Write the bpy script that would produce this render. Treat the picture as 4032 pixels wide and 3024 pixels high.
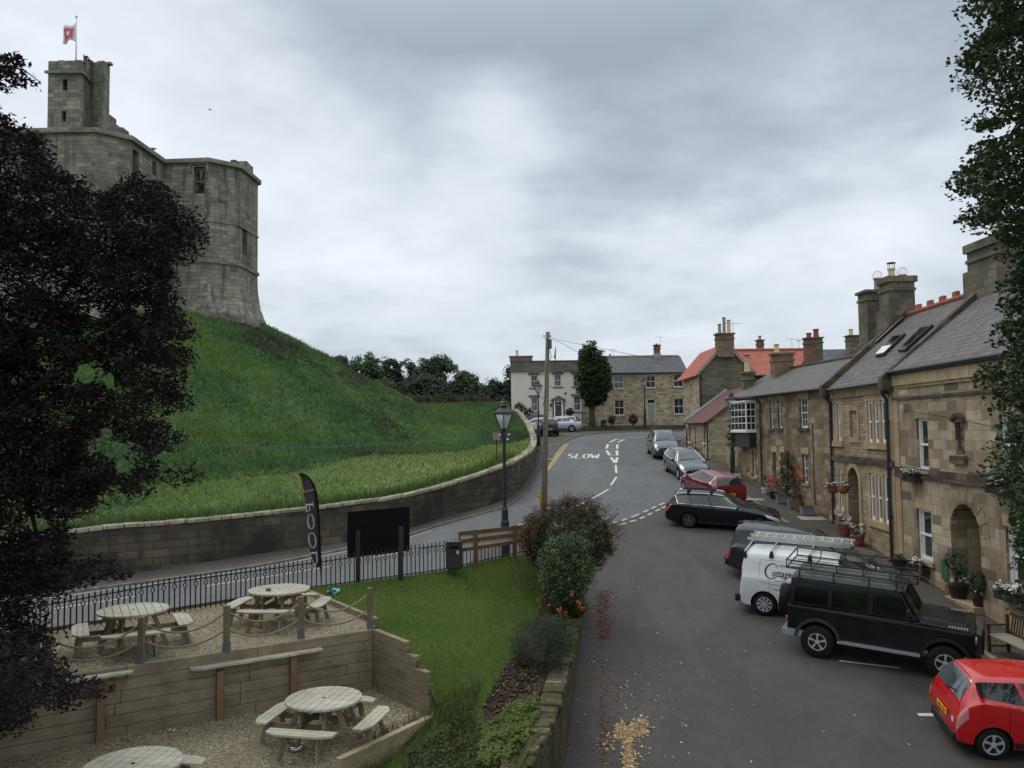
import bpy,math,random
import numpy as np
from mathutils import Vector,Matrix
R=math.radians
random.seed(7);rng=np.random.default_rng(7)
scn=bpy.context.scene
for o in list(bpy.data.objects):bpy.data.objects.remove(o)
# camera
CAM=Vector((0,0,8.0));FPX=3300.0
PITCH=math.atan(176/FPX);ROLL=0.0120
_f=Vector((0,math.cos(PITCH),math.sin(PITCH)));_r0=Vector((1,0,0));_u0=Vector((0,-math.sin(PITCH),math.cos(PITCH)))
_r=_r0*math.cos(ROLL)-_u0*math.sin(ROLL)
_u=_u0*math.cos(ROLL)+_r0*math.sin(ROLL)
cd=bpy.data.cameras.new("camera");cam=bpy.data.objects.new("camera",cd);scn.collection.objects.link(cam)
cd.sensor_width=36;cd.lens=36*FPX/4032;cd.clip_end=3000;cd.clip_start=0.1
_m=Matrix(((_r.x,_u.x,-_f.x,CAM.x),(_r.y,_u.y,-_f.y,CAM.y),(_r.z,_u.z,-_f.z,CAM.z),(0,0,0,1)))
cam.matrix_world=_m
scn.camera=cam
scn.render.resolution_x=1024;scn.render.resolution_y=768
scn.view_settings.view_transform='Standard';scn.view_settings.look='None'
scn.view_settings.exposure=0.42;scn.view_settings.gamma=1.0
scn.cycles.max_bounces=6;scn.cycles.transparent_max_bounces=12
scn.cycles.use_denoising=True
# sky and sun (overcast)
SUN_EL,SUN_AZ=R(48),R(-35)
w=bpy.data.worlds.new("World");scn.world=w;w.use_nodes=True
nt=w.node_tree;nt.nodes.clear()
def wn(t,**k):
 n=nt.nodes.new(t)
 for a,b in k.items():setattr(n,a,b)
 return n
def wlink(a,b):nt.links.new(a,b)
out=wn("ShaderNodeOutputWorld");bg=wn("ShaderNodeBackground");wlink(bg.outputs[0],out.inputs[0])
sky=wn("ShaderNodeTexSky",sky_type='NISHITA',sun_disc=False,sun_elevation=SUN_EL,sun_rotation=SUN_AZ)
sky.air_density=1.0;sky.dust_density=3.0
bg.inputs[1].default_value=0.1
tc=wn("ShaderNodeTexCoord");sep=wn("ShaderNodeSeparateXYZ");wlink(tc.outputs["Generated"],sep.inputs[0])
def wmath(op,a,b=None,clamp=False):
 n=wn("ShaderNodeMath",operation=op,use_clamp=clamp)
 for i,v in enumerate((a,b)):
  if v is None:continue
  if isinstance(v,(int,float)):n.inputs[i].default_value=v
  else:wlink(v,n.inputs[i])
 return n.outputs[0]
zc=wmath('ADD',wmath('MAXIMUM',sep.outputs[2],0.0),0.24)
cx=wmath('DIVIDE',sep.outputs[0],zc);cy=wmath('DIVIDE',sep.outputs[1],zc)
comb=wn("ShaderNodeCombineXYZ");wlink(cx,comb.inputs[0]);wlink(cy,comb.inputs[1])
def wnoise(scale,detail,rough,off,dist=0.0):
 mp=wn("ShaderNodeMapping");wlink(comb.outputs[0],mp.inputs[0]);mp.inputs["Location"].default_value=off
 n=wn("ShaderNodeTexNoise");wlink(mp.outputs[0],n.inputs["Vector"])
 n.inputs["Scale"].default_value=scale;n.inputs["Detail"].default_value=detail;n.inputs["Roughness"].default_value=rough;n.inputs["Distortion"].default_value=dist
 return n.outputs[0]
n1=wnoise(0.95,8,0.52,(3.1,5.2,1.0),0.15)
n2=wnoise(2.8,7,0.55,(7.3,1.9,4.0),0.1)
def blob(dx,dy,dz,power):
 l=math.sqrt(dx*dx+dy*dy+dz*dz)
 d=wn("ShaderNodeVectorMath",operation='DOT_PRODUCT');nrm=wn("ShaderNodeVectorMath",operation='NORMALIZE')
 wlink(tc.outputs["Generated"],nrm.inputs[0]);wlink(nrm.outputs[0],d.inputs[0]);d.inputs[1].default_value=(dx/l,dy/l,dz/l)
 return wmath('POWER',wmath('MAXIMUM',d.outputs["Value"],0.0),power)
def dirpx(px,py):
 v=_f+_r*((px-2016)/FPX)+_u*((1512-py)/FPX);return v.x,v.y,v.z
cl=wmath('ADD',wmath('MULTIPLY',n1,0.85),wmath('MULTIPLY',n2,0.38))
cl=wmath('SUBTRACT',cl,wmath('MULTIPLY',blob(*dirpx(1750,60),60),0.16))
cl=wmath('SUBTRACT',cl,wmath('MULTIPLY',blob(*dirpx(2650,180),70),0.15))
cl=wmath('ADD',cl,wmath('MULTIPLY',blob(*dirpx(2000,480),400),0.20))
cl=wmath('SUBTRACT',cl,wmath('MULTIPLY',blob(*dirpx(100,300),60),0.05))
cl=wmath('ADD',cl,wmath('MULTIPLY',blob(*dirpx(1000,900),40),0.06))
cl=wmath('ADD',cl,wmath('MULTIPLY',blob(*dirpx(3200,900),40),0.04))
cl=wmath('SUBTRACT',cl,wmath('MULTIPLY',wmath('MULTIPLY',wmath('SUBTRACT',sep.outputs[2],0.27),6.0,True),0.12))
ramp=wn("ShaderNodeValToRGB");wlink(cl,ramp.inputs[0])
e=ramp.color_ramp.elements
e[0].position=0.38;e[0].color=(0.26,0.305,0.36,1)
e[1].position=0.88;e[1].color=(0.78,0.82,0.87,1)
for p_,c_ in((0.50,(0.37,0.42,0.48,1)),(0.60,(0.52,0.57,0.63,1)),(0.70,(0.62,0.665,0.725,1))):
 k=ramp.color_ramp.elements.new(p_);k.color=c_
sc_=wn("ShaderNodeVectorMath",operation='SCALE');wlink(ramp.outputs[0],sc_.inputs[0]);sc_.inputs["Scale"].default_value=10.0
hz=wmath('SUBTRACT',1.0,wmath('MULTIPLY',sep.outputs[2],4.5),True)
hm=wn("ShaderNodeMix",data_type='RGBA');wlink(wmath('MULTIPLY',hz,0.55),hm.inputs["Factor"]);wlink(sc_.outputs[0],hm.inputs["A"]);hm.inputs["B"].default_value=(5.0,5.6,6.15,1)
mixw=wn("ShaderNodeMix",data_type='RGBA');mixw.inputs["Factor"].default_value=0.94
wlink(sky.outputs[0],mixw.inputs["A"]);wlink(hm.outputs["Result"],mixw.inputs["B"]);
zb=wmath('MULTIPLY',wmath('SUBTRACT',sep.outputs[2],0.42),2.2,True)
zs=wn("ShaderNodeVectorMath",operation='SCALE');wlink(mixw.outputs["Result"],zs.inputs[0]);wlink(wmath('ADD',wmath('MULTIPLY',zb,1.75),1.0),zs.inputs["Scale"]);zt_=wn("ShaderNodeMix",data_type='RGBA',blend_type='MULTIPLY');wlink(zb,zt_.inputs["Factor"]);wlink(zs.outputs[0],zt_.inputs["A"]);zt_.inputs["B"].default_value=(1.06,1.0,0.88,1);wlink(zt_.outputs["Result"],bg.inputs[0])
sd=bpy.data.lights.new("sun",'SUN');sd.energy=0.55;sd.angle=R(25);sd.color=(1.0,0.96,0.90)
sun=bpy.data.objects.new("sun",sd);scn.collection.objects.link(sun)
_sd=Vector((math.sin(SUN_AZ)*math.cos(SUN_EL),math.cos(SUN_AZ)*math.cos(SUN_EL),math.sin(SUN_EL)))
sun.rotation_euler=(-_sd).to_track_quat('-Z','Y').to_euler()
# pixel <-> world
def ray(px,py):
 return _f+_r*((px-2016)/FPX)+_u*((1512-py)/FPX)
def P(px,py,d):
 v=ray(px,py);return CAM+v*(d/v.y)
def proj(p):
 q=Vector(p)-CAM;z=q.dot(_f);return 2016+FPX*q.dot(_r)/z,1512-FPX*q.dot(_u)/z
# mesh building
class MB:
 def __init__(s):s.v=[];s.f=[];s.m=[];s.cur=0
 def add(s,vs,fs):
  b=len(s.v);s.v+=[tuple(p)for p in vs]
  for f in fs:s.f.append([b+i for i in f]);s.m.append(s.cur)
  return s
 def quad(s,*p):return s.add(p,[list(range(len(p)))])
 def box(s,c,size,M=None,taper=1.0):
  x,y,z=(k/2 for k in size);vs=[]
  for sz in(-1,1):
   t=taper if sz>0 else 1.0
   for sx,sy in((-1,-1),(1,-1),(1,1),(-1,1)):vs.append(Vector((sx*x*t,sy*y*t,sz*z)))
  if M is not None:vs=[M@v for v in vs]
  vs=[v+Vector(c)for v in vs]
  return s.add(vs,[[3,2,1,0],[4,5,6,7],[0,1,5,4],[1,2,6,5],[2,3,7,6],[3,0,4,7]])
 def box8(s,vs):
  return s.add(vs,[[3,2,1,0],[4,5,6,7],[0,1,5,4],[1,2,6,5],[2,3,7,6],[3,0,4,7]])
 def beam(s,a,b,wd,ht,up=Vector((0,0,1))):
  a,b=Vector(a),Vector(b);d=(b-a).normalized();sd_=d.cross(up)
  if sd_.length<1e-4:sd_=d.cross(Vector((1,0,0)))
  sd_.normalize();u_=sd_.cross(d).normalized();vs=[]
  for p in(a,b):
   for i,j in((-1,-1),(1,-1),(1,1),(-1,1)):vs.append(p+sd_*(i*wd/2)+u_*(j*ht/2))
  return s.add(vs,[[3,2,1,0],[4,5,6,7],[0,1,5,4],[1,2,6,5],[2,3,7,6],[3,0,4,7]])
 def tube(s,pts,r,n=8,cap=True):
  pts=[Vector(p)for p in pts];rr=r if isinstance(r,(list,tuple))else[r]*len(pts);vs=[];fs=[]
  ref=None
  for i,p in enumerate(pts):
   d=(pts[min(i+1,len(pts)-1)]-pts[max(i-1,0)])
   if d.length<1e-9:d=Vector((0,0,1))
   d.normalize()
   if ref is None:ref=d.orthogonal().normalized()
   a=(ref-d*ref.dot(d))
   a=a.normalized()if a.length>1e-5 else d.orthogonal().normalized()
   ref=a;b=d.cross(a)
   for k in range(n):
    t=2*math.pi*k/n;vs.append(p+(a*math.cos(t)+b*math.sin(t))*rr[i])
  for i in range(len(pts)-1):
   for k in range(n):fs.append([i*n+k,i*n+(k+1)%n,(i+1)*n+(k+1)%n,(i+1)*n+k])
  if cap:fs.append(list(range(n))[::-1]);fs.append([(len(pts)-1)*n+k for k in range(n)])
  return s.add(vs,fs)
 def lathe(s,prof,c=(0,0,0),n=16,M=None,cap=True,ph=0.0):
  vs=[];fs=[]
  for r_,z_ in prof:
   for k in range(n):
    t=2*math.pi*k/n+ph;v=Vector((r_*math.cos(t),r_*math.sin(t),z_))
    if M is not None:v=M@v
    vs.append(v+Vector(c))
  for i in range(len(prof)-1):
   for k in range(n):fs.append([i*n+k,i*n+(k+1)%n,(i+1)*n+(k+1)%n,(i+1)*n+k])
  if cap:fs.append(list(range(n))[::-1]);fs.append([(len(prof)-1)*n+k for k in range(n)])
  return s.add(vs,fs)
 def prism(s,poly,M,th):
  n=len(poly);vs=[M@Vector((x,y,0))for x,y in poly]+[M@Vector((x,y,th))for x,y in poly]
  fs=[list(range(n))[::-1],[n+i for i in range(n)]]+[[i,(i+1)%n,n+(i+1)%n,n+i]for i in range(n)]
  return s.add(vs,fs)
 def slab(s,a,b,c,d,th):
  n=(Vector(b)-Vector(a)).cross(Vector(d)-Vector(a)).normalized()
  if n.z<0:n=-n;a,b,c,d=d,c,b,a
  return s.box8([Vector(p)-n*th for p in(a,b,c,d)]+[Vector(p)for p in(a,b,c,d)])
 def grid(s,fn,nu,nv,flip=False):
  vs=[fn(i/nu,j/nv)for j in range(nv+1)for i in range(nu+1)];fs=[]
  for j in range(nv):
   for i in range(nu):
    a=j*(nu+1)+i;q=[a,a+1,a+nu+2,a+nu+1];fs.append(q[::-1]if flip else q)
  return s.add(vs,fs)
 def sphere(s,c,r,n=10,m=6,sc=(1,1,1)):
  vs=[];fs=[]
  for j in range(m+1):
   ph=math.pi*j/m
   for k in range(n):t=2*math.pi*k/n;vs.append((c[0]+r*sc[0]*math.sin(ph)*math.cos(t),c[1]+r*sc[1]*math.sin(ph)*math.sin(t),c[2]+r*sc[2]*math.cos(ph)))
  for j in range(m):
   for k in range(n):fs.append([j*n+k,(j+1)*n+k,(j+1)*n+(k+1)%n,j*n+(k+1)%n])
  return s.add(vs,fs)
def tag(o,label=None,cat=None,group=None,kind=None):
 if label:o['label']=label
 if cat:o['category']=cat
 if group:o['group']=group
 if kind:o['kind']=kind
 return o
def thing(name,loc,label,cat,group=None,rot=None):
 o=bpy.data.objects.new(name,None);scn.collection.objects.link(o);o.empty_display_size=0.3
 o.location=loc
 if rot is not None:o.rotation_euler=rot
 tag(o,label,cat,group);o['_loc']=list(loc);return o
def _origin(parent):
 t=Vector((0,0,0))
 while parent is not None:
  t+=Vector(parent.location);parent=parent.parent
 return t
def mesh_uv(me,off):
 nl=len(me.loops)
 if nl==0:return
 uv=me.uv_layers.new(name="UVMap")
 co=np.empty(len(me.vertices)*3,'f');me.vertices.foreach_get('co',co);co=co.reshape(-1,3)+np.array(off,'f')
 li=np.empty(nl,'i');me.loops.foreach_get('vertex_index',li)
 pn=np.empty(len(me.polygons)*3,'f');me.polygons.foreach_get('normal',pn);pn=pn.reshape(-1,3)
 tot=np.empty(len(me.polygons),'i');me.polygons.foreach_get('loop_total',tot)
 n=np.repeat(pn,tot,axis=0)
 t=np.stack([-n[:,1],n[:,0],np.zeros(len(n))],1);l=np.linalg.norm(t,axis=1)
 flat=(l<0.12);t[flat]=(1,0,0);l[flat]=1;t/=l[:,None]
 b=np.cross(n,t);p=co[li]
 u=(p*t).sum(1);v=(p*b).sum(1)
 v=np.where(b[:,2]<0,-v,v)
 uv.data.foreach_set('uv',np.stack([u,v],1).astype('f').ravel())
def obj(name,mb,mats,parent=None,smooth=False,label=None,local=False,auto=None):
 """one mesh object; unless local, the builder's points are world points"""
 me=bpy.data.meshes.new(name)
 off=Vector((0,0,0))if(local or parent is None)else _origin(parent)
 me.from_pydata([(p[0]-off[0],p[1]-off[1],p[2]-off[2])for p in mb.v],[],mb.f)
 for m_ in(mats if isinstance(mats,(list,tuple))else[mats]):me.materials.append(m_)
 if any(mb.m):me.polygons.foreach_set('material_index',mb.m)
 me.update();mesh_uv(me,off)
 if smooth:me.polygons.foreach_set('use_smooth',[True]*len(me.polygons))
 o=bpy.data.objects.new(name,me);scn.collection.objects.link(o)
 if parent is not None:o.parent=parent
 if label:o['label']=label
 if auto:
  md=o.modifiers.new('bevel','BEVEL');md.width=auto;md.segments=2;md.limit_method='ANGLE';md.angle_limit=R(35)
 return o
def copy_tree(o,loc,rotz=None,**tags):
 r=o.copy();scn.collection.objects.link(r);r.location=loc
 if rotz is not None:r.rotation_euler=(r.rotation_euler[0],r.rotation_euler[1],rotz)
 for k,v in tags.items():r[k]=v
 def sub(src,dst):
  for ch in[c for c in bpy.data.objects if c.parent==src]:
   c=ch.copy();scn.collection.objects.link(c);c.parent=dst;sub(ch,c)
 sub(o,r);return r
# materials
class NT:
 def __init__(s,name):
  s.m=bpy.data.materials.new(name);s.m.use_nodes=True;s.t=s.m.node_tree;s.bsdf=s.t.nodes["Principled BSDF"]
 def n(s,t,**k):
  x=s.t.nodes.new(t)
  for a,b in k.items():setattr(x,a,b)
  return x
 def set(s,inp,v):
  if isinstance(v,bpy.types.NodeSocket):s.t.links.new(v,inp)
  elif isinstance(v,(tuple,list))and len(v)==3 and inp.type=='RGBA':inp.default_value=(*v,1)
  else:inp.default_value=v
 def pos(s):return s.n("ShaderNodeNewGeometry").outputs["Position"]
 def ob(s):return s.n("ShaderNodeTexCoord").outputs["Object"]
 def uv(s):return s.n("ShaderNodeTexCoord").outputs["UV"]
 def mapv(s,v,sc=(1,1,1),loc=(0,0,0),rot=(0,0,0)):
  m=s.n("ShaderNodeMapping");s.set(m.inputs[0],v);m.inputs["Scale"].default_value=sc;m.inputs["Location"].default_value=loc;m.inputs["Rotation"].default_value=rot
  return m.outputs[0]
 def noise(s,v,scale,detail=5,rough=0.55,dist=0.0):
  n=s.n("ShaderNodeTexNoise");s.set(n.inputs["Vector"],v);n.inputs["Scale"].default_value=scale
  n.inputs["Detail"].default_value=detail;n.inputs["Roughness"].default_value=rough;n.inputs["Distortion"].default_value=dist
  return n.outputs[0]
 def noisec(s,v,scale,detail=3):
  n=s.n("ShaderNodeTexNoise");s.set(n.inputs["Vector"],v);n.inputs["Scale"].default_value=scale;n.inputs["Detail"].default_value=detail
  return n.outputs[1]
 def vor(s,v,scale,feature='F1',out="Color",rnd=1.0):
  n=s.n("ShaderNodeTexVoronoi",feature=feature);s.set(n.inputs["Vector"],v);n.inputs["Scale"].default_value=scale;n.inputs["Randomness"].default_value=rnd
  return n.outputs[out]
 def ramp(s,fac,stops,interp='LINEAR'):
  n=s.n("ShaderNodeValToRGB");s.set(n.inputs[0],fac);cr=n.color_ramp;cr.interpolation=interp
  while len(cr.elements)>1:cr.elements.remove(cr.elements[-1])
  cr.elements[0].position=stops[0][0];cr.elements[0].color=(*stops[0][1],1)
  for p_,c_ in stops[1:]:
   k=cr.elements.new(p_);k.color=(*c_,1)
  return n.outputs[0]
 def mix(s,fac,a,b,blend='MIX'):
  n=s.n("ShaderNodeMix",data_type='RGBA',blend_type=blend);s.set(n.inputs["Factor"],fac);s.set(n.inputs["A"],a if not isinstance(a,tuple)else(*a[:3],1));s.set(n.inputs["B"],b if not isinstance(b,tuple)else(*b[:3],1))
  return n.outputs["Result"]
 def math(s,op,a,b=0.0,clamp=False):
  n=s.n("ShaderNodeMath",operation=op,use_clamp=clamp);s.set(n.inputs[0],a);s.set(n.inputs[1],b);return n.outputs[0]
 def maprange(s,v,a,b,c,d):
  n=s.n("ShaderNodeMapRange");s.set(n.inputs[0],v)
  for i,k in enumerate((a,b,c,d)):n.inputs[i+1].default_value=k
  return n.outputs[0]
 def bump(s,h,strength=0.5,dist=0.02):
  n=s.n("ShaderNodeBump");s.set(n.inputs["Height"],h);n.inputs["Strength"].default_value=strength;n.inputs["Distance"].default_value=dist
  s.t.links.new(n.outputs[0],s.bsdf.inputs["Normal"]);return n
 def done(s,col=None,rough=None,spec=None,metal=None):
  if col is not None:s.set(s.bsdf.inputs["Base Color"],col)
  if rough is not None:s.set(s.bsdf.inputs["Roughness"],rough)
  if spec is not None:s.bsdf.inputs["Specular IOR Level"].default_value=spec
  if metal is not None:s.bsdf.inputs["Metallic"].default_value=metal
  return s.m
def C(r_,g,b):
 f=lambda c:(c/255/12.92)if c/255<=0.04045 else((c/255+0.055)/1.055)**2.4
 return(f(r_),f(g),f(b))
def flat(name,col,rough=0.6,spec=0.4,metal=0.0,var=0.12,scale=6.0):
 n=NT(name);v=n.ob();k=n.noise(v,scale,6)
 c=n.mix(n.maprange(k,0.3,0.7,0,1),tuple(x*(1-var)for x in col),tuple(min(1,x*(1+var))for x in col))
 return n.done(c,rough,spec,metal)
def paint(name,col,rough=0.25,coat=0.6,metal=0.0,dirt=0.25):
 n=NT(name);v=n.ob();k=n.noise(v,3.0,6);sp=n.noise(v,60,3)
 c=n.mix(n.math('MULTIPLY',n.maprange(k,0.45,0.8,0,1),dirt),col,(0.12,0.11,0.10))
 n.bsdf.inputs["Coat Weight"].default_value=coat;n.bsdf.inputs["Coat Roughness"].default_value=0.06
 return n.done(c,n.maprange(k,0.3,0.8,rough,rough+0.08),0.5,metal)
def stone(name,cols,mortar,bw,bh,msize=0.012,stain=(0.10,0.09,0.08),stain_amt=0.55,stain_scale=0.35,bump=0.6,rough=0.9,warp=0.02,fine=0.35,squash=1.0,streak=0.0):
 """coursed masonry in metres; cols is the list of block hues"""
 n=NT(name);uv=n.uv()
 wv=n.n("ShaderNodeVectorMath",operation='MULTIPLY_ADD');n.set(wv.inputs[0],n.noisec(uv,1.7,3));wv.inputs[1].default_value=(warp*2,warp,0);n.set(wv.inputs[2],uv)
 def bricks(a,b,off,sq,freq):
  br=n.n("ShaderNodeTexBrick");n.set(br.inputs["Vector"],wv.outputs[0]);br.offset=off;br.squash=sq;br.squash_frequency=freq
  br.inputs["Scale"].default_value=1.0;br.inputs["Brick Width"].default_value=a;br.inputs["Row Height"].default_value=b
  br.inputs["Mortar Size"].default_value=msize;br.inputs["Mortar Smooth"].default_value=0.3;br.inputs["Bias"].default_value=0.0
  br.inputs["Color1"].default_value=(0,0,0,1);br.inputs["Color2"].default_value=(1,1,1,1);br.inputs["Mortar"].default_value=(0.5,0.5,0.5,1)
  return br
 br=bricks(bw,bh,0.45,squash,3)
 k=len(cols);blk=n.ramp(br.outputs["Color"],[((i+0.5)/k,c)for i,c in enumerate(cols)],'LINEAR')
 pv=n.pos();big=n.noise(pv,stain_scale,6,0.6);fin=n.noise(pv,9.0,6,0.65);mid=n.noise(pv,1.6,5,0.6)
 c=n.mix(n.math('MULTIPLY',n.maprange(fin,0.3,0.75,0,1),fine),blk,tuple(x*0.45 for x in cols[0]))
 c=n.mix(n.math('MULTIPLY',n.maprange(big,0.46,0.68,0,1),stain_amt),c,stain)
 c=n.mix(n.math('MULTIPLY',n.maprange(mid,0.52,0.72,0,1),stain_amt*0.7),c,stain)
 if streak:
  st=n.noise(n.mapv(pv,(2.2,2.2,0.16)),1.0,6,0.65)
  c=n.mix(n.math('MULTIPLY',n.maprange(st,0.5,0.66,0,1),streak),c,stain)
 c=n.mix(n.math('MULTIPLY',br.outputs["Fac"],0.8),c,mortar)
 h=n.math('SUBTRACT',n.math('MULTIPLY',n.noise(pv,14,6,0.7),0.5),br.outputs["Fac"])
 n.bump(h,bump,0.03)
 return n.done(c,rough,0.2)
def slate(name,c1,c2,bw=0.28,bh=0.2,moss=None,moss_amt=0.0):
 n=NT(name);uv=n.uv()
 br=n.n("ShaderNodeTexBrick");n.set(br.inputs["Vector"],uv);br.offset=0.5
 for k,v in(("Scale",1.0),("Brick Width",bw),("Row Height",bh),("Mortar Size",0.02),("Mortar Smooth",0.1)):br.inputs[k].default_value=v
 br.inputs["Color1"].default_value=(*c1,1);br.inputs["Color2"].default_value=(*c2,1);br.inputs["Mortar"].default_value=(*tuple(x*0.2 for x in c1),1)
 pv=n.pos();k=n.noise(pv,0.9,6);c=n.mix(n.math('MULTIPLY',n.maprange(k,0.4,0.7,0,1),0.35),br.outputs["Color"],tuple(x*1.35 for x in c2))
 c=n.mix(n.math('MULTIPLY',n.maprange(n.noise(pv,7,5,.7),0.45,0.8,0,1),0.35),c,tuple(x*0.6 for x in c1))
 if moss:c=n.mix(n.math('MULTIPLY',n.maprange(n.noise(pv,1.7,6,.7),0.5,0.66,0,1),moss_amt),c,moss)
 sep_=n.n("ShaderNodeSeparateXYZ");n.set(sep_.inputs[0],uv)
 saw=n.math('FRACT',n.math('DIVIDE',sep_.outputs[1],bh))
 n.bump(n.math('SUBTRACT',n.math('MULTIPLY',saw,-0.7),br.outputs["Fac"]),0.7,0.02)
 return n.done(c,0.62,0.4)
def pantile(name,c1,c2,pitch=0.25,row=0.32):
 n=NT(name);uv=n.uv();sep_=n.n("ShaderNodeSeparateXYZ");n.set(sep_.inputs[0],uv)
 col=n.math('ABSOLUTE',n.math('SINE',n.math('MULTIPLY',sep_.outputs[0],math.pi/pitch)))
 saw=n.math('FRACT',n.math('DIVIDE',sep_.outputs[1],row))
 br=n.n("ShaderNodeTexBrick");n.set(br.inputs["Vector"],uv);br.offset=0.0
 for k,v in(("Scale",1.0),("Brick Width",pitch),("Row Height",row),("Mortar Size",0.002)):br.inputs[k].default_value=v
 br.inputs["Color1"].default_value=(*c1,1);br.inputs["Color2"].default_value=(*c2,1);br.inputs["Mortar"].default_value=(*c1,1)
 pv=n.pos();c=n.mix(n.math('MULTIPLY',n.maprange(n.noise(pv,1.3,6,.65),0.42,0.7,0,1),0.55),br.outputs["Color"],tuple(x*0.5 for x in c1))
 c=n.mix(n.math('MULTIPLY',n.maprange(saw,0.86,1.0,0,1),0.55),c,tuple(x*0.3 for x in c1))
 n.bump(n.math('ADD',n.math('MULTIPLY',col,0.8),n.math('MULTIPLY',saw,-0.6)),1.0,0.05)
 return n.done(c,0.75,0.3)
# ground heights (z), from measured points
_cp=np.array([(0.9,15.8,6.4),(9.1,15.9,6.4),(7.5,20.5,5.72),(1.6,21,5.88),(2.1,24.6,5.52),(7.6,36,4.3),(13.6,29.8,5.0),(14,36.7,4.3),(13.7,25.5,5.4),(12.9,47.5,2.97),(9.9,47,2.9),(10,56,1.95),(12.8,54,2.2),(13.4,63,1.6),(5,57,1.95),(2.1,52,2.6),(6.3,51,2.55),(5.0,44.5,3.3),(3.7,41.5,3.66),(1,37,4.05),(-2.2,34,4.54),(-5.5,33,5.0),(-7,32.5,5.26),(-11.1,30.5,5.6),(-15.3,28,5.86),(-25,24,6.5),(4.3,65,1.2),(2.2,65.7,1.33),(7.6,78,.52),(9.5,80,.48),(14.3,72,.75),(14,80,.5),(24,80,.6),(5,92,.3),(15,92,.3),(-17,32.4,5.75),(-11.1,36.2,5.35),(-5,40,4.75),(-2.8,43,4.3),(-.5,45.5,3.95),(1.6,55,2.5),(1.5,62,1.6),(-.2,29,4.5),(4.4,37.3,4.15),(7.1,40,3.74),(14,15,6.5),(0,8,7.0),(12,8,7.0),(-20,20,6.4),(-8,24,5.2),(22,60,1.9),(24,30,4.8),(-2,72,.9),(0,100,.2)])
_nx=np.array([_cp[:,0],_cp[:,1]]).T/20.0
def _ker(r2):return np.where(r2>0,0.5*r2*np.log(np.maximum(r2,1e-12)),0.0)
_nH=len(_cp);_K=_ker(((_nx[:,None]-_nx[None])**2).sum(2))+np.eye(_nH)*0.02
_Pm=np.hstack([np.ones((_nH,1)),_nx]);_A=np.zeros((_nH+3,_nH+3));_A[:_nH,:_nH]=_K;_A[:_nH,_nH:]=_Pm;_A[_nH:,:_nH]=_Pm.T
_sol=np.linalg.solve(_A,np.concatenate([8.0-_cp[:,2],np.zeros(3)]))
def Hn(X,Y):
 q=np.stack([np.ravel(X),np.ravel(Y)],1)/20.0
 k=_ker(((q[:,None]-_nx[None])**2).sum(2))
 return(k@_sol[:_nH]+_sol[_nH]+q@_sol[_nH+1:]).reshape(np.shape(X))
def H(x,y):return float(Hn(np.array([x]),np.array([y]))[0])
def G(px,py,lift=0.0):
 v=ray(px,py);last=None
 ts=np.arange(9.0,110,0.5)/v.y
 X=CAM.x+v.x*ts;Y=CAM.y+v.y*ts;Z=CAM.z+v.z*ts;D=Z-Hn(X,Y)-lift
 k=np.where(D<0)[0]
 if len(k)==0:i=int(np.argmin(D));t=ts[i]
 else:
  i=int(k[0]);a,b=ts[max(i-1,0)],ts[i]
  for _ in range(24):
   m_=(a+b)/2;p=CAM+v*m_
   if p.z-H(p.x,p.y)-lift<0:b=m_
   else:a=m_
  t=(a+b)/2
 p=CAM+v*t;return Vector((p.x,p.y,H(p.x,p.y)+lift))
def asphalt(name,base,patchy=0.35,warm=0.0):
 n=NT(name);p=n.pos()
 big=n.noise(p,0.22,6,0.6,0.4);mid=n.noise(p,1.3,6,0.65);fin=n.noise(p,24,6,0.85);sp=n.vor(p,28,'F1','Distance')
 c=n.mix(n.maprange(big,0.35,0.65,0,1),tuple(x*(1-patchy)for x in base),tuple(x*(1+patchy*0.8)for x in base))
 c=n.mix(n.math('MULTIPLY',n.maprange(mid,0.5,0.62,0,1),0.32),c,tuple(x*0.6 for x in base))
 wr=n.noise(n.mapv(p,(0.5,0.12,0.3)),1.0,7,0.7,0.8);c=n.mix(n.math('MULTIPLY',n.maprange(wr,0.48,0.62,0,1),0.5),c,tuple(x*1.45 for x in base))
 st=n.vor(n.mapv(p,(0.55,0.4,0.5)),1.0,'SMOOTH_F1','Distance');c=n.mix(n.math('MULTIPLY',n.maprange(n.math('ADD',st,n.math('MULTIPLY',fin,0.1)),0.05,0.2,1,0),0.6),c,tuple(x*0.45 for x in base))
 c=n.mix(n.math('MULTIPLY',n.maprange(fin,0.46,0.7,0,1),0.6),c,tuple(x*1.9 for x in base))
 c=n.mix(n.math('MULTIPLY',n.maprange(sp,0.03,0.09,1,0),0.35),c,(0.22,0.20,0.17))
 cr=n.noise(n.mapv(p,(0.9,0.5,0.5)),1.0,8,0.75,1.2);cr=n.math('ABSOLUTE',n.math('SUBTRACT',cr,0.5))
 c=n.mix(n.math('MULTIPLY',n.maprange(cr,0.0,0.006,1,0),0.35),c,tuple(x*0.4 for x in base))
 pt=n.n('ShaderNodeSeparateColor');n.set(pt.inputs[0],n.vor(n.mapv(p,(0.16,0.10,0.1),(2.3,1.1,0)),1.0,'F1','Color'));c=n.mix(n.math('MULTIPLY',n.maprange(pt.outputs[0],0.72,0.74,0,1),0.16),c,tuple(x*0.5 for x in base))
 n.bump(fin,0.5,0.012)
 return n.done(c,n.maprange(big,0.35,0.65,0.7,0.92),0.3)
M_road=asphalt("asphalt",(0.098,0.099,0.101),0.2)
M_park=asphalt("asphalt_car_park",(0.060,0.055,0.050),0.36)
M_pave=asphalt("pavement_tarmac",(0.064,0.056,0.048),0.3)
M_kerb=flat("kerb_stone",(0.20,0.18,0.15),0.9,0.2,var=0.35,scale=3)
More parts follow.
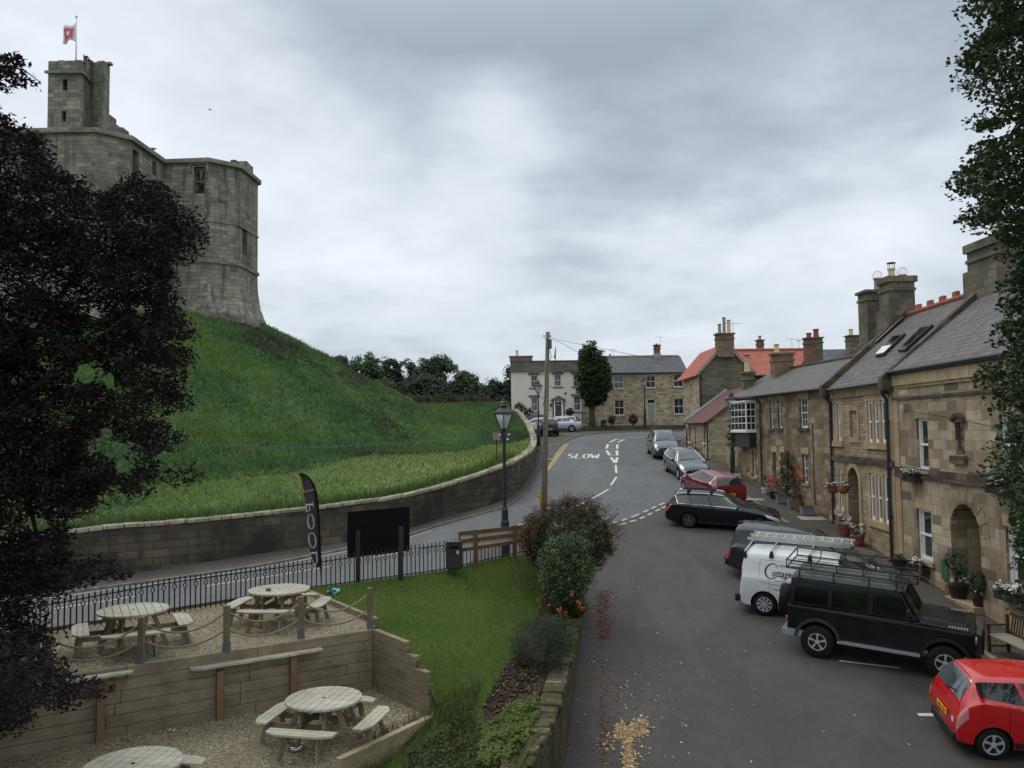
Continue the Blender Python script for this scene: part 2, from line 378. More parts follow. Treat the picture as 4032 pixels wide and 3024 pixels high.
def grassmat(name,a,b,c3,scale=1.0):
 n=NT(name);p=n.pos();k=n.noise(p,0.35*scale,6,0.6);m_=n.noise(p,2.2*scale,6,0.7);f_=n.noise(p,22*scale,5,0.75)
 c=n.mix(n.maprange(k,0.35,0.65,0,1),a,b)
 c=n.mix(n.math('MULTIPLY',n.maprange(m_,0.45,0.72,0,1),0.6),c,c3)
 c=n.mix(n.math('MULTIPLY',n.maprange(f_,0.4,0.75,0,1),0.55),c,tuple(x*0.35 for x in a))
 n.bump(n.math('ADD',f_,m_),0.9,0.06)
 return n.done(c,0.95,0.1)
M_lawn=grassmat("lawn_grass",(0.070,0.115,0.024),(0.105,0.155,0.034),(0.14,0.15,0.055),1.4)
M_moundsoil=grassmat("mound_grass",(0.055,0.115,0.042),(0.095,0.155,0.050),(0.09,0.11,0.045),0.7)
_nt=M_moundsoil.node_tree;_nn=NT.__new__(NT);_nn.m=M_moundsoil;_nn.t=_nt;_nn.bsdf=_nt.nodes["Principled BSDF"]
_gp=_nn.pos();_vd=_nn.n("ShaderNodeSeparateXYZ");_nn.set(_vd.inputs[0],_gp)
_c0=_nn.bsdf.inputs["Base Color"].links[0].from_socket;_rd=_nn.n("ShaderNodeVectorMath",operation='DISTANCE');_nn.set(_rd.inputs[0],_nn.mapv(_gp,(1,1,0)));_rd.inputs[1].default_value=(-33.5,73.5,0);_no=_nn.math('MULTIPLY',_nn.noise(_gp,0.35,5),8.0)
_mk=_nn.math('MULTIPLY',_nn.maprange(_nn.math('ADD',_nn.math('ADD',_vd.outputs[0],_nn.math('MULTIPLY',_vd.outputs[1],0.10)),_no),-4.0,7.0,0.25,0.9),_nn.maprange(_nn.math('ADD',_rd.outputs['Value'],_nn.math('MULTIPLY',_no,.3)),34.6,36.4,0,1))
_nn.set(_nn.bsdf.inputs["Base Color"],_nn.mix(_mk,_c0,_nn.mix(_nn.noise(_gp,1.1,6,0.7),(0.13,0.19,0.045),(0.24,0.25,0.10))))
M_far=grassmat("far_grass",(0.07,0.12,0.03),(0.10,0.15,0.04),(0.11,0.12,0.05),0.3)
def clip_cell(poly,x0,x1,y0,y1):
 for ax,lim,sg in((0,x0,1),(0,x1,-1),(1,y0,1),(1,y1,-1)):
  res=[]
  for k in range(len(poly)):
   a,b=poly[k-1],poly[k];ia=(a[ax]-lim)*sg>=0;ib=(b[ax]-lim)*sg>=0
   if ia!=ib:t=(lim-a[ax])/(b[ax]-a[ax]);res.append((a[0]+(b[0]-a[0])*t,a[1]+(b[1]-a[1])*t))
   if ib:res.append(b)
  poly=res
  if len(poly)<3:return[]
 return poly
def sheet(name,x0,x1,y0,y1,step,zf,m_,poly=None):
 nx=int((x1-x0)/step)+1;ny=int((y1-y0)/step)+1
 xs=np.linspace(x0,x1,nx);ys=np.linspace(y0,y1,ny);X,Y=np.meshgrid(xs,ys)
 mb=MB();extra=[];pts=[(a,b)for a,b in zip(X.ravel(),Y.ravel())];used=[]
 inn_=None
 if poly is not None:
  pv=np.array(poly);c=np.zeros(X.shape,bool)
  for k in range(len(pv)):
   (ax,ay),(bx,by)=pv[k-1],pv[k]
   if ay==by:continue
   c^=((ay>Y)!=(by>Y))&(X<(bx-ax)*(Y-ay)/(by-ay)+ax)
  inn_=c
  segs=[(pv[k-1],pv[k])for k in range(len(pv))]
 for j in range(ny-1):
  near=[]if poly is None else[(a,b)for a,b in segs if min(a[1],b[1])<=ys[j+1]and max(a[1],b[1])>=ys[j]]
  for i in range(nx-1):
   a=j*nx+i
   if poly is not None:
    touch=any(min(p[0],q[0])<=xs[i+1]and max(p[0],q[0])>=xs[i]for p,q in near)
    if touch:
     cl=clip_cell(poly,xs[i],xs[i+1],ys[j],ys[j+1])
     if len(cl)>=3:b=len(pts);pts+=cl;mb.f.append(list(range(b,b+len(cl))));mb.m.append(0)
     continue
    if not inn_[j,i]:continue
   mb.f.append([a,a+1,a+nx+1,a+nx]);mb.m.append(0)
 A_=np.array(pts);Z=zf(A_[:,0],A_[:,1]);keep=sorted({k for f in mb.f for k in f});ix={k:n_ for n_,k in enumerate(keep)}
 mb.v=[(float(A_[k,0]),float(A_[k,1]),float(Z[k]))for k in keep];mb.f=[[ix[k]for k in f]for f in mb.f]
 V=np.array(mb.v)
 for k,f in enumerate(mb.f):
  q=V[f];a=0.0
  for i in range(len(q)):a+=q[i-1][0]*q[i][1]-q[i][0]*q[i-1][1]
  if a<0:mb.f[k]=f[::-1]
 mb.f,mb.m=zip(*[(f,0)for f in mb.f]);mb.f=list(mb.f);mb.m=list(mb.m)
 o=obj(name,mb,m_,smooth=True)
 import bmesh
 bm=bmesh.new();bm.from_mesh(o.data);bmesh.ops.remove_doubles(bm,verts=bm.verts,dist=1e-4);bm.to_mesh(o.data);bm.free();return o
def side(px,pts):
 for(a,b),(c,d)in zip(pts,pts[1:]):
  if a<=px<=c:return b+(d-b)*(px-a)/(c-a)
 return None
_gl=[G(*q)for q in((2270,2110),(2407,2063),(2600,1989),(2727,1906),(2790,1860))]
park_poly=[(-1.5,9),(14.4,9),(11.7,20),(11.9,34),(11.6,42)]+[(p.x,p.y)for p in _gl[::-1]]+[(-1.5,_gl[0].y-0.6)]
o=sheet("road",-45,30,6,95,0.75,lambda X,Y:Hn(X,Y),M_road);tag(o,kind='structure')
o=sheet("car_park_surface",-1.5,14.5,9,47,0.25,lambda X,Y:Hn(X,Y)+0.008,M_park,park_poly);tag(o,kind='structure')
def gz(X,Y):
 Xc=np.clip(X,-45,30);Yc=np.clip(Y,6,95);z=Hn(Xc,Yc)-1.6
 dist=np.hypot(X-Xc,Y-Yc);return z-np.minimum(dist*0.03,4.0)
X1=[-900,-500,-300,-180,-110,-70,-45,-30,-15,0,15,30,50,80,130,220,400,900];Y1=[-200,-60,-20,0,6,20,35,50,65,80,95,120,160,230,340,500,800,1500]
XX,YY=np.meshgrid(X1,Y1);ZZ=gz(XX,YY);mb=MB();mb.v=list(zip(XX.ravel(),YY.ravel(),ZZ.ravel()))
for j in range(len(Y1)-1):
 for i in range(len(X1)-1):a=j*len(X1)+i;mb.f.append([a,a+1,a+len(X1)+1,a+len(X1)]);mb.m.append(0)
tag(obj("ground",mb,M_far,smooth=True),kind='structure')
def strip(name,left,right,lift,m_,n=60,kerb_side='left',mk=None):
 """left/right: polylines (x,y) of equal parametrisation"""
 def samp(pl,t):
  seg=[math.dist(a,b)for a,b in zip(pl,pl[1:])];L=sum(seg)*t
  for(a,b),l in zip(zip(pl,pl[1:]),seg):
   if L<=l or(a,b)==(pl[-2],pl[-1]):k=min(1,L/l)if l else 0;return(a[0]+(b[0]-a[0])*k,a[1]+(b[1]-a[1])*k)
   L-=l
 mb=MB();L_=[samp(left,i/n)for i in range(n+1)];R_=[samp(right,i/n)for i in range(n+1)]
 for i in range(n):
  q=[]
  for k in range(5):
   pass
  for k in range(4):
   t0,t1=k/4,(k+1)/4
   pts=[]
   for(P_,t)in((i,t0),(i,t1),(i+1,t1),(i+1,t0)):
    a,b=L_[P_],R_[P_];x=a[0]+(b[0]-a[0])*t;y=a[1]+(b[1]-a[1])*t;pts.append((x,y,H(x,y)+lift))
   mb.quad(*pts)
 o=tag(obj(name,mb,m_),kind='structure')
 kb=MB();K=L_ if kerb_side=='left' else R_;O=R_ if kerb_side=='left' else L_
 for i in range(n):
  pa,pb=K[i],K[i+1];oa,ob_=O[i],O[i+1]
  def inn(p,q):d=Vector((q[0]-p[0],q[1]-p[1]));d=d.normalized()*0.14 if d.length>0 else d;return(p[0]+d.x,p[1]+d.y)
  ia,ib=inn(pa,oa),inn(pb,ob_)
  vs=[(p[0],p[1],H(p[0],p[1])-0.05)for p in(pa,pb,ib,ia)]+[(p[0],p[1],H(p[0],p[1])+lift+0.006)for p in(pa,pb,ib,ia)]
  kb.box8(vs)
 tag(obj(name.replace('pavement','kerb'),kb,mk or M_kerb),kind='structure');return o
Gx=lambda px,py:tuple(G(px,py))[:2]
kerb_far=[Gx(1700,2080),Gx(2000,1998),Gx(2108,1900),Gx(2140,1850),Gx(2168,1800),Gx(2200,1757),Gx(2228,1738),Gx(2278,1720),Gx(2340,1710),(12,81.5),(20,82)]
wall_in=[Gx(1690,2060),Gx(1985,1975),Gx(2085,1880),Gx(2110,1835),(1.9,60),(1.5,66),(1.0,76),(1.0,86),(4,88),(12,88.2),(20,88.4)]
strip("far_pavement",kerb_far,wall_in,0.09,M_pave,70)
strip("left_pavement",[Gx(60,2368),Gx(348,2327),Gx(1000,2235),Gx(1368,2165),Gx(1609,2112),Gx(1700,2082)],[Gx(60,2345-20),Gx(300,2296),Gx(1000,2190),Gx(1350,2135),Gx(1600,2088),Gx(1690,2060)],0.08,M_pave,50)
strip("right_pavement",[(11.6,15),(11.65,25),(11.9,34),(11.7,40),(11.3,46),(11.2,52),(11.9,60),(12.7,66)],[(13.7,15),(13.8,25),(14.1,34),(14.2,40),(13.4,46),(13.2,52),(13.1,60),(13.6,66)],0.07,M_pave,50)
# painted road markings
def worn(name,col,wear=0.45):
 n=NT(name);p=n.pos();k=n.noise(p,9,6,0.75);c=n.mix(n.math('MULTIPLY',n.maprange(k,0.5,0.62,0,1),wear),col,(0.11,0.11,0.11));return n.done(c,0.8,0.2)
M_white=worn("white_road_paint",(0.58,0.57,0.53));M_white2=worn("worn_white_road_paint",(0.5,0.49,0.46),0.95);M_yellow=worn("yellow_road_paint",(0.50,0.36,0.09),0.5)
def drape(mb,pa,pb,width,seg=None,lift=0.014):
 pa,pb=Vector(pa),Vector(pb);d=Vector((pb.x-pa.x,pb.y-pa.y,0));L=d.length
 if L<1e-3:return
 d.normalize();s=Vector((-d.y,d.x,0))*width/2;n=seg or max(1,int(L/0.6))
 for i in range(n):
  a=pa.lerp(pb,i/n);b=pa.lerp(pb,(i+1)/n)
  mb.quad(*[(q.x,q.y,H(q.x,q.y)+lift)for q in(a-s,b-s,b+s,a+s)])
def gline(mb,px,width,lift=0.014):
 pts=[G(*p)for p in px]
 for a,b in zip(pts,pts[1:]):drape(mb,a,b,width,lift=lift)
mk=MB()
for seg in(((214,2399),(537,2349)),((813,2308),(1303,2230)),((2220,2011),(2310,1976)),((2333,1964),(2396,1927)),((2405,1912),(2427,1879)),((2427,1863),(2424,1832)),((2176,2026),(2194,2022)),((2040,2068),(2106,2050)),((1467,2197),(1806,2135))):
 gline(mk,seg,0.13)
c5=lambda x,y:(2100+x/3.16,1550+y/3.16)
for seg in(((965,795),(1020,865)),((1045,795),(1025,865)),((912,708),(950,770)),((1040,708),(1042,772)),((910,685),(928,630)),((1042,688),(1046,634)),((948,608),(1040,566)),((1048,610),(1130,572))):
 gline(mk,[c5(*q)for q in seg],0.19)
for seg in(((960,712),(1012,716)),((950,738),(1012,742)),((975,768),(1008,773)),((945,660),(1010,664)),((944,682),(1000,688)),((965,632),(1006,637)),((985,608),(1020,611)),((1050,565),(1090,572)),((1150,552),(1190,556)),((1200,547),(1315,542)),((1200,551),(1310,556)),((1315,546),(1500,536)),((1520,534),(1860,532)),((1000,497),(1290,503)),((1290,500),(1865,512))):
 gline(mk,[c5(*q)for q in seg],0.12)
gline(mk,[(60,2375),(348,2335),(700,2287),(1000,2241),(1368,2171),(1609,2117)],0.07)
gline(mk,[(1609,2117),(1700,2090)],0.07)
for seg in(((2155,2010-10),(2182,2008-1)),):gline(mk,seg,0.07)
def c8(x,y):return(3300+x/2.291,2300+y/2.291)
gline(mk,[c8(12,700),c8(420,748),c8(560,765)],0.09,0.022);gline(mk,[c8(722,1187),c8(888,1187)],0.13,0.022)
def c5a(x,y):return(2600+x/2.765,1700+y/2.765)
gline(mk,[c5a(778,1166),c5a(838,1178)],0.09,0.022)
gline(mk,[(2155,1812),(2169,1813)],0.12,0.11);gline(mk,[(2154,1761),(2167,1762)],0.2,0.11)
L5={'S':[[(815-0+0,0)]]}
def letters():
 c=c5
 S=[(500,762),(440,757),(432,768),(445,778),(478,782),(490,792),(478,802),(422,804)]
 S=[(512,756),(470,752),(448,757),(443,766),(458,776),(486,782),(492,791),(478,802),(422,806)]
 Lp=[(548,752),(518,804),(596,804)]
 O=[(640,757),(626,775),(624,792),(634,803),(668,804),(686,795),(694,778),(692,762),(678,755),(650,754),(640,757)]
 W=[(722,752),(738,804),(768,772),(796,806),(814,752)]
 return[[c(*q)for q in l]for l in(S,Lp,O,W)]
tag(obj("road_markings",mk,M_white),kind='structure')
mk=MB()
for l in letters():gline(mk,l,0.15)
tag(obj("slow_lettering_road_marking",mk,M_white),kind='structure')
mk=MB()
for off in(0,16):
 gline(mk,[(c5(400+off*2.1,630)),(c5(250+off*1.9,825)),(c5(165+off*1.6,945)),(c5(120+off*1.5,1010))],0.1)
tag(obj("yellow_line_marking",mk,M_yellow),kind='structure')
mk=MB()
for k,row in enumerate((((2407,2063),(2500,2033),(2600,1989),(2647,1968),(2700,1930),(2727,1906)),((2440,2068),(2520,2044),(2606,2002),(2650,1985),(2705,1945),(2735,1920)))):
 pts=[G(*p)for p in row];L=0;acc=0.3*k
 for a,b in zip(pts,pts[1:]):
  l=(b-a).length;t=0
  while t<l:
   e_=min(t+0.5,l);drape(mk,a.lerp(b,t/l),a.lerp(b,e_/l),0.13,lift=0.022);t+=0.85
tag(obj("give_way_marking",mk,M_white2),kind='structure')
# castle wall line, field and mound
WALL_BASE=[(-330,2408,2208),(300,2296,2082),(650,2243,2052),(1000,2190,2018),(1350,2140,1979),(1600,2088,1944),(1800,2030,1891),(1980,1978,1832),(2060,1920,1795)]
wall_pts=[]
for bx,by,ty in WALL_BASE:
 g=G(bx,by);wall_pts.append((g.x,g.y,H(g.x,g.y)-0.3,P(bx,ty,g.y).z))
for px,ty,d in((2096,1768,52.5),(2109,1745,57),(2112,1722,61.5),(2098,1684,67),(2072,1643,72.5),(2048,1617,77),(2025,1610,80)):
 p=P(px,ty,d);wall_pts.append((p.x,p.y,H(p.x,p.y)-0.3,p.z))
p=P(1960,1640,80.5);wall_pts.append((p.x,p.y,H(p.x,p.y)-0.3,p.z))
KC=(-33.5,73.5)
_fp=[(x,y,z-0.25)for x,y,_,z in wall_pts]+[(-60,24,4.9),(-60,40,5.5)]
for px,py,d in((1650,1604,83),(1800,1604,83),(1960,1603,83),(1300,1803,48.5),(1450,1803,48.5),(1625,1790,51),(1799,1771,55),(1820,1738,61),(1900,1690,68),(1990,1640,74)):
 p=P(px,py,d);_fp.append((p.x,p.y,p.z))
_fp+=[(-9,110,8.2),(0,110,8.0),(-60,110,8.5),(-20,45,6.0),(-35,40,5.6),(-12,92,10.2),(-3,92,9.9),(-70,75,8)]
_fp=np.array(_fp);_fx=_fp[:,:2]/20;_kF=len(_fp)
_A2=np.zeros((_kF+3,_kF+3));_A2[:_kF,:_kF]=_ker(((_fx[:,None]-_fx[None])**2).sum(2))+np.eye(_kF)*0.0015;_A2[:_kF,_kF:]=np.hstack([np.ones((_kF,1)),_fx]);_A2[_kF:,:_kF]=_A2[:_kF,_kF:].T
_s2=np.linalg.solve(_A2,np.concatenate([_fp[:,2],np.zeros(3)]))
def _bump2(X,Y):return 0.30*np.sin(X*0.9+1.3*np.sin(Y*0.35))*np.cos(Y*0.7+0.8*np.sin(X*0.5))+0.3*np.sin(X*.37+Y*.21)*np.sin(Y*.33-X*.19)+0.12*np.sin(X*2.3+Y*1.7)+0.08*np.sin(X*4.1-Y*3.3)
def Fn(X,Y):
 q=np.stack([np.ravel(X),np.ravel(Y)],1)/20
 f=(_ker(((q[:,None]-_fx[None])**2).sum(2))@_s2[:_kF]+_s2[_kF]+q@_s2[_kF+1:]).reshape(np.shape(X))
 r_=np.hypot(X-KC[0],Y-KC[1]);z=17.3-0.545*(r_-11.8);z=np.minimum(z,17.4)+_bump2(X,Y)*np.clip((r_-12)/6,0,1)*np.clip((36-r_)/10,0.0,1)
 k_=0.35;h_=np.clip(0.5+0.5*(z-f)/k_,0,1);return f*(1-h_)+z*h_+k_*h_*(1-h_)*0.5
def F1(x,y):return float(Fn(np.array([x]),np.array([y]))[0])
_wx=[(p[0],p[1])for p in wall_pts]
def inside_wall(x,y):
 if y>80:return x<2.5
 best=1e9;sgn=-1
 for(ax,ay),(bx,by)in zip([(-60,14)]+_wx,_wx):
  dx,dy=bx-ax,by-ay;t=max(0,min(1,((x-ax)*dx+(y-ay)*dy)/(dx*dx+dy*dy)));ex,ey=x-ax-t*dx,y-ay-t*dy;d2=ex*ex+ey*ey
  if d2<best:best=d2;sgn=dx*(y-ay)-dy*(x-ax)
 return sgn>0
fld_poly=[(-62,wall_pts[0][1]-8)]+[(p[0]-0.12,p[1]+0.18)if p[1]<44 else(p[0]-0.25,p[1])for p in wall_pts[:-1]]+[(-0.3,84),(-1.0,111),(-62,111)]
tag(sheet("castle_mound_terrain",-62,3.4,14,111.2,0.6,Fn,M_moundsoil,fld_poly),kind='structure')
# stone materials
M_castle=stone("castle_stone",[C(140,136,124),C(164,158,142),C(122,120,112),C(182,172,150),C(150,146,134)],C(118,115,106),0.66,0.33,0.012,C(74,73,69),0.75,0.34,1.0,streak=0.85,fine=0.55,warp=0.05,squash=1.7)
M_castle_trim=stone("castle_moulding",[C(136,132,120),C(154,148,134)],C(94,92,86),0.9,0.3,0.015,C(66,66,62),0.6,0.6,0.5)
M_bwall=stone("boundary_wall_stone",[C(100,92,78),C(84,79,69),C(118,106,88),C(76,71,63),C(94,87,77)],C(62,59,54),0.7,0.33,0.018,C(48,46,43),0.85,0.4,0.9,squash=1.5,streak=0.5,warp=0.04)
M_cope=stone("coping_stone",[C(150,144,126),C(176,166,140),C(126,120,104)],C(84,78,66),0.62,5.0,0.03,C(90,88,66),0.6,0.9,0.8)
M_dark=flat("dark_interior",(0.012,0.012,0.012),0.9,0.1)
M_glass=NT("window_glass");M_glass.bsdf.inputs["IOR"].default_value=1.5
_v=M_glass.pos();M_glass=M_glass.done(M_glass.mix(M_glass.maprange(M_glass.noise(_v,0.7,2),0.4,0.6,0,1),(0.012,0.014,0.017),(0.05,0.055,0.062)),0.04,0.7)
M_white_p=flat("white_painted_wood",(0.72,0.72,0.69),0.5,0.4,var=0.06)
M_lead=flat("lead_flashing",(0.36,0.38,0.40),0.5,0.5,var=0.2)
M_black=flat("black_painted_iron",(0.018,0.018,0.02),0.45,0.5,var=0.3)
class Plane:
 """a vertical facade from A to B (x, y); u metres along, z height, o outwards (towards the camera)"""
 def __init__(s,A,B,out=None):
  s.A=Vector((A[0],A[1],0));s.d=(Vector((B[0],B[1],0))-s.A);s.L=s.d.length;s.d.normalize();s.n=Vector((s.d.y,-s.d.x,0))
  ref=Vector((CAM.x,CAM.y,0))-s.A if out is None else Vector((out[0],out[1],0))
  if s.n.dot(ref)<0:s.n=-s.n
 def p(s,u,z,o=0.0):q=s.A+s.d*u+s.n*o;return Vector((q.x,q.y,z))
 def uv(s,px,py):
  v=ray(px,py);t=(s.A-CAM).dot(s.n)/v.dot(s.n);q=CAM+v*t;return(Vector((q.x,q.y,0))-s.A).dot(s.d),q.z
 def rect(s,x0,y0,x1,y1):
  ym=(y0+y1)/2;u0=s.uv(x0,ym)[0];u1=s.uv(x1,ym)[0];xm=(x0+x1)/2;z1=s.uv(xm,y0)[1];z0=s.uv(xm,y1)[1]
  return(min(u0,u1),max(u0,u1),z0,z1)
 def box(s,mb,u0,u1,z0,z1,o0,o1):
  if o0>o1:o0,o1=o1,o0
  a=[s.p(u0,z0,o0),s.p(u1,z0,o0),s.p(u1,z0,o1),s.p(u0,z0,o1)];b=[s.p(u0,z1,o0),s.p(u1,z1,o0),s.p(u1,z1,o1),s.p(u0,z1,o1)]
  if s.d.cross(s.n).z<0:a=a[::-1];b=b[::-1]
  mb.box8(a+b)
 def facing(s,mb,q):
  n=(q[1]-q[0]).cross(q[2]-q[0])
  mb.quad(*(q if n.dot(s.n)>0 else q[::-1]))
def facade(mb,F,u0,u1,z0,z1,holes,depth=0.22,z1b=None):
 """wall face with rectangular openings and their reveals; z1b: height of the top at u1 if it slopes"""
 us=sorted({u0,u1,*[min(max(h[0],u0),u1)for h in holes],*[min(max(h[1],u0),u1)for h in holes]})
 zs=sorted({z0,z1,*[min(max(h[2],z0),z1)for h in holes],*[min(max(h[3],z0),z1)for h in holes]})
 for a,b in zip(us,us[1:]):
  for c,d in zip(zs,zs[1:]):
   if b-a<1e-4 or d-c<1e-4:continue
   m_,k=(a+b)/2,(c+d)/2
   if any(h[0]<m_<h[1]and h[2]<k<h[3]for h in holes):continue
   F.facing(mb,[F.p(a,c),F.p(b,c),F.p(b,d),F.p(a,d)])
 for h in holes:
  a,b,c,d=h[:4];dp=h[4]if len(h)>4 else depth
  mb.quad(F.p(a,c),F.p(a,d),F.p(a,d,-dp),F.p(a,c,-dp));mb.quad(F.p(b,c),F.p(b,c,-dp),F.p(b,d,-dp),F.p(b,d))
  mb.quad(F.p(a,d),F.p(b,d),F.p(b,d,-dp),F.p(a,d,-dp));mb.quad(F.p(a,c),F.p(a,c,-dp),F.p(b,c,-dp),F.p(b,c))
# the keep
def offset_poly(poly,off):
 n=len(poly);res=[]
 for i in range(n):
  a,b,c=Vector(poly[i-1]),Vector(poly[i]),Vector(poly[(i+1)%n])
  d1=(b-a).normalized();d2=(c-b).normalized();n1=Vector((d1.y,-d1.x));n2=Vector((d2.y,-d2.x));k=(n1+n2)/(1+max(-0.6,n1.dot(n2)))
  res.append((b.x+k.x*off,b.y+k.y*off))
 return res
KEEP=[(-46,60.9),(-30.5,60.9),(-28.8,62.6),(-28.6,68.3),(-24.8,68.0),(-22.8,69.7),(-22.6,74.2),(-24.4,76),(-28.6,76.2),(-28.6,88),(-46,88)]
Htop=8+22.55
keep=thing("castle_keep",(-32,72,17),"grey medieval stone castle keep with a tall lookout turret on the green mound","castle")
wall=MB()
levels=[(15.5,1.3),(17.2,0.9),(18.0,0.55),(18.9,0.25),(20.4,0.04),(21.4,0.0)]
rings=[[(x,y,z)for x,y in offset_poly(KEEP,o)]for z,o in levels]
n=len(KEEP)
for a,b in zip(rings,rings[1:]):
 for i in range(n):wall.quad(a[i],a[(i+1)%n],b[(i+1)%n],b[i])
wins={2:[(522,592,546,700),(600,636,615,690)],3:[(763,656,806,762)],5:[(955,905,974,1002)],}
keepwins=[]
for i in range(n):
 A_,B_=KEEP[i],KEEP[(i+1)%n];F=Plane(A_,B_,(Vector((B_[1]-A_[1],-(B_[0]-A_[0])))))
 hs=[F.rect(*w_)+(1.1,)for w_ in wins.get(i,[])]
 keepwins+=[(F,h,i)for h in hs]
 facade(wall,F,0,F.L,21.4,Htop-0.35,hs)
obj("wall",wall,M_castle,keep)
inn=MB();ip=offset_poly(KEEP,-1.1)
for i in range(n):
 if i==3:continue
 inn.quad((*ip[i],21.4),(*ip[i],Htop-0.35),(*ip[(i+1)%n],Htop-0.35),(*ip[(i+1)%n],21.4))
F3=[k for k in keepwins if k[2]==3][0][0];h3=[k for k in keepwins if k[2]==3][0][1]
F3.box(inn,h3[0]-0.3,h3[0]+(h3[1]-h3[0])*0.45,h3[2]-0.4,h3[3]+0.3,-1.15,-1.4);F3.box(inn,h3[0],h3[1]+0.4,h3[2]-0.4,h3[2]+(h3[3]-h3[2])*0.50,-1.15,-1.4)
for i in(0,1,2,5):
 a,b=ip[i],ip[(i+1)%n]
obj("inner_wall",inn,M_castle,keep)
tops=MB()
op=offset_poly(KEEP,0.0)
for i in range(n):
 j=(i+1)%n;a,b,c,d=KEEP[i],KEEP[j],ip[j],ip[i];z=Htop-0.36
 if i in(0,1,2,3,4,5,6,7,8):tops.quad((*a,z),(*b,z),(*c,z),(*d,z))
obj("wall_head",tops,M_castle_trim,keep)
def course(z0,z1,out_,segs,name="string_course",poly=KEEP):
 s=MB();o1=offset_poly(poly,out_);o0=offset_poly(poly,-0.05)
 for i in segs:
  j=(i+1)%len(poly);s.box8([(*o0[i],z0),(*o1[i],z0),(*o1[j],z0),(*o0[j],z0),(*o0[i],z1),(*o1[i],z1),(*o1[j],z1),(*o0[j],z1)])
 s.f=[f[::-1]for f in s.f]
 obj(name,s,M_castle_trim,keep)
course(Htop-0.35,Htop,0.28,range(0,9),"cornice")
course(8+13.9,8+14.15,0.14,(0,1,2,3,4,5,6))
course(8+17.3,8+17.45,0.09,(3,4,5))
par=MB()
for px0,px1,dz,d in((431,446,2.25,64.5),(446,468,1.35,64),(468,497,0.75,63.2)):
 a=P(px0,500,d);b=P(px1,500,d);par=MB();par.box(((a.x+b.x)/2,d,Htop+dz/2),(b.x-a.x,1.1,dz));obj("parapet_step",par,M_castle,keep,auto=0.06)
par=MB()
for i in range(9):
 px=350+i*9;p=P(px,480,61.4+i*0.12);par.box((p.x,p.y+0.3,Htop+0.1),(0.5,0.6,random.uniform(0.15,0.5)))
obj("parapet_rubble",par,M_castle,keep)
for px0,px1,dz,d in((925,948,0.45,70.6),(948,990,0.85,72.2)):
 a=P(px0,620,d);b=P(px1,640,d);par=MB();par.box(((a.x+b.x)/2-0.1,d,Htop+dz/2),(max(0.5,b.x-a.x),1.8,dz));obj("parapet_step",par,M_castle,keep,auto=0.06)
for F,h,i in keepwins:
 u0,u1,z0,z1=h[:4];m_=(u0+u1)/2;t=MB()
 if i==3:
  F.box(t,m_-0.07,m_+0.07,z1-0.95,z1,-0.5,-0.32);F.box(t,u0,u1,z0+1.05,z0+1.2,-0.5,-0.34)
  for a,b in((u0,m_-0.07),(m_+0.07,u1)):
   w_=b-a
   for k in range(8):
    x0=a+w_*k/8;x1=a+w_*(k+1)/8;q=abs((k+0.5)/8-0.5)*2;F.box(t,x0,x1,z1-0.16-0.62*q**1.6,z1,-0.5,-0.34)
  F.box(t,u0-0.35,u1+0.35,z1+0.18,z1+0.34,0,0.14);F.box(t,u0-0.35,u0-0.2,z1-0.5,z1+0.18,0,0.14);F.box(t,u1+0.2,u1+0.35,z1-0.5,z1+0.18,0,0.14)
 elif i==2:
  F.box(t,m_-0.06,m_+0.06,z0,z1,-0.6,-0.45);F.box(t,u0,u1,(z0+z1)/2-0.08,(z0+z1)/2+0.08,-0.6,-0.46)
  for k in range(6):
   q=abs((k+0.5)/6-0.5)*2;F.box(t,u0+(u1-u0)*k/6,u0+(u1-u0)*(k+1)/6,z1-0.1-0.5*q,z1,-0.6,-0.45)
 else:
  F.box(t,m_-0.05,m_+0.05,z0,z1,-0.4,-0.28)
  for z in(z0+(z1-z0)*0.36,z0+(z1-z0)*0.7):F.box(t,u0,u1,z-0.05,z+0.05,-0.4,-0.29)
  for k in range(6):
   q=abs((k+0.5)/6-0.5)*2;F.box(t,u0+(u1-u0)*k/6,u0+(u1-u0)*(k+1)/6,z1-0.05-0.5*q,z1,-0.4,-0.27)
 wobj=obj("window",t,M_castle_trim,keep)
 if i!=3:
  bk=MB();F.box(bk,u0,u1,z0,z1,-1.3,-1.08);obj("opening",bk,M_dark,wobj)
for F_i,box_ in((3,(858,720,900,800)),(5,(962,760,986,860))):
 A_,B_=KEEP[F_i],KEEP[F_i+1];F=Plane(A_,B_,(Vector((B_[1]-A_[1],-(B_[0]-A_[0])))))
 u0,u1,z0,z1=F.rect(*box_);s=MB()
 if F_i==3:F=Plane(KEEP[4],KEEP[5],Vector((KEEP[5][1]-KEEP[4][1],-(KEEP[5][0]-KEEP[4][0]))));u0,u1,z0,z1=F.rect(*box_)
 m_=(u0+u1)/2
 for k in range(10):
  q=k/9;w_=(u1-u0)*(.46 if F_i==3 else.26)*(.6+.4*math.sin(q*7+.6)**2);sx_=0 if F_i==3 else.12*math.sin(q*9);F.box(s,m_-w_+sx_,m_+w_+sx_,z0+(z1-z0)*k/10,z0+(z1-z0)*(k+1)/10,0,0.05+0.04*math.sin(q*11))
 obj("carved_panel",s,M_castle_trim,keep)
TZ=Htop-0.4;tz1=P(185,287,65).z;ttop=P(185,241,65).z;tr=MB()
T1=[P(186,500,65),P(322,500,65)];x0,x1=T1[0].x,T1[1].x
xe=P(431,400,67.2).x;TUR=[(x0,65),(P(316,400,65).x,65),(P(325,400,65.3).x,65.3),(P(356,400,67).x,67.0),(P(405,400,66.5).x,66.5),(P(431,400,67.6).x,67.6),(P(412,400,70.6).x,70.6),(x0,70.6)]
n2=len(TUR);slots=[]
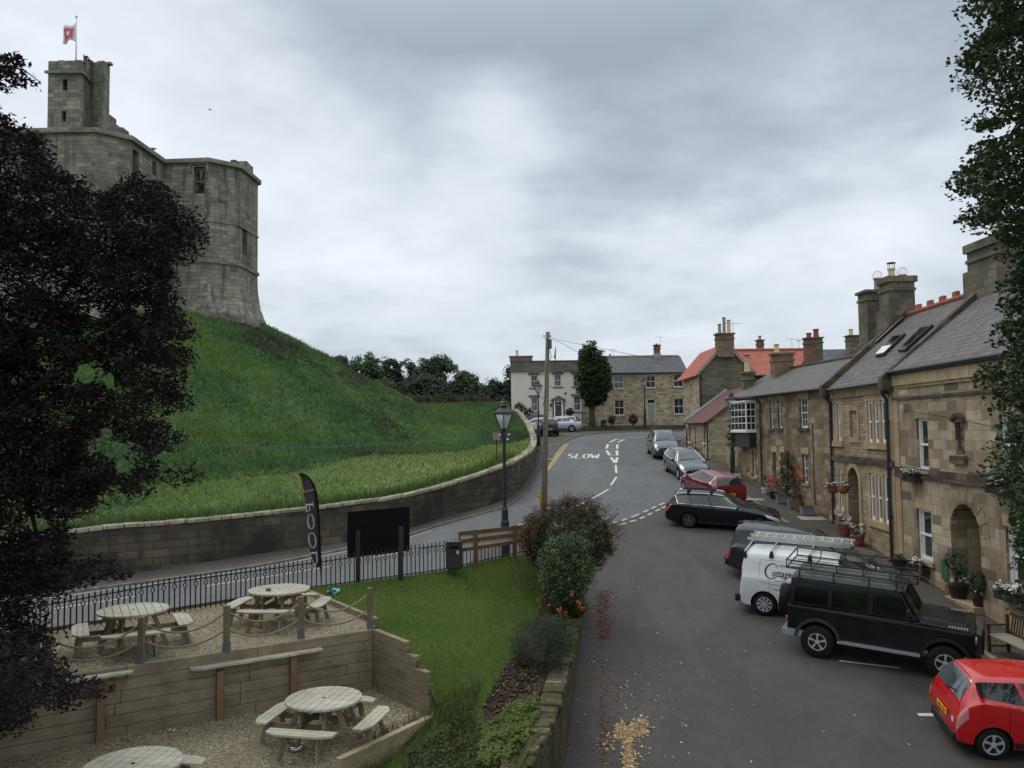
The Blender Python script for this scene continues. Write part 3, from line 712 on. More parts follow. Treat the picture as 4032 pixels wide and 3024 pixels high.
for i in range(n2):
 A_,B_=TUR[i],TUR[(i+1)%n2];F=Plane(A_,B_,Vector((B_[1]-A_[1],-(B_[0]-A_[0]))))
 hs=[]
 if i==0:hs=[F.rect(246,312,264,356)+(0.5,),F.rect(242,437,260,478)+(0.5,)]
 slots+=[(F,h)for h in hs]
 facade(tr,F,0,F.L,TZ,ttop+(0.7 if 2<=i<=5 else 0.0),hs)
tr.quad(*[(x,y,ttop-0.3)for x,y in TUR])
tur=obj("turret",tr,M_castle,keep)
for F,h in slots:
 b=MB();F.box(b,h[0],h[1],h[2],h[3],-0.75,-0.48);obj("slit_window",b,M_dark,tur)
s=MB();o1=offset_poly(TUR,0.2);o0=offset_poly(TUR,-0.05)
for i in(0,1,2):j=(i+1)%n2;s.box8([(*o0[i],tz1-0.1),(*o0[j],tz1-0.1),(*o1[j],tz1-0.1),(*o1[i],tz1-0.1),(*o0[i],tz1+0.12),(*o0[j],tz1+0.12),(*o1[j],tz1+0.12),(*o1[i],tz1+0.12)])
obj("turret_moulding",s,M_castle_trim,tur)
s=MB();rr=random.Random(3)
for i in range(5):
 A_,B_=Vector(TUR[i]),Vector(TUR[(i+1)%n2]);L=(B_-A_).length;k=max(1,int(L/0.55))
 for q in range(k):
  c=A_.lerp(B_,(q+0.5)/k)+Vector((0.3 if i in(6,7)else(-0.2 if i>=5 else 0),0));z=ttop+(0.7 if i>=2 else 0);hh=rr.uniform(0.04,0.2)
  s.box((c.x,c.y+0.3 if i<5 else c.y,z+hh/2-0.02),(0.56 if i in(0,3,4)else 0.3,0.4,hh))
obj("turret_parapet",s,M_castle,tur)
s=MB();ft=offset_poly(KEEP,1.9)
for i in(2,3,4):
 a,b=Vector(ft[i]),Vector(ft[i+1])
 for k in range(9):c=a.lerp(b,k/9+rr.uniform(0,.08));s.box((c.x,c.y,16.9+rr.uniform(-.1,.3)),(rr.uniform(.5,1.1),rr.uniform(.5,.9),rr.uniform(.5,.9)),Matrix.Rotation(rr.uniform(-.4,.4),3,'Z'))
obj("footing_stones",s,M_castle,keep,auto=0.08)
fpx=P(300,235,67);fb=Vector((fpx.x,67,ttop-0.3));ft_=P(301,68,67)
pole=thing("flagpole",fb,"slim white flagpole standing on the castle lookout turret","flagpole")
m=MB();m.tube([fb,ft_],[0.07,0.045],8);obj("pole",m,M_white_p,pole,smooth=True);m=MB();m.sphere(ft_+Vector((0,0,0.06)),0.11);obj("finial",m,M_white_p,pole,smooth=True)
M_flag=flat("flag_cloth",(0.66,0.68,0.72),0.9,0.1,var=0.05);M_flagred=flat("red_flag_cloth",(0.72,0.10,0.12),0.9,0.1,var=0.05)
M_flag.node_tree.nodes["Principled BSDF"].inputs["Subsurface Weight"].default_value=0.0
def flagpt(u,v,o=0.0):
 px=297-u*56+5*u*u;top=87+u*22+4*math.sin(u*5);bot=162+u*6-5*math.sin(u*6)
 return P(px,top+(bot-top)*v,67)+Vector((0,0.14*math.sin(u*7+v*2.0)-o,0))
m=MB();m.grid(lambda a,b:flagpt(a,b),14,8)
fl=tag(obj("flag",m,M_flag,smooth=True),"white flag with a red castellated square emblem flying from the castle","flag")
fl.modifiers.new('s','SOLIDIFY').thickness=0.01
m=MB();cu,cv,r0,r1=0.52,0.52,0.17,0.30
def fr(u0,u1,v0,v1):m.grid(lambda a,b:flagpt(u0+(u1-u0)*a,v0+(v1-v0)*b,0.03),3,3)
e1,e0=0.27,0.14
fr(cu-e1,cu+e1,cv-e1,cv-e0);fr(cu-e1,cu+e1,cv+e0,cv+e1);fr(cu-e1,cu-e0,cv-e0,cv+e0);fr(cu+e0,cu+e1,cv-e0,cv+e0)
for k in(-0.24,-0.08,0.08,0.24):
 for s_ in(-1,1):
  a=e1*s_;b=(e1+0.09)*s_;fr(cu+k-0.045,cu+k+0.045,cv+min(a,b),cv+max(a,b));fr(cu+min(a,b),cu+max(a,b),cv+k-0.045,cv+k+0.045)
m2=MB();m2.v=m.v[:];m2.f=m.f[:];m2.m=m.m[:]
obj("emblem",m2,M_flagred,fl)
# castle boundary wall with coping
bw=thing("boundary_wall",(wall_pts[3][0],wall_pts[3][1],wall_pts[3][2]),"long curving dark sandstone wall with a pale coping below the castle mound","wall")
def dens(pts,step=1.2):
 res=[]
 n_=len(pts)
 for i in range(n_-1):
  p0=pts[max(i-1,0)];p1=pts[i];p2=pts[i+1];p3=pts[min(i+2,n_-1)];k=max(1,int(math.dist(p1[:2],p2[:2])/step))
  for j in range(k):
   t=j/k;res.append(tuple(0.5*((2*p1[a])+(-p0[a]+p2[a])*t+(2*p0[a]-5*p1[a]+4*p2[a]-p3[a])*t*t+(-p0[a]+3*p1[a]-3*p2[a]+p3[a])*t**3)for a in range(len(p1))))
 res.append(tuple(pts[-1]));return res
wd=dens(wall_pts,1.0);w_=MB();c_=MB()
def nrm2(pts,i):
 a,b=pts[max(i-1,0)],pts[min(i+1,len(pts)-1)];d=Vector((b[0]-a[0],b[1]-a[1])).normalized();return Vector((-d.y,d.x))
TH=0.42
for i in range(len(wd)-1):
 a,b=wd[i],wd[i+1];na,nb=nrm2(wd,i),nrm2(wd,i+1)
 lo=0.5
 ai,bi=(a[0]+na.x*TH,a[1]+na.y*TH),(b[0]+nb.x*TH,b[1]+nb.y*TH)
 w_.quad((a[0],a[1],a[2]),(b[0],b[1],b[2]),(b[0],b[1],b[3]-0.16),(a[0],a[1],a[3]-0.16))
 w_.quad((*ai,a[2]),(*ai,a[3]-0.16),(*bi,b[3]-0.16),(*bi,b[2]))
obj("masonry",w_,M_bwall,bw)
ws=dens(wall_pts,0.75);rr=random.Random(5)
for i in range(len(ws)-1):
 a,b=ws[i],ws[i+1];na,nb=nrm2(ws,i),nrm2(ws,i+1);g=0.012;j=rr.uniform(-.012,.012)
 def pp(q,nn,o,dz,t=0.0):return(q[0]+nn.x*o,q[1]+nn.y*o,q[3]+dz+j)
 A0,B0=a,tuple(a[k]+(b[k]-a[k])*0.975 for k in range(4))
 c_.box8([pp(A0,na,-0.05,-0.17),pp(B0,nb,-0.05,-0.17),pp(B0,nb,TH+0.05,-0.17),pp(A0,na,TH+0.05,-0.17),pp(A0,na,-0.02,-0.02),pp(B0,nb,-0.02,-0.02),pp(B0,nb,TH,0.0),pp(A0,na,TH,0.0)])
obj("coping",c_,M_cope,bw,auto=0.03)
m=MB();e_=wall_pts[-1];q_=wall_pts[-2]
# house materials
SAND=[C(183,167,140),C(151,134,110),C(197,183,156),C(123,108,89),C(180,157,125),C(102,92,78)]
M_ashlar=stone("sandstone_ashlar",SAND,C(132,120,101),0.62,0.30,0.010,C(91,82,72),0.5,0.5,0.5,squash=1.4,fine=0.3,streak=0.45)
M_ashlar_dk=stone("weathered_sandstone",[C(175,157,128),C(125,112,91),C(153,135,108),C(96,86,74),C(166,143,111)],C(120,108,89),0.5,0.27,0.014,C(65,58,51),0.6,0.55,0.6,squash=1.3,fine=0.4)
M_coursed=stone("narrow_coursed_sandstone",[C(176,158,130),C(161,142,116),C(147,130,106),C(186,167,138)],C(123,110,89),0.36,0.13,0.014,C(82,70,58),0.4,0.6,0.8,squash=1.6)
M_rubble=stone("rubble_sandstone",[C(195,181,152),C(173,155,126),C(207,195,166),C(157,140,114),C(183,167,136),C(135,120,99)],C(167,155,133),0.42,0.2,0.02,C(94,84,68),0.42,0.5,0.9,warp=0.06,squash=1.7)
M_gable=stone("dark_gable_stone",[C(116,110,94),C(134,125,105),C(101,96,85),C(126,117,99)],C(91,88,79),0.5,0.26,0.015,C(76,74,70),0.6,0.5,0.6,squash=1.3)
M_dress=stone("dressed_sandstone",[C(180,159,125),C(166,145,113),C(188,169,135)],C(137,120,94),1.6,0.9,0.006,C(107,92,73),0.45,1.2,0.3)
M_dress_dk=stone("blackened_sandstone",[C(83,77,67),C(122,110,91),C(69,66,59),C(102,94,80)],C(61,58,51),0.6,0.3,0.008,C(46,44,42),0.5,1.0,0.5)
M_chim=stone("chimney_stone",[C(118,112,96),C(137,125,103),C(103,98,86)],C(87,82,71),0.42,0.25,0.014,C(70,68,63),0.6,0.7,0.6)
M_brick=stone("red_brick",[C(123,85,75),C(141,99,86),C(106,75,68)],C(126,116,106),0.23,0.078,0.008,C(74,61,57),0.45,1.0,0.4)
M_brown=stone("brown_brick_chimney",[C(136,112,95),C(119,98,86),C(150,124,104)],C(118,108,96),0.3,0.12,0.01,C(90,78,70),0.5,1.0,0.5)
M_cream=flat("cream_render",(0.74,0.70,0.60),0.9,0.15,var=0.06,scale=0.8)
M_parapet=stone("grey_parapet_stone",[C(127,122,110),C(111,108,99),C(138,132,116)],C(95,92,85),0.7,0.3,0.01,C(88,86,81),0.5,0.6,0.3)
M_slate=slate("purple_grey_slate",C(100,95,95),C(74,71,73),0.3,0.24,moss=C(123,116,105),moss_amt=0.45)
M_slate_b=slate("blue_grey_slate",C(88,86,90),C(72,72,77),0.28,0.2,moss=C(127,124,117),moss_amt=0.3)
M_slate_m=slate("mossy_grey_slate",C(98,96,92),C(78,76,73),0.34,0.26,moss=C(96,97,85),moss_amt=0.6)
M_pant=pantile("red_pantile",C(180,101,84),C(159,87,73))
M_pant_dk=pantile("dark_red_pantile",C(111,72,63),C(92,61,56),0.25,0.30)
M_ridge=flat("terracotta_ridge_tile",C(158,96,82),0.8,0.2,var=0.25)
M_pot=flat("buff_chimney_pot",C(206,186,148),0.8,0.2,var=0.15);M_potred=flat("red_chimney_pot",C(140,84,74),0.8,0.2,var=0.2);M_potgrey=flat("grey_chimney_pot",C(150,142,132),0.8,0.2,var=0.2)
M_zinc=flat("galvanised_metal",(0.42,0.44,0.46),0.45,0.5,metal=0.6,var=0.15)
M_gdoor=flat("sage_green_door_paint",C(138,148,122),0.5,0.4,var=0.05);M_dkdoor=flat("dark_grey_door_paint",C(76,80,78),0.45,0.4);M_grdoor=flat("green_door_paint",C(62,84,66),0.45,0.4)
M_wdoor=flat("pale_door_paint",C(196,200,194),0.5,0.4,var=0.05)
M_curtain=flat("window_curtain",(0.50,0.49,0.45),0.9,0.1,var=0.2,scale=9)
def window(parent,F,r,dep=0.14,nx=1,ny=1,sash=True,fw=0.055,sill=(0.12,0.06),lintel=None,smat=None,lmat=None,cur=0.0,fmat=None,upper_ny=None,name="window",mullions=0,bar=0.028):
 u0,u1,z0,z1=r[:4];m=MB();D=-dep
 for a,b,c,d in((u0,u0+fw,z0,z1),(u1-fw,u1,z0,z1),(u0+fw,u1-fw,z1-fw,z1),(u0+fw,u1-fw,z0,z0+fw*1.5)):F.box(m,a,b,c,d,D,D+0.05)
 zm=z0+(z1-z0)*0.5
 if sash:F.box(m,u0+fw,u1-fw,zm-fw*0.45,zm+fw*0.45,D-0.002,D+0.048)
 def bars(za,zb,n_x,n_y):
  for k in range(1,n_x):x=u0+fw+(u1-u0-2*fw)*k/n_x;F.box(m,x-bar/2,x+bar/2,za,zb,D+0.003,D+0.03)
  for k in range(1,n_y):z=za+(zb-za)*k/n_y;F.box(m,u0+fw,u1-fw,z-bar/2,z+bar/2,D+0.001,D+0.028)
 if sash:bars(z0+fw*1.5,zm-fw*.45,nx,ny);bars(zm+fw*.45,z1-fw,nx,upper_ny or ny)
 else:bars(z0+fw*1.5,z1-fw,nx,ny)
 w_=obj(name,m,fmat or M_white_p,parent)
 g=MB();F.box(g,u0+fw*0.8,u1-fw*0.8,z0+fw,z1-fw*0.8,D-0.02,D+0.006);obj("pane",g,M_glass,w_)
 if cur:
  g=MB();wd_=(u1-u0)*cur
  for a,b in((u0+fw,u0+fw+wd_),(u1-fw-wd_,u1-fw)):
   g.grid(lambda s_,t_:F.p(a+(b-a)*s_,z0+fw+(z1-z0-2*fw)*t_,D+0.012+0.004*math.sin(s_*9)),6,1)
  obj("curtain",g,M_curtain,w_)
 if sill:
  g=MB();F.box(g,u0-0.1,u1+0.1,z0-sill[0],z0-0.002,-dep,sill[1]);obj("sill",g,smat or M_dress,w_)
 if lintel:
  g=MB();F.box(g,u0-lintel[1],u1+lintel[1],z1+0.002,z1+lintel[0],-dep*0.5,lintel[2]if len(lintel)>2 else 0.02);obj("lintel",g,lmat or M_dress,w_)
 return w_
def chimney(parent,c,sx,sy,z0,z1,m_,pots=(),cap=0.12,capm=None,name="chimney",shoulders=0):
 s=MB();s.box((c[0],c[1],(z0+z1)/2),(sx,sy,z1-z0));s.box((c[0],c[1],z1-0.32),(sx+0.1,sy+0.1,0.12));s.box((c[0],c[1],z1+cap/2),(sx+0.2,sy+0.2,cap))
 if shoulders:s.box((c[0],c[1],z0+shoulders/2),(sx+0.24,sy+0.24,shoulders))
 ch=obj(name,s,m_,parent)
 for dx,dy,h,r_,pm,kind in pots:
  p=MB();b=(c[0]+dx,c[1]+dy,z1+cap)
  p.lathe([(r_*1.15,0),(r_*1.15,0.06),(r_,0.08),(r_*0.9,h-0.1),(r_*1.15,h-0.07),(r_*1.15,h),(r_*0.8,h),(r_*0.8,h-0.15)],b,12,cap=False)
  po=obj("chimney_pot",p,pm,ch,smooth=False)
  if kind=='cowl':
   q=MB();q.lathe([(r_*0.15,h+0.30),(r_*1.3,h+0.26),(r_*1.3,h+0.23),(0.01,h+0.23)],b,12)
   for k in range(4):t=k*math.pi/2;q.tube([(b[0]+r_*math.cos(t),b[1]+r_*math.sin(t),b[2]+h-0.02),(b[0]+r_*math.cos(t),b[1]+r_*math.sin(t),b[2]+h+0.24)],0.015,5)
   obj("cowl",q,M_black,po)
  if kind=='wire':
   q=MB()
   for k in range(5):
    t=k*math.pi/5;pts=[(b[0]+0.22*math.sin(a)*math.cos(t),b[1]+0.22*math.sin(a)*math.sin(t),b[2]+h+0.12+0.22*math.cos(a))for a in np.linspace(-2.2,2.2,13)];q.tube(pts,0.006,4)
   obj("bird_guard",q,M_zinc,po)
 return ch
def aerial(x,y,z,h,ln,ang,label):
 a=thing("television_aerial",(x,y,z),label,"aerial","television aerials on the rooftops")
 m=MB();m.tube([(x,y,z-0.4),(x,y,z+h)],0.022,6);obj("mast",m,M_zinc,a)
 m=MB();d=Vector((math.cos(ang),math.sin(ang),0));s=Vector((-d.y,d.x,0));c=Vector((x,y,z+h-0.08));m.tube([c-d*ln*0.45,c+d*ln*0.55],0.014,5)
 for k in range(9):q=c-d*ln*0.45+d*ln*k/8.5;m.tube([q-s*0.16,q+s*0.16],0.008,4)
 for s_ in(-1,1):q=c-d*ln*0.45;m.tube([q,q-d*0.12+Vector((0,0,0.22*s_))],0.01,4)
 obj("antenna",m,M_zinc,a)
def downpipe(parent,F,u,z0,z1,m_=None,r_=0.05,hopper=True,o=0.1):
 m=MB();m.tube([F.p(u,z1,0.28),F.p(u,z1-0.12,0.28),F.p(u,z1-0.35,o),F.p(u,z0+0.1,o),F.p(u,z0,o+0.12)],r_,8)
 k=z1-1.2
 while k>z0:m.lathe([(r_*1.35,0),(r_*1.35,0.09)],F.p(u,k,o),8);k-=1.7
 if hopper:F.box(m,u-0.13,u+0.13,z1-0.16,z1+0.04,0.06,0.3)
 obj("downpipe",m,m_ or M_black,parent)
def gutter(parent,F,u0,u1,z,o=0.16):
 m=MB();m.tube([F.p(u0,z,o),F.p(u1,z,o)],0.06,8);obj("gutter",m,M_black,parent)
EZ3,RZ3=8+1.86,8+4.90
# house 3: ashlar house with the arched doorway
A3,B3=(12.98,13.0),(13.55,29.8);F3h=Plane(A3,B3,(-1,0));c4b=lambda x,y:(3500+x/1.3816,1400+y/1.3816)
def r4b(x0,y0,x1,y1):return F3h.rect(*c4b(x0,y0),*c4b(x1,y1))
h3=thing("ashlar_house",(13.3,22,H(13.3,22)),"golden ashlar sandstone house with an arched doorway and window boxes, nearest on the street","house","stone houses along the street")
wA=r4b(153,342,214,625);wB=r4b(606,320,700,655);wC=r4b(155,838,236,1112);wD=r4b(640,940,770,1268);dr=r4b(342,812,502,1345);nic=r4b(362,362,412,542)
wA=(wA[0],wA[1],wA[2],wA[3]);DB=F3h.L
base3=8-7.6
wm=MB();dr=(dr[0],dr[1],base3,dr[3]);facade(wm,F3h,0,DB,base3,EZ3-0.02,[wA,wB,wC,wD,dr+(0.9,),nic+(0.16,)],0.2)
def side_wall(mb,F,u,depth,z0,z1,zr=None,half=None):
 q=[F.p(u,z0),F.p(u,z1)]+([F.p(u,zr,-half)]if zr else[])+[F.p(u,z1,-depth),F.p(u,z0,-depth)];mb.quad(*q)
side_wall(wm,F3h,DB-0.01,7.2,base3,EZ3,RZ3,3.6);side_wall(wm,F3h,0.0,7.2,base3,EZ3,RZ3,3.6);wm.quad(F3h.p(0,base3,-7.2),F3h.p(DB,base3,-7.2),F3h.p(DB,EZ3,-7.2),F3h.p(0,EZ3,-7.2))
F3h.facing(wm,[F3h.p(nic[0],nic[2],-0.16),F3h.p(nic[1],nic[2],-0.16),F3h.p(nic[1],nic[3],-0.16),F3h.p(nic[0],nic[3],-0.16)])
obj("wall",wm,M_ashlar,h3)
m=MB();m.slab(F3h.p(0,EZ3-0.06,0.22),F3h.p(DB+0.02,EZ3-0.06,0.22),F3h.p(DB+0.02,RZ3,-3.6),F3h.p(0,RZ3,-3.6),0.12);m.slab(F3h.p(0,EZ3-0.06,-7.4),F3h.p(DB+0.02,EZ3-0.06,-7.4),F3h.p(DB+0.02,RZ3,-3.6),F3h.p(0,RZ3,-3.6),0.12)
rf3=obj("roof",m,M_slate,h3)
m=MB()
for k in range(int(DB/0.45)):m.tube([F3h.p(k*0.45,RZ3+0.05,-3.6),F3h.p(k*0.45+0.43,RZ3+0.05,-3.6)],0.11,8)
obj("ridge_tiles",m,M_ridge,rf3)
m=MB();F3h.box(m,0,DB,EZ3-0.52,EZ3-0.08,0.0,0.10);F3h.box(m,0,DB,EZ3-0.62,EZ3-0.52,0,0.05);obj("cornice",m,M_dress,h3);gutter(h3,F3h,0,DB,EZ3-0.03,0.2)
zl=F3h.uv(*c4b(200,222))[1];zs=F3h.uv(*c4b(300,665))[1]
m=MB();F3h.box(m,0,DB,zl-0.05,zl+0.04,0,0.05);obj("string_course",m,M_dress_dk,h3)
m=MB();F3h.box(m,0,DB,zs-0.06,zs+0.20,0,0.045);F3h.box(m,0,DB,zs-0.12,zs-0.06,0,0.09);obj("string_course",m,M_dress_dk,h3)
m=MB();F3h.box(m,DB-0.42,DB-0.02,base3,EZ3-0.62,0,0.035);obj("quoin_strip",m,M_dress,h3)
for w_,nn in((wA,1),(wB,1)):window(h3,F3h,w_,0.13,1,1,True,0.085,(0.10,0.08),(0.30,0.12,0.012),cur=0.14)
for w_ in(wC,wD):window(h3,F3h,w_,0.13,1,1,True,0.08,(0.14,0.08),(0.32,0.12,0.012),cur=0.2)
u0,u1,_,z1=dr;m_=(u0+u1)/2;ra=(u1-u0)/2;sp=MB();K=14
for k in range(K):
 t0,t1=math.pi*k/K,math.pi*(k+1)/K;x0,x1=m_+ra*math.cos(t0),m_+ra*math.cos(t1);y0,y1=z1-ra+ra*math.sin(t0),z1-ra+ra*math.sin(t1)
 for o in(0.0,):F3h.facing(sp,[F3h.p(x0,y0,o),F3h.p(x1,y1,o),F3h.p(x1,z1,o),F3h.p(x0,z1,o)])
 sp.quad(F3h.p(x0,y0),F3h.p(x1,y1),F3h.p(x1,y1,-0.88),F3h.p(x0,y0,-0.88))
obj("arch",sp,M_ashlar,h3)
vs_=MB()
for k in range(9):
 t0,t1=math.pi*(k+0.04)/9,math.pi*(k+0.96)/9;a,b=ra+0.02,ra+0.5;pts=[(m_+a*math.cos(t0),a*math.sin(t0)),(m_+b*math.cos(t0),b*math.sin(t0)),(m_+b*math.cos(t1),b*math.sin(t1)),(m_+a*math.cos(t1),a*math.sin(t1))]
 q0=[F3h.p(x,z1-ra+y,0.002)for x,y in pts];q1=[F3h.p(x,z1-ra+y,0.02)for x,y in pts];F3h.facing(vs_,q1)
 for i in range(4):vs_.quad(q0[i],q0[(i+1)%4],q1[(i+1)%4],q1[i])
obj("arch_stones",vs_,M_ashlar,h3)
m=MB();F3h.facing(m,[F3h.p(u0,base3,-0.88),F3h.p(u1,base3,-0.88),F3h.p(u1,z1,-0.88),F3h.p(u0,z1,-0.88)]);obj("porch_back",m,M_ashlar,h3)
gz3=H(13.3,25.3);dz0=gz3+0.15;m=MB();F3h.box(m,m_-0.62,m_+0.62,dz0,dz0+2.75,-0.87,-0.78);dro=obj("door_surround",m,M_wdoor,h3)
m=MB();F3h.box(m,m_-0.48,m_+0.48,dz0+0.02,dz0+2.05,-0.78,-0.74);d_=obj("door",m,M_grdoor,h3)
for a in(-0.25,0.25):
 for zz,hh in((0.25,0.7),(1.1,0.8)):q=MB();F3h.box(q,m_+a-0.16,m_+a+0.16,dz0+zz,dz0+zz+hh,-0.74,-0.725);obj("door_panel",q,M_grdoor,d_)
q=MB();q.sphere(F3h.p(m_+0.38,dz0+1.05,-0.70),0.035);obj("handle",q,M_zinc,d_)
m=MB();F3h.box(m,m_-0.48,m_+0.48,dz0+2.15,dz0+2.65,-0.77,-0.76);fl_=obj("fanlight",m,M_glass,h3)
m=MB();F3h.box(m,u0-0.0,u1+0.0,gz3-0.3,dz0,-0.88,0.28);obj("doorstep",m,M_dress,h3)
n0,n1,nz0,nz1=nic;nm=(n0+n1)/2
m=MB();F3h.box(m,n0-0.16,n1+0.16,nz0-0.26,nz0-0.02,0,0.14);obj("niche_sill",m,M_dress_dk,h3)
m=MB()
for k in range(8):
 t0,t1=math.pi*k/8,math.pi*(k+1)/8;a,b=(n1-n0)/2,(n1-n0)/2+0.13;pts=[(nm+a*math.cos(t0),a*0.6*math.sin(t0)),(nm+b*math.cos(t0),b*0.7*math.sin(t0)),(nm+b*math.cos(t1),b*0.7*math.sin(t1)),(nm+a*math.cos(t1),a*0.6*math.sin(t1))]
 q0=[F3h.p(x,nz1+y,0.0)for x,y in pts];q1=[F3h.p(x,nz1+y,0.1)for x,y in pts];F3h.facing(m,q1)
 for i in range(4):m.quad(q0[i],q0[(i+1)%4],q1[(i+1)%4],q1[i])
obj("niche_hood",m,M_dress_dk,h3)
def text_mesh(body,size,bold=0.0):
 c=bpy.data.curves.new("t",'FONT');c.body=body;c.size=size;c.align_x='CENTER';c.align_y='CENTER';c.offset=bold;c.resolution_u=3
 o=bpy.data.objects.new("t",c);scn.collection.objects.link(o);dg=bpy.context.evaluated_depsgraph_get();me=bpy.data.meshes.new_from_object(o.evaluated_get(dg))
 v=[tuple(p.co)for p in me.vertices];f=[list(p.vertices)for p in me.polygons];bpy.data.objects.remove(o);bpy.data.curves.remove(c);bpy.data.meshes.remove(me);return v,f
def put_text(mb,body,size,fn,bold=0.0,sx=1.0):
 v,f=text_mesh(body,size,bold);mb.add([fn(x*sx,y)for x,y,_ in v],f)
m=MB()
for line,zc_ in(("YORK",0.76),("HOUSE",0.52)):put_text(m,line,0.24,lambda x,y:F3h.p(nm-x-0.03,nz0+(nz1-nz0)*zc_+y,-0.15),0.004,0.85 if line=="HOUSE" else 1.0)
for a,b in(((-0.16,0.04),(0.02,0.16)),((0.02,0.16),(0.18,0.34)),((-0.14,0.04),(-0.16,0.24)),((0.13,0.02),(0.12,0.2))):m.beam(F3h.p(nm-a[0],nz0+a[1],-0.14),F3h.p(nm-b[0],nz0+b[1],-0.14),0.03,0.02)
obj("inscription",m,M_dress_dk,h3)
cx3,cy3=17.25,29.6
cst=P(3935,970,cy3)
chimney(h3,(cx3+0.05,cy3-0.3),1.35,1.9,EZ3+1.8,P(3900,985,cy3).z,M_gable,[(-0.1,-0.3,0.45,0.16,M_potgrey,'wire'),(0.1,0.4,0.5,0.15,M_pot,'cowl')],cap=0.3,shoulders=1.8)
# house 2: narrow coursed house with grouped lights
EZ2,RZ2=8+1.55,8+4.72
A2,B2=(13.57,29.83),(13.96,36.7);F2=Plane(A2,B2,(-1,0));c6=lambda x,y:(3200+x/2.659,1500+y/2.659)
def r6(x0,y0,x1,y1):return F2.rect(*c6(x0,y0),*c6(x1,y1))
h2=thing("narrow_stone_house",(13.8,33,H(13.8,33)),"brown coursed stone house with mullioned windows and two roof lights, second along the street","house","stone houses along the street")
lights=[r6(206,245,234,632),r6(264,245,296,632),r6(580,205,622,642),r6(648,205,690,642),r6(720,205,766,642),r6(232,925,266,1345),r6(288,925,322,1355),r6(610,970,652,1455),r6(680,975,725,1470),r6(752,985,800,1485)]
for k,l in enumerate(lights):pass
z_up=(sum(l[2]for l in lights[:5])/5,sum(l[3]for l in lights[:5])/5);z_lo=(sum(l[2]for l in lights[5:])/5,sum(l[3]for l in lights[5:])/5)
lights=[(l[0],l[1],z_up[0],z_up[1])if k<5 else(l[0],l[1],z_lo[0]-(0.0 if k<7 else 0.0),z_lo[1])for k,l in enumerate(lights)]
pan=r6(393,312,470,592);dr2=r6(385,905,500,1600);dr2=(dr2[0],dr2[1],base3+1,dr2[3])
wm=MB();facade(wm,F2,0,F2.L,base3,EZ2,[l+(0.16,)for l in lights]+[pan+(0.07,),dr2+(0.55,)],0.16)
side_wall(wm,F2,F2.L-0.01,6.8,base3,EZ2,RZ2,3.35);side_wall(wm,F2,0.01,6.8,base3,EZ2,RZ2,3.35);wm.quad(F2.p(0,base3,-6.8),F2.p(F2.L,base3,-6.8),F2.p(F2.L,EZ2,-6.8),F2.p(0,EZ2,-6.8))
F2.facing(wm,[F2.p(pan[0],pan[2],-0.07),F2.p(pan[1],pan[2],-0.07),F2.p(pan[1],pan[3],-0.07),F2.p(pan[0],pan[3],-0.07)])
obj("wall",wm,M_coursed,h2)
for l in lights:window(h2,F2,l,0.075,1,1,True,0.085,None,None)
groups=[(0,1,z_up),(2,4,z_up),(5,6,z_lo),(7,9,z_lo)]
for a,b,zz in groups:
 lo,hi=min(lights[a][0],lights[b][0]),max(lights[a][1],lights[b][1]);m=MB()
 F2.box(m,lo-0.32,hi+0.32,zz[1]+0.004,zz[1]+0.42,0,0.03);F2.box(m,lo-0.22,hi+0.22,zz[0]-0.24,zz[0]-0.004,0,0.09)
 for s_,e_ in((lo-0.24,lo-0.01),(hi+0.01,hi+0.24)):F2.box(m,s_,e_,zz[0],zz[1],0,0.022)
 for k in range(a,b):x0=min(lights[k][1],lights[k+1][1]);x1=max(lights[k][0],lights[k+1][0]);F2.box(m,x0+0.01,x1-0.01,zz[0],zz[1],0,0.02)
 obj("window_surround",m,M_dress,h2)
m=MB()
for a,b,c,d in((pan[0]-0.2,pan[0],pan[2],pan[3]),(pan[1],pan[1]+0.2,pan[2],pan[3]),(pan[0]-0.2,pan[1]+0.2,pan[3],pan[3]+0.2),(pan[0]-0.1,pan[1]+0.1,pan[2]-0.2,pan[2])):F2.box(m,a,b,c,d,0,0.035)
obj("panel_surround",m,M_dress,h2)
u0,u1,_,z1=dr2;m_=(u0+u1)/2;ra=(u1-u0)/2;zs_=z1-ra;m=MB()
for k in range(12):
 t0,t1=math.pi*k/12,math.pi*(k+1)/12;x0,x1,y0,y1=m_+ra*math.cos(t0),m_+ra*math.cos(t1),zs_+ra*math.sin(t0),zs_+ra*math.sin(t1)
 F2.facing(m,[F2.p(x0,y0),F2.p(x1,y1),F2.p(x1,z1),F2.p(x0,z1)]);m.quad(F2.p(x0,y0),F2.p(x1,y1),F2.p(x1,y1,-0.5),F2.p(x0,y0,-0.5))
obj("arch_spandrel",m,M_coursed,h2)
m=MB()
for k in range(12):
 t0,t1=math.pi*k/12,math.pi*(k+1)/12;a,b=ra,ra+0.24;pts=[(m_+a*math.cos(t0),a*math.sin(t0)),(m_+b*math.cos(t0),b*math.sin(t0)),(m_+b*math.cos(t1),b*math.sin(t1)),(m_+a*math.cos(t1),a*math.sin(t1))]
 q1=[F2.p(x,zs_+y,0.06)for x,y in pts];q0=[F2.p(x,zs_+y,0)for x,y in pts];F2.facing(m,q1)
 for i in range(4):m.quad(q0[i],q0[(i+1)%4],q1[(i+1)%4],q1[i])
for a,b in((u0-0.24,u0),(u1,u1+0.24)):F2.box(m,a,b,base3+1,zs_,0,0.06)
obj("door_arch",m,M_dress,h2)
m=MB();F2.box(m,u0,u1,base3+1,z1,-0.56,-0.5);obj("door",m,flat("brown_door_paint",C(74,58,46),0.5,0.4),h2)
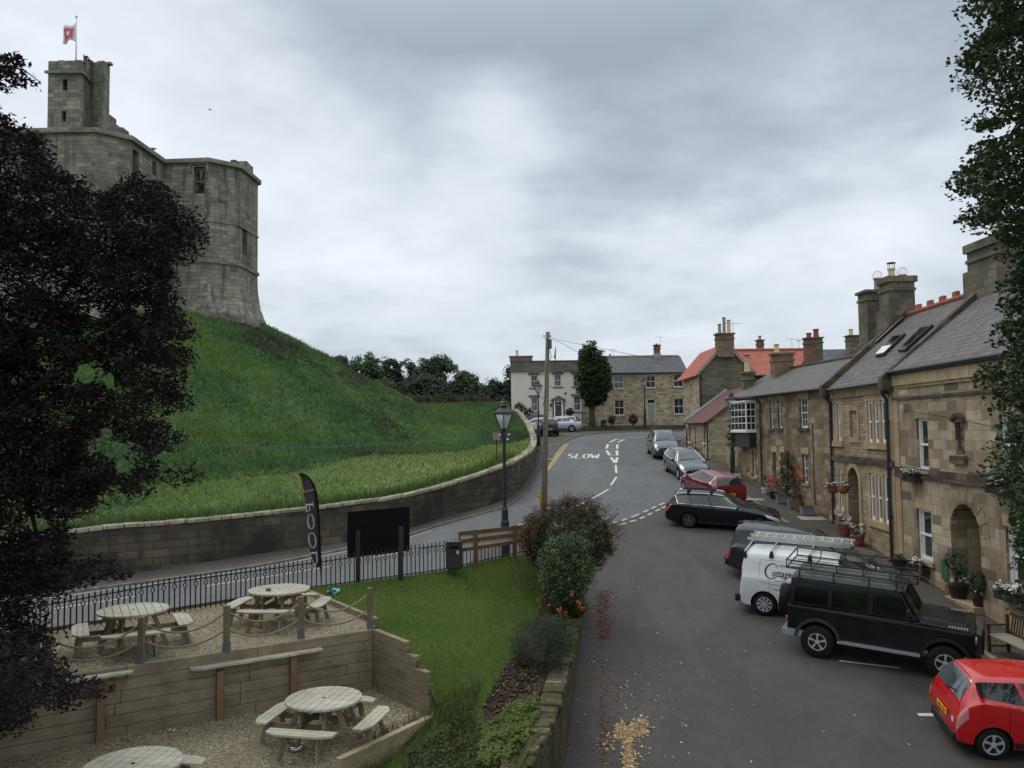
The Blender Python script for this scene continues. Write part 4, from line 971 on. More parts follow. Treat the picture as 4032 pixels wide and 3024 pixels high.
zst=F2.uv(*c6(500,838))[1];m=MB();F2.box(m,0,F2.L,zst-0.08,zst+0.10,0,0.12);F2.box(m,0,F2.L,zst+0.10,zst+0.16,0,0.07);obj("string_course",m,M_dress_dk,h2)
m=MB();F2.box(m,0,F2.L,EZ2-0.16,EZ2-0.02,0,0.18);k=0.1
while k<F2.L-0.1:F2.box(m,k,k+0.09,EZ2-0.42,EZ2-0.16,0,0.13);k+=0.2
obj("corbel_table",m,M_dress,h2)
m=MB();F2.box(m,0.02,0.42,base3,EZ2-0.1,0,0.05)
obj("quoin_strip",m,M_dress,h2)
m=MB();m.slab(F2.p(0,EZ2,0.24),F2.p(F2.L,EZ2,0.24),F2.p(F2.L,RZ2,-3.35),F2.p(0,RZ2,-3.35),0.1);m.slab(F2.p(0,EZ2,-7.0),F2.p(F2.L,EZ2,-7.0),F2.p(F2.L,RZ2,-3.35),F2.p(0,RZ2,-3.35),0.1)
rf2=obj("roof",m,M_slate,h2)
for u in(0.02,F2.L-0.02):
 m=MB();a0,a1=F2.p(u,EZ2+0.05,0.34),F2.p(u,RZ2+0.12,-3.4);m.beam(a0,a1,0.34,0.26)
 F2.box(m,u-0.2,u+0.2,EZ2-0.35,EZ2+0.16,0.02,0.44)
 obj("verge_coping",m,M_dress_dk,h2)
m=MB()
for k in range(int(F2.L/0.45)):m.tube([F2.p(k*0.45,RZ2+0.05,-3.35),F2.p(k*0.45+0.43,RZ2+0.05,-3.35)],0.1,8)
for k in range(1,int(F2.L/1.15)+1):F2.box(m,k*1.12-0.18,k*1.12+0.18,RZ2+0.1,RZ2+0.32,-3.42,-3.28)
obj("ridge_tiles",m,M_ridge,rf2)
gutter(h2,F2,0.2,F2.L,EZ2-0.05,0.27)
downpipe(h2,F2,0.32,H(13.5,30)+0.1,EZ2-0.3,r_=0.06,o=0.13);downpipe(h2,F2,F2.L-0.15,H(13.7,36.5)+0.1,EZ2-0.25,r_=0.06,hopper=True)
def roofpt(F,ez,rz,half,px,py):
 a=F.p(0,ez,0.24);b=F.p(F.L,ez,0.24);c=F.p(0,rz,-half);n_=(b-a).cross(c-a).normalized();v=ray(px,py);return CAM+v*((a-CAM).dot(n_)/v.dot(n_)),n_ if n_.z>0 else-n_
for q4,open_ in((((3452,1408),(3485,1402),(3570,1319),(3528,1325)),True),(((3540,1388),(3570,1385),(3680,1285),(3640,1290)),False)):
 pts=[];
 for q in q4:p_,n_=roofpt(F2,EZ2,RZ2,3.35,*q);pts.append(p_)
 m=MB();a,b,c,d=[p_+n_*0.02 for p_ in pts];m.box8([a,b,c,d]+[p_+n_*0.12 for p_ in pts])
 rl=obj("roof_light",m,M_black,h2)
 m=MB();cc=sum(pts,Vector())/4;ins=[cc+(p_-cc)*0.80+n_*0.128 for p_ in pts];m.quad(*ins);m.quad(*ins[::-1]);obj("pane",m,M_glass,rl)
 if open_:m=MB();k=[pts[0].lerp(pts[3],t)for t in(0.05,0.42)];k2=[pts[1].lerp(pts[2],t)for t in(0.05,0.42)];m.quad(*[p_+n_*0.14 for p_ in(k[0],k2[0],k2[1],k[1])]);obj("raised_blind",m,M_white_p,rl)
zc2=P(3540,1117,37.0).z
chimney(h2,(17.15,37.0),1.12,1.0,EZ2+1.6,zc2,M_chim,[(-0.2,0,0.42,0.15,M_pot,'cowl'),(0.28,0.0,0.14,0.15,M_potgrey,'wire')],cap=0.26,shoulders=1.9)
m=MB();m.quad(F2.p(F2.L-0.35,RZ2-1.2,-1.9),F2.p(F2.L-0.15,RZ2-1.2,-1.9),F2.p(F2.L-0.15,RZ2-0.15,-3.1),F2.p(F2.L-0.35,RZ2-0.15,-3.1))
for v_ in range(len(m.v)):m.v[v_]=(m.v[v_][0],m.v[v_][1],m.v[v_][2]+0.09)
obj("flashing",m,M_lead,rf2)
# house 1: mottled sandstone house with the white oriel
EZ1,RZ1=8+1.68,8+3.18
A1,B1=(13.97,36.72),(13.12,49.3);F1h=Plane(A1,B1,(-1,0));c3=lambda x,y:(2600+x/2.765,1200+y/2.765)
def r3(x0,y0,x1,y1):return F1h.rect(*c3(x0,y0),*c3(x1,y1))
def r5a(x0,y0,x1,y1):return F1h.rect(*c5a(x0,y0),*c5a(x1,y1))
h1=thing("mottled_stone_house",(13.5,43,H(13.5,43)),"weathered sandstone house with a white oriel window over a black panel, third along the street","house","stone houses along the street")
sw=[r3(1190,1040,1232,1345),r3(1278,1032,1325,1345),r3(1512,1010,1605,1340)]
lw=[r5a(1002,208,1046,492),r5a(1548,243,1605,560)];ld=[r5a(1225,222,1262,615),r5a(1312,225,1342,470)]
ld=[(ld[0][0],ld[0][1],ld[0][2],ld[0][3]),ld[1]]
wm=MB();facade(wm,F1h,0,F1h.L,base3,EZ1,sw+lw+[ld[0]+(0.3,),ld[1]+(0.25,)],0.22)
side_wall(wm,F1h,F1h.L-0.01,4.6,base3,EZ1,RZ1,2.3);side_wall(wm,F1h,0.01,4.6,base3,EZ1,RZ1,2.3);wm.quad(F1h.p(0,base3,-4.6),F1h.p(F1h.L,base3,-4.6),F1h.p(F1h.L,EZ1,-4.6),F1h.p(0,EZ1,-4.6))
obj("wall",wm,M_ashlar_dk,h1)
for w_ in sw:window(h1,F1h,w_,0.16,3 if w_ is sw[2]else 2,2,True,0.06,(0.14,0.09),(0.3,0.12,0.015),smat=M_dress_dk)
for w_ in lw:window(h1,F1h,w_,0.16,2,2,True,0.06,(0.12,0.06),(0.3,0.12,0.015))
m=MB();F1h.box(m,ld[0][0],ld[0][1],ld[0][2],ld[0][3]-0.5,-0.3,-0.24);obj("door",m,M_wdoor,h1)
window(h1,F1h,(ld[0][0],ld[0][1],ld[0][3]-0.48,ld[0][3]),0.26,1,1,False,0.05,None,(0.3,0.12,0.015),name="fanlight");window(h1,F1h,ld[1],0.2,1,2,True,0.05,(0.1,0.04),(0.3,0.12,0.015))
ou=r3(872,1065,1040,1370);m=MB();F1h.box(m,ou[0],ou[1],ou[2],ou[3],0,0.55);F1h.box(m,ou[0]-0.06,ou[1]+0.06,ou[3],ou[3]+0.09,0,0.62);F1h.box(m,ou[0]-0.05,ou[1]+0.05,ou[2]-0.1,ou[2],0,0.62)
om=obj("oriel_window",m,M_white_p,h1);g=MB();W=ou[1]-ou[0];hh=ou[3]-ou[2]
for k in range(4):
 for j in range(4):
  a=ou[0]+W*(0.04+0.24*k)+0.015;b=a+W*0.21;c=ou[2]+hh*(0.05+0.235*j);d=c+hh*0.2;F1h.box(g,a,b,c,d,0.5,0.556)
for j in range(4):
 c=ou[2]+hh*(0.05+0.235*j);d=c+hh*0.2
 for k in range(2):
  a=0.06+k*0.24;q=[F1h.p(ou[0]-0.006,c,a),F1h.p(ou[0]-0.006,c,a+0.2),F1h.p(ou[0]-0.006,d,a+0.2),F1h.p(ou[0]-0.006,d,a)];g.quad(*q)
obj("pane",g,M_glass,om)
bp=r3(884,1385,1046,1545);m=MB();F1h.box(m,ou[0],ou[1],bp[2],ou[2]-0.1,0,0.4);obj("oriel_apron",m,M_black,h1)
m=MB();m.slab(F1h.p(-0.02,EZ1-0.02,0.3),F1h.p(F1h.L+0.2,EZ1-0.02,0.3),F1h.p(F1h.L+0.15,RZ1,-2.3),F1h.p(-0.02,RZ1,-2.3),0.1);m.slab(F1h.p(-0.02,EZ1,-4.9),F1h.p(F1h.L+0.2,EZ1,-4.9),F1h.p(F1h.L+0.15,RZ1,-2.3),F1h.p(-0.02,RZ1,-2.3),0.1)
rf1=obj("roof",m,M_slate_m,h1)
m=MB();m.tube([F1h.p(0,RZ1+0.02,-2.3),F1h.p(F1h.L+0.15,RZ1+0.02,-2.3)],0.1,8);obj("ridge_tiles",m,M_dress_dk,rf1)
gutter(h1,F1h,0,F1h.L,EZ1-0.08,0.33);uu=F1h.uv(*c3(1108,1300))[0];downpipe(h1,F1h,uu,H(13.4,44)+0.1,EZ1-0.12,hopper=False,r_=0.05)
m=MB();uu=F1h.uv(*c3(1662,1300))[0];m.tube([F1h.p(uu,EZ1-1.6,0.03),F1h.p(uu,H(13.8,38)+0.5,0.03)],0.018,6);obj("cable",m,M_black,h1)
chimney(h1,(P(3441,1300,39.2).x,39.2),1.0,1.0,EZ1+0.5,P(3440,1157,39.2).z,M_chim,[(0.25,0,0.62,0.17,M_potgrey,'wire')],cap=0.12)
cc=P(3079,1430,47);chimney(h1,(cc.x,47),1.05,0.8,EZ1+0.6,P(3079,1398,47).z,M_brown,[(-0.28,0,0.52,0.14,M_pot,''),(0.22,0,0.12,0.2,M_potgrey,'')],cap=0.1)
cc=P(2940,1500,49.2);chimney(h1,(cc.x+0.05,49.2),0.6,0.6,EZ1-0.2,P(2940,1472,49.2).z,M_gable,[(0,0,0.72,0.17,M_pot,'cowl')],cap=0.12)
# low cottage with the dark pantile roof and its yard wall
S0,S1=(12.55,53.6),(13.15,63.0);FS=Plane(S0,S1,(-1,0));EZS,RZS=8+0.30,8+2.62
cot=thing("pantile_cottage",(12.9,58,H(12.9,58)),"low stone cottage with a steep dark red pantile roof beyond the oriel house","house")
def rS(x0,y0,x1,y1):return FS.rect(*c3(x0,y0),*c3(x1,y1))
sh=[rS(312,1335,328,1490),rS(376,1340,388,1600),rS(472,1335,490,1500)]
wm=MB();facade(wm,FS,0,FS.L,3.5,EZS,[h_+(0.15,)for h_ in sh]);side_wall(wm,FS,0,6.0,3.5,EZS,RZS,2.9);side_wall(wm,FS,FS.L,6.0,3.5,EZS,RZS,2.9);obj("wall",wm,M_rubble,cot)
for h_ in sh[::2]:window(cot,FS,h_,0.12,1,1,False,0.04,(0.12,0.1),None,fmat=flat("brown_window_frame",C(92,62,44)),smat=M_white_p)
m=MB();FS.box(m,*sh[1],-0.15,-0.1);obj("door",m,flat("brown_plank_door",C(84,66,50)),cot)
m=MB();m.slab(FS.p(-0.15,EZS,0.2),FS.p(FS.L+0.15,EZS,0.2),FS.p(FS.L+0.15,RZS,-2.9),FS.p(-0.15,RZS,-2.9),0.12);m.slab(FS.p(-0.15,EZS,-6.2),FS.p(FS.L+0.15,EZS,-6.2),FS.p(FS.L+0.15,RZS,-2.9),FS.p(-0.15,RZS,-2.9),0.12);r_=obj("roof",m,M_pant_dk,cot)
m=MB();m.beam(FS.p(FS.L+0.1,EZS+0.1,0.25),FS.p(FS.L+0.1,RZS+0.12,-2.95),0.35,0.14);obj("verge_coping",m,M_lead,r_)
gutter(cot,FS,0,FS.L,EZS-0.06,0.24);downpipe(cot,FS,0.12,H(12.5,53.6),EZS-0.1,hopper=False,r_=0.05);downpipe(cot,FS,FS.L-0.1,H(13,63),EZS-0.1,hopper=False)
yw=thing("yard_wall",(13.4,52,H(13.4,52)),"short pale rubble wall between the cottage gable and the oriel house","wall")
m=MB();Fy=Plane((12.95,51.2),(13.2,49.4),(-1,0));zt=P(2870,1752,50.5).z;Fy.box(m,0,Fy.L,4,zt,-0.35,0);obj("masonry",m,M_rubble,yw);m=MB();Fy.box(m,-0.05,Fy.L,zt,zt+0.1,-0.4,0.05);obj("coping",m,M_dress_dk,yw)
m=MB();F_=Plane((12.6,53.55),(14.6,53.4),(0,-1));F_.box(m,0.3,1.6,5.2,H(13,53)+0.55,0,0.35);tag(obj("stone_step_block",m,M_dress,auto=0.03),"worn stone mounting block against the pantile cottage gable","mounting block")
# gabled house with the orange pantile roof and tall brown chimney
GX0,GY0=14.3,64.0;FG=Plane((14.3,64.0),(18.4,64.0),(0,-1));FGs=Plane((14.3,64.0),(14.55,71),(-1,0));EZG,RZG=8+4.05,8+6.35
gh=thing("gabled_house",(16,66,H(16,64)),"grey stone gabled house with an orange pantile roof and a tall three-pot chimney","house")
wm=MB();wm.quad(FG.p(0,5),FG.p(FG.L,5),FG.p(FG.L,EZG),FG.p(FG.L/2,RZG),FG.p(0,EZG));hs=[FGs.rect(*c3(330,860),*c3(350,1035))]
obj("gable_wall",wm,M_gable,gh)
wm=MB();facade(wm,FGs,0,FGs.L,5,EZG,[h_+(0.15,)for h_ in hs]);obj("wall",wm,M_rubble,gh)
for h_ in hs:window(gh,FGs,h_,0.12,1,1,True,0.05,(0.12,0.05),None)
m=MB();m.slab((14.05,63.9,EZG-0.15),(14.2,72.6,EZG-0.15),(16.35,72.6,RZG),(16.35,63.9,RZG),0.12);m.slab((18.65,63.9,EZG-0.15),(18.65,70,EZG-0.15),(16.35,70,RZG),(16.35,63.9,RZG),0.12);r_=obj("roof",m,M_pant,gh)
for gx in(14.1,18.6):m=MB();m.beam((gx,63.85,EZG-0.08),(16.35,63.85,RZG+0.05),0.22,0.1,Vector((0,1,0)));obj("verge_coping",m,M_potgrey,r_)
zt=P(2858,1320,64.4).z
chimney(gh,(16.35,64.1),1.25,0.9,RZG-1.1,zt,M_brown,[(-0.35,0,0.75,0.13,M_potgrey,''),(0,0,1.25,0.13,M_potgrey,''),(0.36,0,1.05,0.15,M_pot,'')],cap=0.1)
downpipe(gh,FG,0.1,H(14.3,64),EZG-0.1,hopper=False,r_=0.06)
rr_=thing("red_roofed_range",(21.5,69,H(20,66)),"long house range with a bright orange-red pantile roof behind the street","house")
ER,RR=8+4.0,8+6.3;FR=Plane((17.6,66.4),(25.2,66.4),(0,-1))
m=MB();FR.box(m,0,FR.L,4.5,ER,-7.4,0);obj("wall",m,M_gable,rr_)
m=MB();m.slab(FR.p(-0.1,ER,0.3),FR.p(FR.L+0.9,ER,0.3),FR.p(FR.L,RR,-3.5),FR.p(-0.1,RR,-3.5),0.12);m.slab(FR.p(-0.1,ER,-7.6),FR.p(FR.L+0.9,ER,-7.6),FR.p(FR.L,RR,-3.5),FR.p(-0.1,RR,-3.5),0.12);r_=obj("roof",m,M_pant,rr_)
m=MB()
for k in range(24):m.tube([FR.p(k*0.32,RR+0.04,-3.5),FR.p(k*0.32+0.3,RR+0.04,-3.5)],0.12,7)
obj("ridge_tiles",m,M_ridge,r_);gutter(rr_,FR,0,FR.L,ER-0.05,0.3)
cc=P(2993,1377,71.5);chimney(rr_,(cc.x,71.5),0.52,0.5,RR-0.8,P(2993,1342,71.5).z,M_brick,[(0,0,0.35,0.13,M_potgrey,'')],cap=0.08)
gr=thing("grey_roofed_house",(27,66,H(24,60)),"distant house with a plain grey slate roof and dark paired chimneys","house")
za=P(3240,1376,66).z;FQ=Plane((22.6,61),(29.5,61),(0,-1));m=MB();FQ.box(m,0,FQ.L,4.5,za-2.8,-9,0);obj("wall",m,M_gable,gr)
m=MB();m.slab(FQ.p(0.9,za-2.8,0.3),FQ.p(FQ.L,za-2.8,0.3),FQ.p(FQ.L,za,-5),FQ.p(0.9,za,-5),0.12);m.slab(FQ.p(0.9,za-2.8,-10),FQ.p(FQ.L,za-2.8,-10),FQ.p(FQ.L,za,-5),FQ.p(0.9,za,-5),0.12);obj("roof",m,M_slate_b,gr)
cc=P(3186,1360,60.5);chimney(gr,(cc.x,60.5),0.62,0.7,za-3.2,P(3185,1335,60.5).z,M_brick,[(0,0,0.36,0.18,M_potred,'')],cap=0.08)
cc=P(3217,1360,61.6);chimney(gr,(cc.x,61.6),0.6,0.7,za-3.0,P(3217,1333,61.6).z,M_gable,[(-0.05,0,0.62,0.2,M_potred,'')],cap=0.08)
cc=P(3358,1360,65);chimney(gr,(cc.x,65),0.85,0.8,za-1,P(3357,1325,65).z,M_chim,[(-0.12,0,0.5,0.16,M_pot,'')],cap=0.08)
# far terrace: cream house and rubble stone house across the top of the street
DT=89.0;FT=Plane((-0.1,DT),(7.35,DT),(0,-1));c2=lambda x,y:(1950+x/2.765,1250+y/2.765)
def r2(F,x0,y0,x1,y1):return F.rect(*c2(x0,y0),*c2(x1,y1))
ch_=thing("cream_house",(3.5,DT,8.6),"cream rendered two-storey house with a grey stone parapet and pedimented door","house","houses across the head of the street")
zco=FT.uv(*c2(500,588))[1];zpa=FT.uv(*c2(600,468))[1];zpb=FT.uv(*c2(290,418))[1];zb=7.6
ups=[r2(FT,380,628,470,762),r2(FT,636,622,726,752),r2(FT,842,618,925,750)];los=[r2(FT,386,872,470,1022),r2(FT,848,858,936,1020)];drc=r2(FT,645,912,732,1062);drc=(drc[0],drc[1],drc[2]-0.25,drc[3])
wm=MB();facade(wm,FT,0,FT.L,zb,zco,ups+los+[drc+(0.2,)],0.15);wm.quad(FT.p(0,zb),FT.p(0,zco),FT.p(0,zco,-7),FT.p(0,zb,-7));obj("wall",wm,M_cream,ch_)
m=MB();FT.box(m,-0.12,FT.L,zco,zco+0.14,-0.2,0.22);FT.box(m,-0.06,FT.L,zco+0.14,zpa-0.1,-0.3,0.05);FT.box(m,-0.1,FT.L,zpa-0.1,zpa,-0.36,0.12);FT.box(m,-0.12,FT.uv(*c2(402,440))[0],zpa,zpb-0.1,-0.9,0.08);FT.box(m,-0.2,FT.uv(*c2(406,440))[0]+0.06,zpb-0.1,zpb,-1.0,0.16);FT.box(m,-0.08,FT.L,zco+0.14,zpa-0.3,-7,-6.7);obj("parapet",m,M_parapet,ch_)
m=MB();m.slab(FT.p(0,zpa-0.6,-0.3),FT.p(FT.L,zpa-0.6,-0.3),FT.p(FT.L,zpa-0.2,-3.5),FT.p(0,zpa-0.2,-3.5),0.1);obj("roof",m,M_slate_b,ch_)
p_=MB();q_=FT.p(FT.uv(*c2(238,400))[0],zpb,-0.4);p_.lathe([(0.22,0),(0.2,0.1),(0.13,0.16),(0.12,0.55),(0.15,0.58),(0.15,0.64),(0.1,0.64)],q_,12);po=obj("chimney_pot",p_,M_pot,ch_,smooth=True)
for w_ in ups+los:window(ch_,FT,w_,0.12,2,1,True,0.055,(0.16,0.06),(0.26,0.2,0.03),smat=M_parapet,lmat=M_parapet,cur=0.14)
m=MB();FT.box(m,drc[0]+0.06,drc[1]-0.06,drc[2],drc[3]-0.42,-0.2,-0.14);d_=obj("door",m,M_dkdoor,ch_)
for a in(-0.2,0.2):
 for zz,hh in((0.2,0.6),(1.0,0.7)):q=MB();c_=(drc[0]+drc[1])/2;FT.box(q,c_+a-0.14,c_+a+0.14,drc[2]+zz,drc[2]+zz+hh,-0.14,-0.12);obj("door_panel",q,M_dkdoor,d_)
window(ch_,FT,(drc[0]+0.03,drc[1]-0.03,drc[3]-0.42,drc[3]-0.05),0.15,4,1,False,0.04,None,None,name="fanlight")
m=MB();a,b=drc[0]-0.22,drc[1]+0.22;zt=drc[3]
for x in(a,b-0.16):FT.box(m,x,x+0.16,drc[2],zt,0,0.12)
FT.box(m,a-0.1,b+0.1,zt,zt+0.16,0,0.22);mm=(a+b)/2;fr_=[FT.p(a-0.18,zt+0.16,0.24),FT.p(b+0.18,zt+0.16,0.24),FT.p(mm,zt+0.62,0.24)];bk=[FT.p(a-0.18,zt+0.16,0),FT.p(b+0.18,zt+0.16,0),FT.p(mm,zt+0.62,0)]
m.add(fr_+bk,[[0,1,2],[0,3,4,1],[1,4,5,2],[2,5,3,0]]);obj("door_case",m,M_parapet,ch_)
m=MB();uu=FT.uv(*c2(605,955))[0];m.sphere(FT.p(uu,FT.uv(*c2(605,955))[1],0.12),0.16,8,6,(0.7,.6,1.2));obj("wall_lantern",m,M_black,ch_)
m=MB();uu,zz=FT.uv(*c2(766,827));FT.box(m,uu-0.11,uu+0.11,zz-0.11,zz+0.11,0,0.03);obj("wall_plaque",m,M_black,ch_)
FU=Plane((7.36,DT),(18.5,DT),(0,-1));EZU=FU.uv(*c2(1500,598))[1];RZU=P(2560,1403,DT+3.8).z
sh_=thing("rubble_stone_house",(12.5,DT,8.6),"long buff rubble-stone house with a sage green door and low slate roof","house","houses across the head of the street")
ws_=[r2(FU,1290,632,1396,775),r2(FU,1640,622,1745,768),r2(FU,1940,612,2044,758),r2(FU,1298,897,1405,1066),r2(FU,1946,880,2054,1054)];du=r2(FU,1656,890,1744,1130)
wm=MB();facade(wm,FU,0,FU.L,7.4,EZU,ws_+[du+(0.15,)],0.12);wm.quad(FU.p(FU.L,7.4),FU.p(FU.L,EZU),FU.p(FU.L,RZU,-3.8),FU.p(FU.L,EZU,-7.6),FU.p(FU.L,7.4,-7.6));wm.quad(FU.p(0,7.4),FU.p(0,EZU),FU.p(0,RZU,-3.8),FU.p(0,EZU,-7.6),FU.p(0,7.4,-7.6));obj("wall",wm,M_rubble,sh_)
for k,w_ in enumerate(ws_):
 window(sh_,FU,w_,0.1,2,1,True,0.06,(0.12,0.05),(0.14,0.06,0.02),cur=0.0)
 if k in(2,4):
  m=MB()
  for a,b,c,d in((w_[0]-0.16,w_[0],w_[2]-0.16,w_[3]+0.16),(w_[1],w_[1]+0.16,w_[2]-0.16,w_[3]+0.16)):FU.box(m,a,b,c,d,0,0.03)
  obj("window_surround",m,M_dress,sh_)
m=MB();FU.box(m,du[0]+0.06,du[1]-0.06,du[2],du[3]-0.5,-0.14,-0.08);obj("door",m,M_gdoor,sh_)
m=MB()
for a,b,c,d in((du[0],du[0]+0.06,du[2],du[3]),(du[1]-0.06,du[1],du[2],du[3]),(du[0],du[1],du[3]-0.5,du[3]-0.43),(du[0],du[1],du[3]-0.06,du[3])):FU.box(m,a,b,c,d,-0.1,-0.04)
df=obj("door_frame",m,M_white_p,sh_);m=MB();FU.box(m,du[0]+0.06,du[1]-0.06,du[3]-0.43,du[3]-0.06,-0.1,-0.07);obj("fanlight",m,M_glass,df)
m=MB();m.slab(FU.p(0,EZU-0.02,0.3),FU.p(FU.L+0.2,EZU-0.02,0.3),FU.p(FU.L+0.2,RZU,-3.8),FU.p(0,RZU,-3.8),0.1);m.slab(FU.p(0,EZU,-7.9),FU.p(FU.L+0.2,EZU,-7.9),FU.p(FU.L+0.2,RZU,-3.8),FU.p(0,RZU,-3.8),0.1);r_=obj("roof",m,M_slate_b,sh_)
m=MB();m.tube([FU.p(0,RZU+0.03,-3.8),FU.p(FU.L,RZU+0.03,-3.8)],0.1,7);obj("ridge_tiles",m,M_potgrey,r_);gutter(sh_,FU,0,FU.L,EZU-0.08,0.32)
cc=P(2587,1400,DT+3.8);c_=chimney(sh_,(cc.x,DT+3.8),0.62,0.6,RZU-0.35,P(2587,1362,DT+3.8).z,M_brick,[(0,0,0.16,0.13,M_potgrey,'')],cap=0.1);
m=MB();m.box((cc.x,DT+3.8,RZU-0.05),(0.9,0.85,0.75),taper=0.8);obj("chimney_base",m,M_potgrey,c_)
cc=P(2407,1400,DT+4);chimney(sh_,(cc.x,DT+5.2),0.4,0.4,RZU-0.4,P(2407,1405,DT+5.2).z,M_brick,[(0,0,0.25,0.12,M_potred,'')],cap=0.06)
tw=thing("terrace_steps",(13,DT-1.6,8),"long flight of dark stone steps below the rubble-stone house","steps")
zt=P(2500,1676,DT-2).z;zr=H(12,84)
xl,xr=P(2290,1700,DT-3).x,P(2705,1700,DT-3).x
for k in range(4):
 m=MB();z=zt-(zt-zr)*k/4;m.box(((xl+xr)/2,DT-0.6-1.0-0.42*k,z/2+3.0),(xr-xl,1.2+0.0*k+1.2,z-6.0));m2=MB();m2.box(((xl+xr)/2,DT-2.2-0.42*k,z-0.05),(xr-xl+0.06,0.5,0.07));s_=obj("step",m,M_dress_dk,tw);obj("tread",m2,M_parapet,s_)
m=MB();m.box((P(2200,1700,DT-2).x,DT-0.9,7.9),(8.0,1.7,1.5));tag(obj("front_garden_wall",m,M_rubble),"low stone garden wall in front of the cream house","wall")
fr=thing("garden_railing",(P(2290,1700,DT-1.8).x,DT-1.8,8.6),"black iron railings in front of the cream house beside the tree","railing");x0,x1=P(2258,1650,DT-1.8).x,P(2327,1650,DT-1.8).x;zt_,zb_=P(2290,1625,DT-1.8).z,P(2290,1654,DT-1.8).z
m=MB();m.beam((x0,DT-1.8,zt_-0.08),(x1,DT-1.8,zt_-0.08),0.03,0.04);m.beam((x0,DT-1.8,zb_+0.08),(x1,DT-1.8,zb_+0.08),0.03,0.04);obj("rail",m,M_black,fr)
for k in range(15):m=MB();x=x0+(x1-x0)*k/14;m.box((x,DT-1.8,(zt_+zb_)/2),(0.025 if k!=7 else 0.09,0.03,zt_-zb_+(0.1 if k!=7 else 0.25)));obj("baluster",m,M_black,fr)
for px,py,d,h_,ln,ang,lb in((2887,1268+60,64.2,1.15,1.2,0.1,"television aerial on the three-pot chimney of the gabled house"),(2600,1318+45,93,1.1,1.0,0.2,"television aerial on the red brick chimney of the rubble-stone house"),(2414,1374+30,96,0.9,0.7,0.4,"television aerial just right of the columnar street tree"),(3119,1350+28,72,1.0,0.9,-0.2,"thin television aerial left of the paired dark chimneys"),(3146,1350+28,73,0.9,0.7,0.9,"stubby television aerial nearest the paired dark chimneys")):
 p_=P(px,py,d);aerial(p_.x,d,p_.z,h_,ln,ang,lb)
p0,p1=P(2184,1418,97),P(2188,1366,97);fp=thing("distant_flagpole",p0,"thin distant flagpole behind the cream house","flagpole");m=MB();m.tube([p0-Vector((0,0,4)),p1],0.05,6);obj("pole",m,M_potgrey,fp)
m=MB();m.grid(lambda a,b:p1+Vector((-0.18*a*(0.4+b),0.05*math.sin(b*6),-0.25-1.1*b)),4,8);tag(obj("furled_flag",m,flat("striped_flag_cloth",C(150,90,100),0.9)),"limp red and blue flag hanging on the distant pole","flag")
# lamps
M_lampglass=NT("lamp_glass");M_lampglass.bsdf.inputs["Transmission Weight"].default_value=0.55;M_lampglass.bsdf.inputs["IOR"].default_value=1.1
M_lampglass=M_lampglass.done((0.75,0.78,0.76),0.12,0.5)
def lamp(loc,Ht,label):
 t=thing("street_lamp",loc,label,"street lamp","black heritage street lamps")
 z0=Ht-0.98;m=MB();m.lathe([(0.155,-0.3),(0.155,0.0),(0.14,0.06),(0.14,1.15),(0.115,1.2),(0.11,1.55),(0.075,1.62),(0.06,1.7),(0.05,z0-0.25),(0.07,z0-0.2),(0.05,z0-0.12),(0.075,z0)],(0,0,0),12)
 obj("post",m,M_black,t,local=True,smooth=False)
 m=MB();w0,w1=0.13,0.30;zt=z0+0.52
 for sx,sy in((-1,-1),(1,-1),(1,1),(-1,1)):m.beam((sx*w0,sy*w0,z0),(sx*w1,sy*w1,zt),0.028,0.028)
 for w_,z in((w0,z0),(w1,zt)):
  for a,b in(((-1,-1),(1,-1)),((1,-1),(1,1)),((1,1),(-1,1)),((-1,1),(-1,-1))):m.beam((a[0]*w_,a[1]*w_,z),(b[0]*w_,b[1]*w_,z),0.035,0.04)
 for sx,sy in((0,-1),(0,1),(1,0),(-1,0)):m.beam((sx*w0,sy*w0,z0),(sx*w1,sy*w1,zt),0.02,0.02)
 r=math.pi/4;m.lathe([(0.46,zt+0.02),(0.44,zt+0.05),(0.14,zt+0.22)],(0,0,0),4,ph=r);m.lathe([(0.13,zt+0.2),(0.145,zt+0.26),(0.10,zt+0.33),(0.11,zt+0.36),(0.05,zt+0.42),(0.03,zt+0.44),(0.045,zt+0.48),(0.0,zt+0.53)],(0,0,0),12)
 m.lathe([(0.03,z0-0.02),(0.06,z0)],(0,0,0),8)
 ln=obj("lantern",m,M_black,t,local=True)
 g=MB()
 for a,b in(((-1,-1),(1,-1)),((1,-1),(1,1)),((1,1),(-1,1)),((-1,1),(-1,-1))):g.quad((a[0]*w0,a[1]*w0,z0),(b[0]*w0,b[1]*w0,z0),(b[0]*w1,b[1]*w1,zt),(a[0]*w1,a[1]*w1,zt))
 obj("lantern_glass",g,M_lampglass,ln,local=True)
 m=MB();m.lathe([(0.03,zt-0.05),(0.05,zt-0.2),(0.035,zt-0.3)],(0,0,0),8);obj("bulb",m,M_white_p,ln,local=True)
 return t
lp=P(1990,2190,28.4)
l1=lamp(lp,P(1986,1575,28.4).z-lp.z,"near black street lamp with blue fairy-light cable tied round its post");
b_=P(2122,1757,64.0);lamp((b_.x,b_.y,b_.z),P(2119,1497,64).z-b_.z,"far black street lamp at the end of the curving castle wall")
b_=P(2540,1672,86.2);lamp((b_.x,b_.y,b_.z),P(2535,1482,86.2).z-b_.z,"distant black street lamp beside the sage green door")
b_=P(2886,1877,48.6);lamp((b_.x,b_.y,H(b_.x,b_.y)+0.05),P(2876,1545,48.6).z-H(b_.x,b_.y),"black street lamp on the pavement beside the red hatchback and the oriel house")
jb=thing("junction_box",(lp.x,28.3,P(1985,1715,28.4).z),"black box with white bulbs and blue cable ties strapped to the near lamp post","junction box")
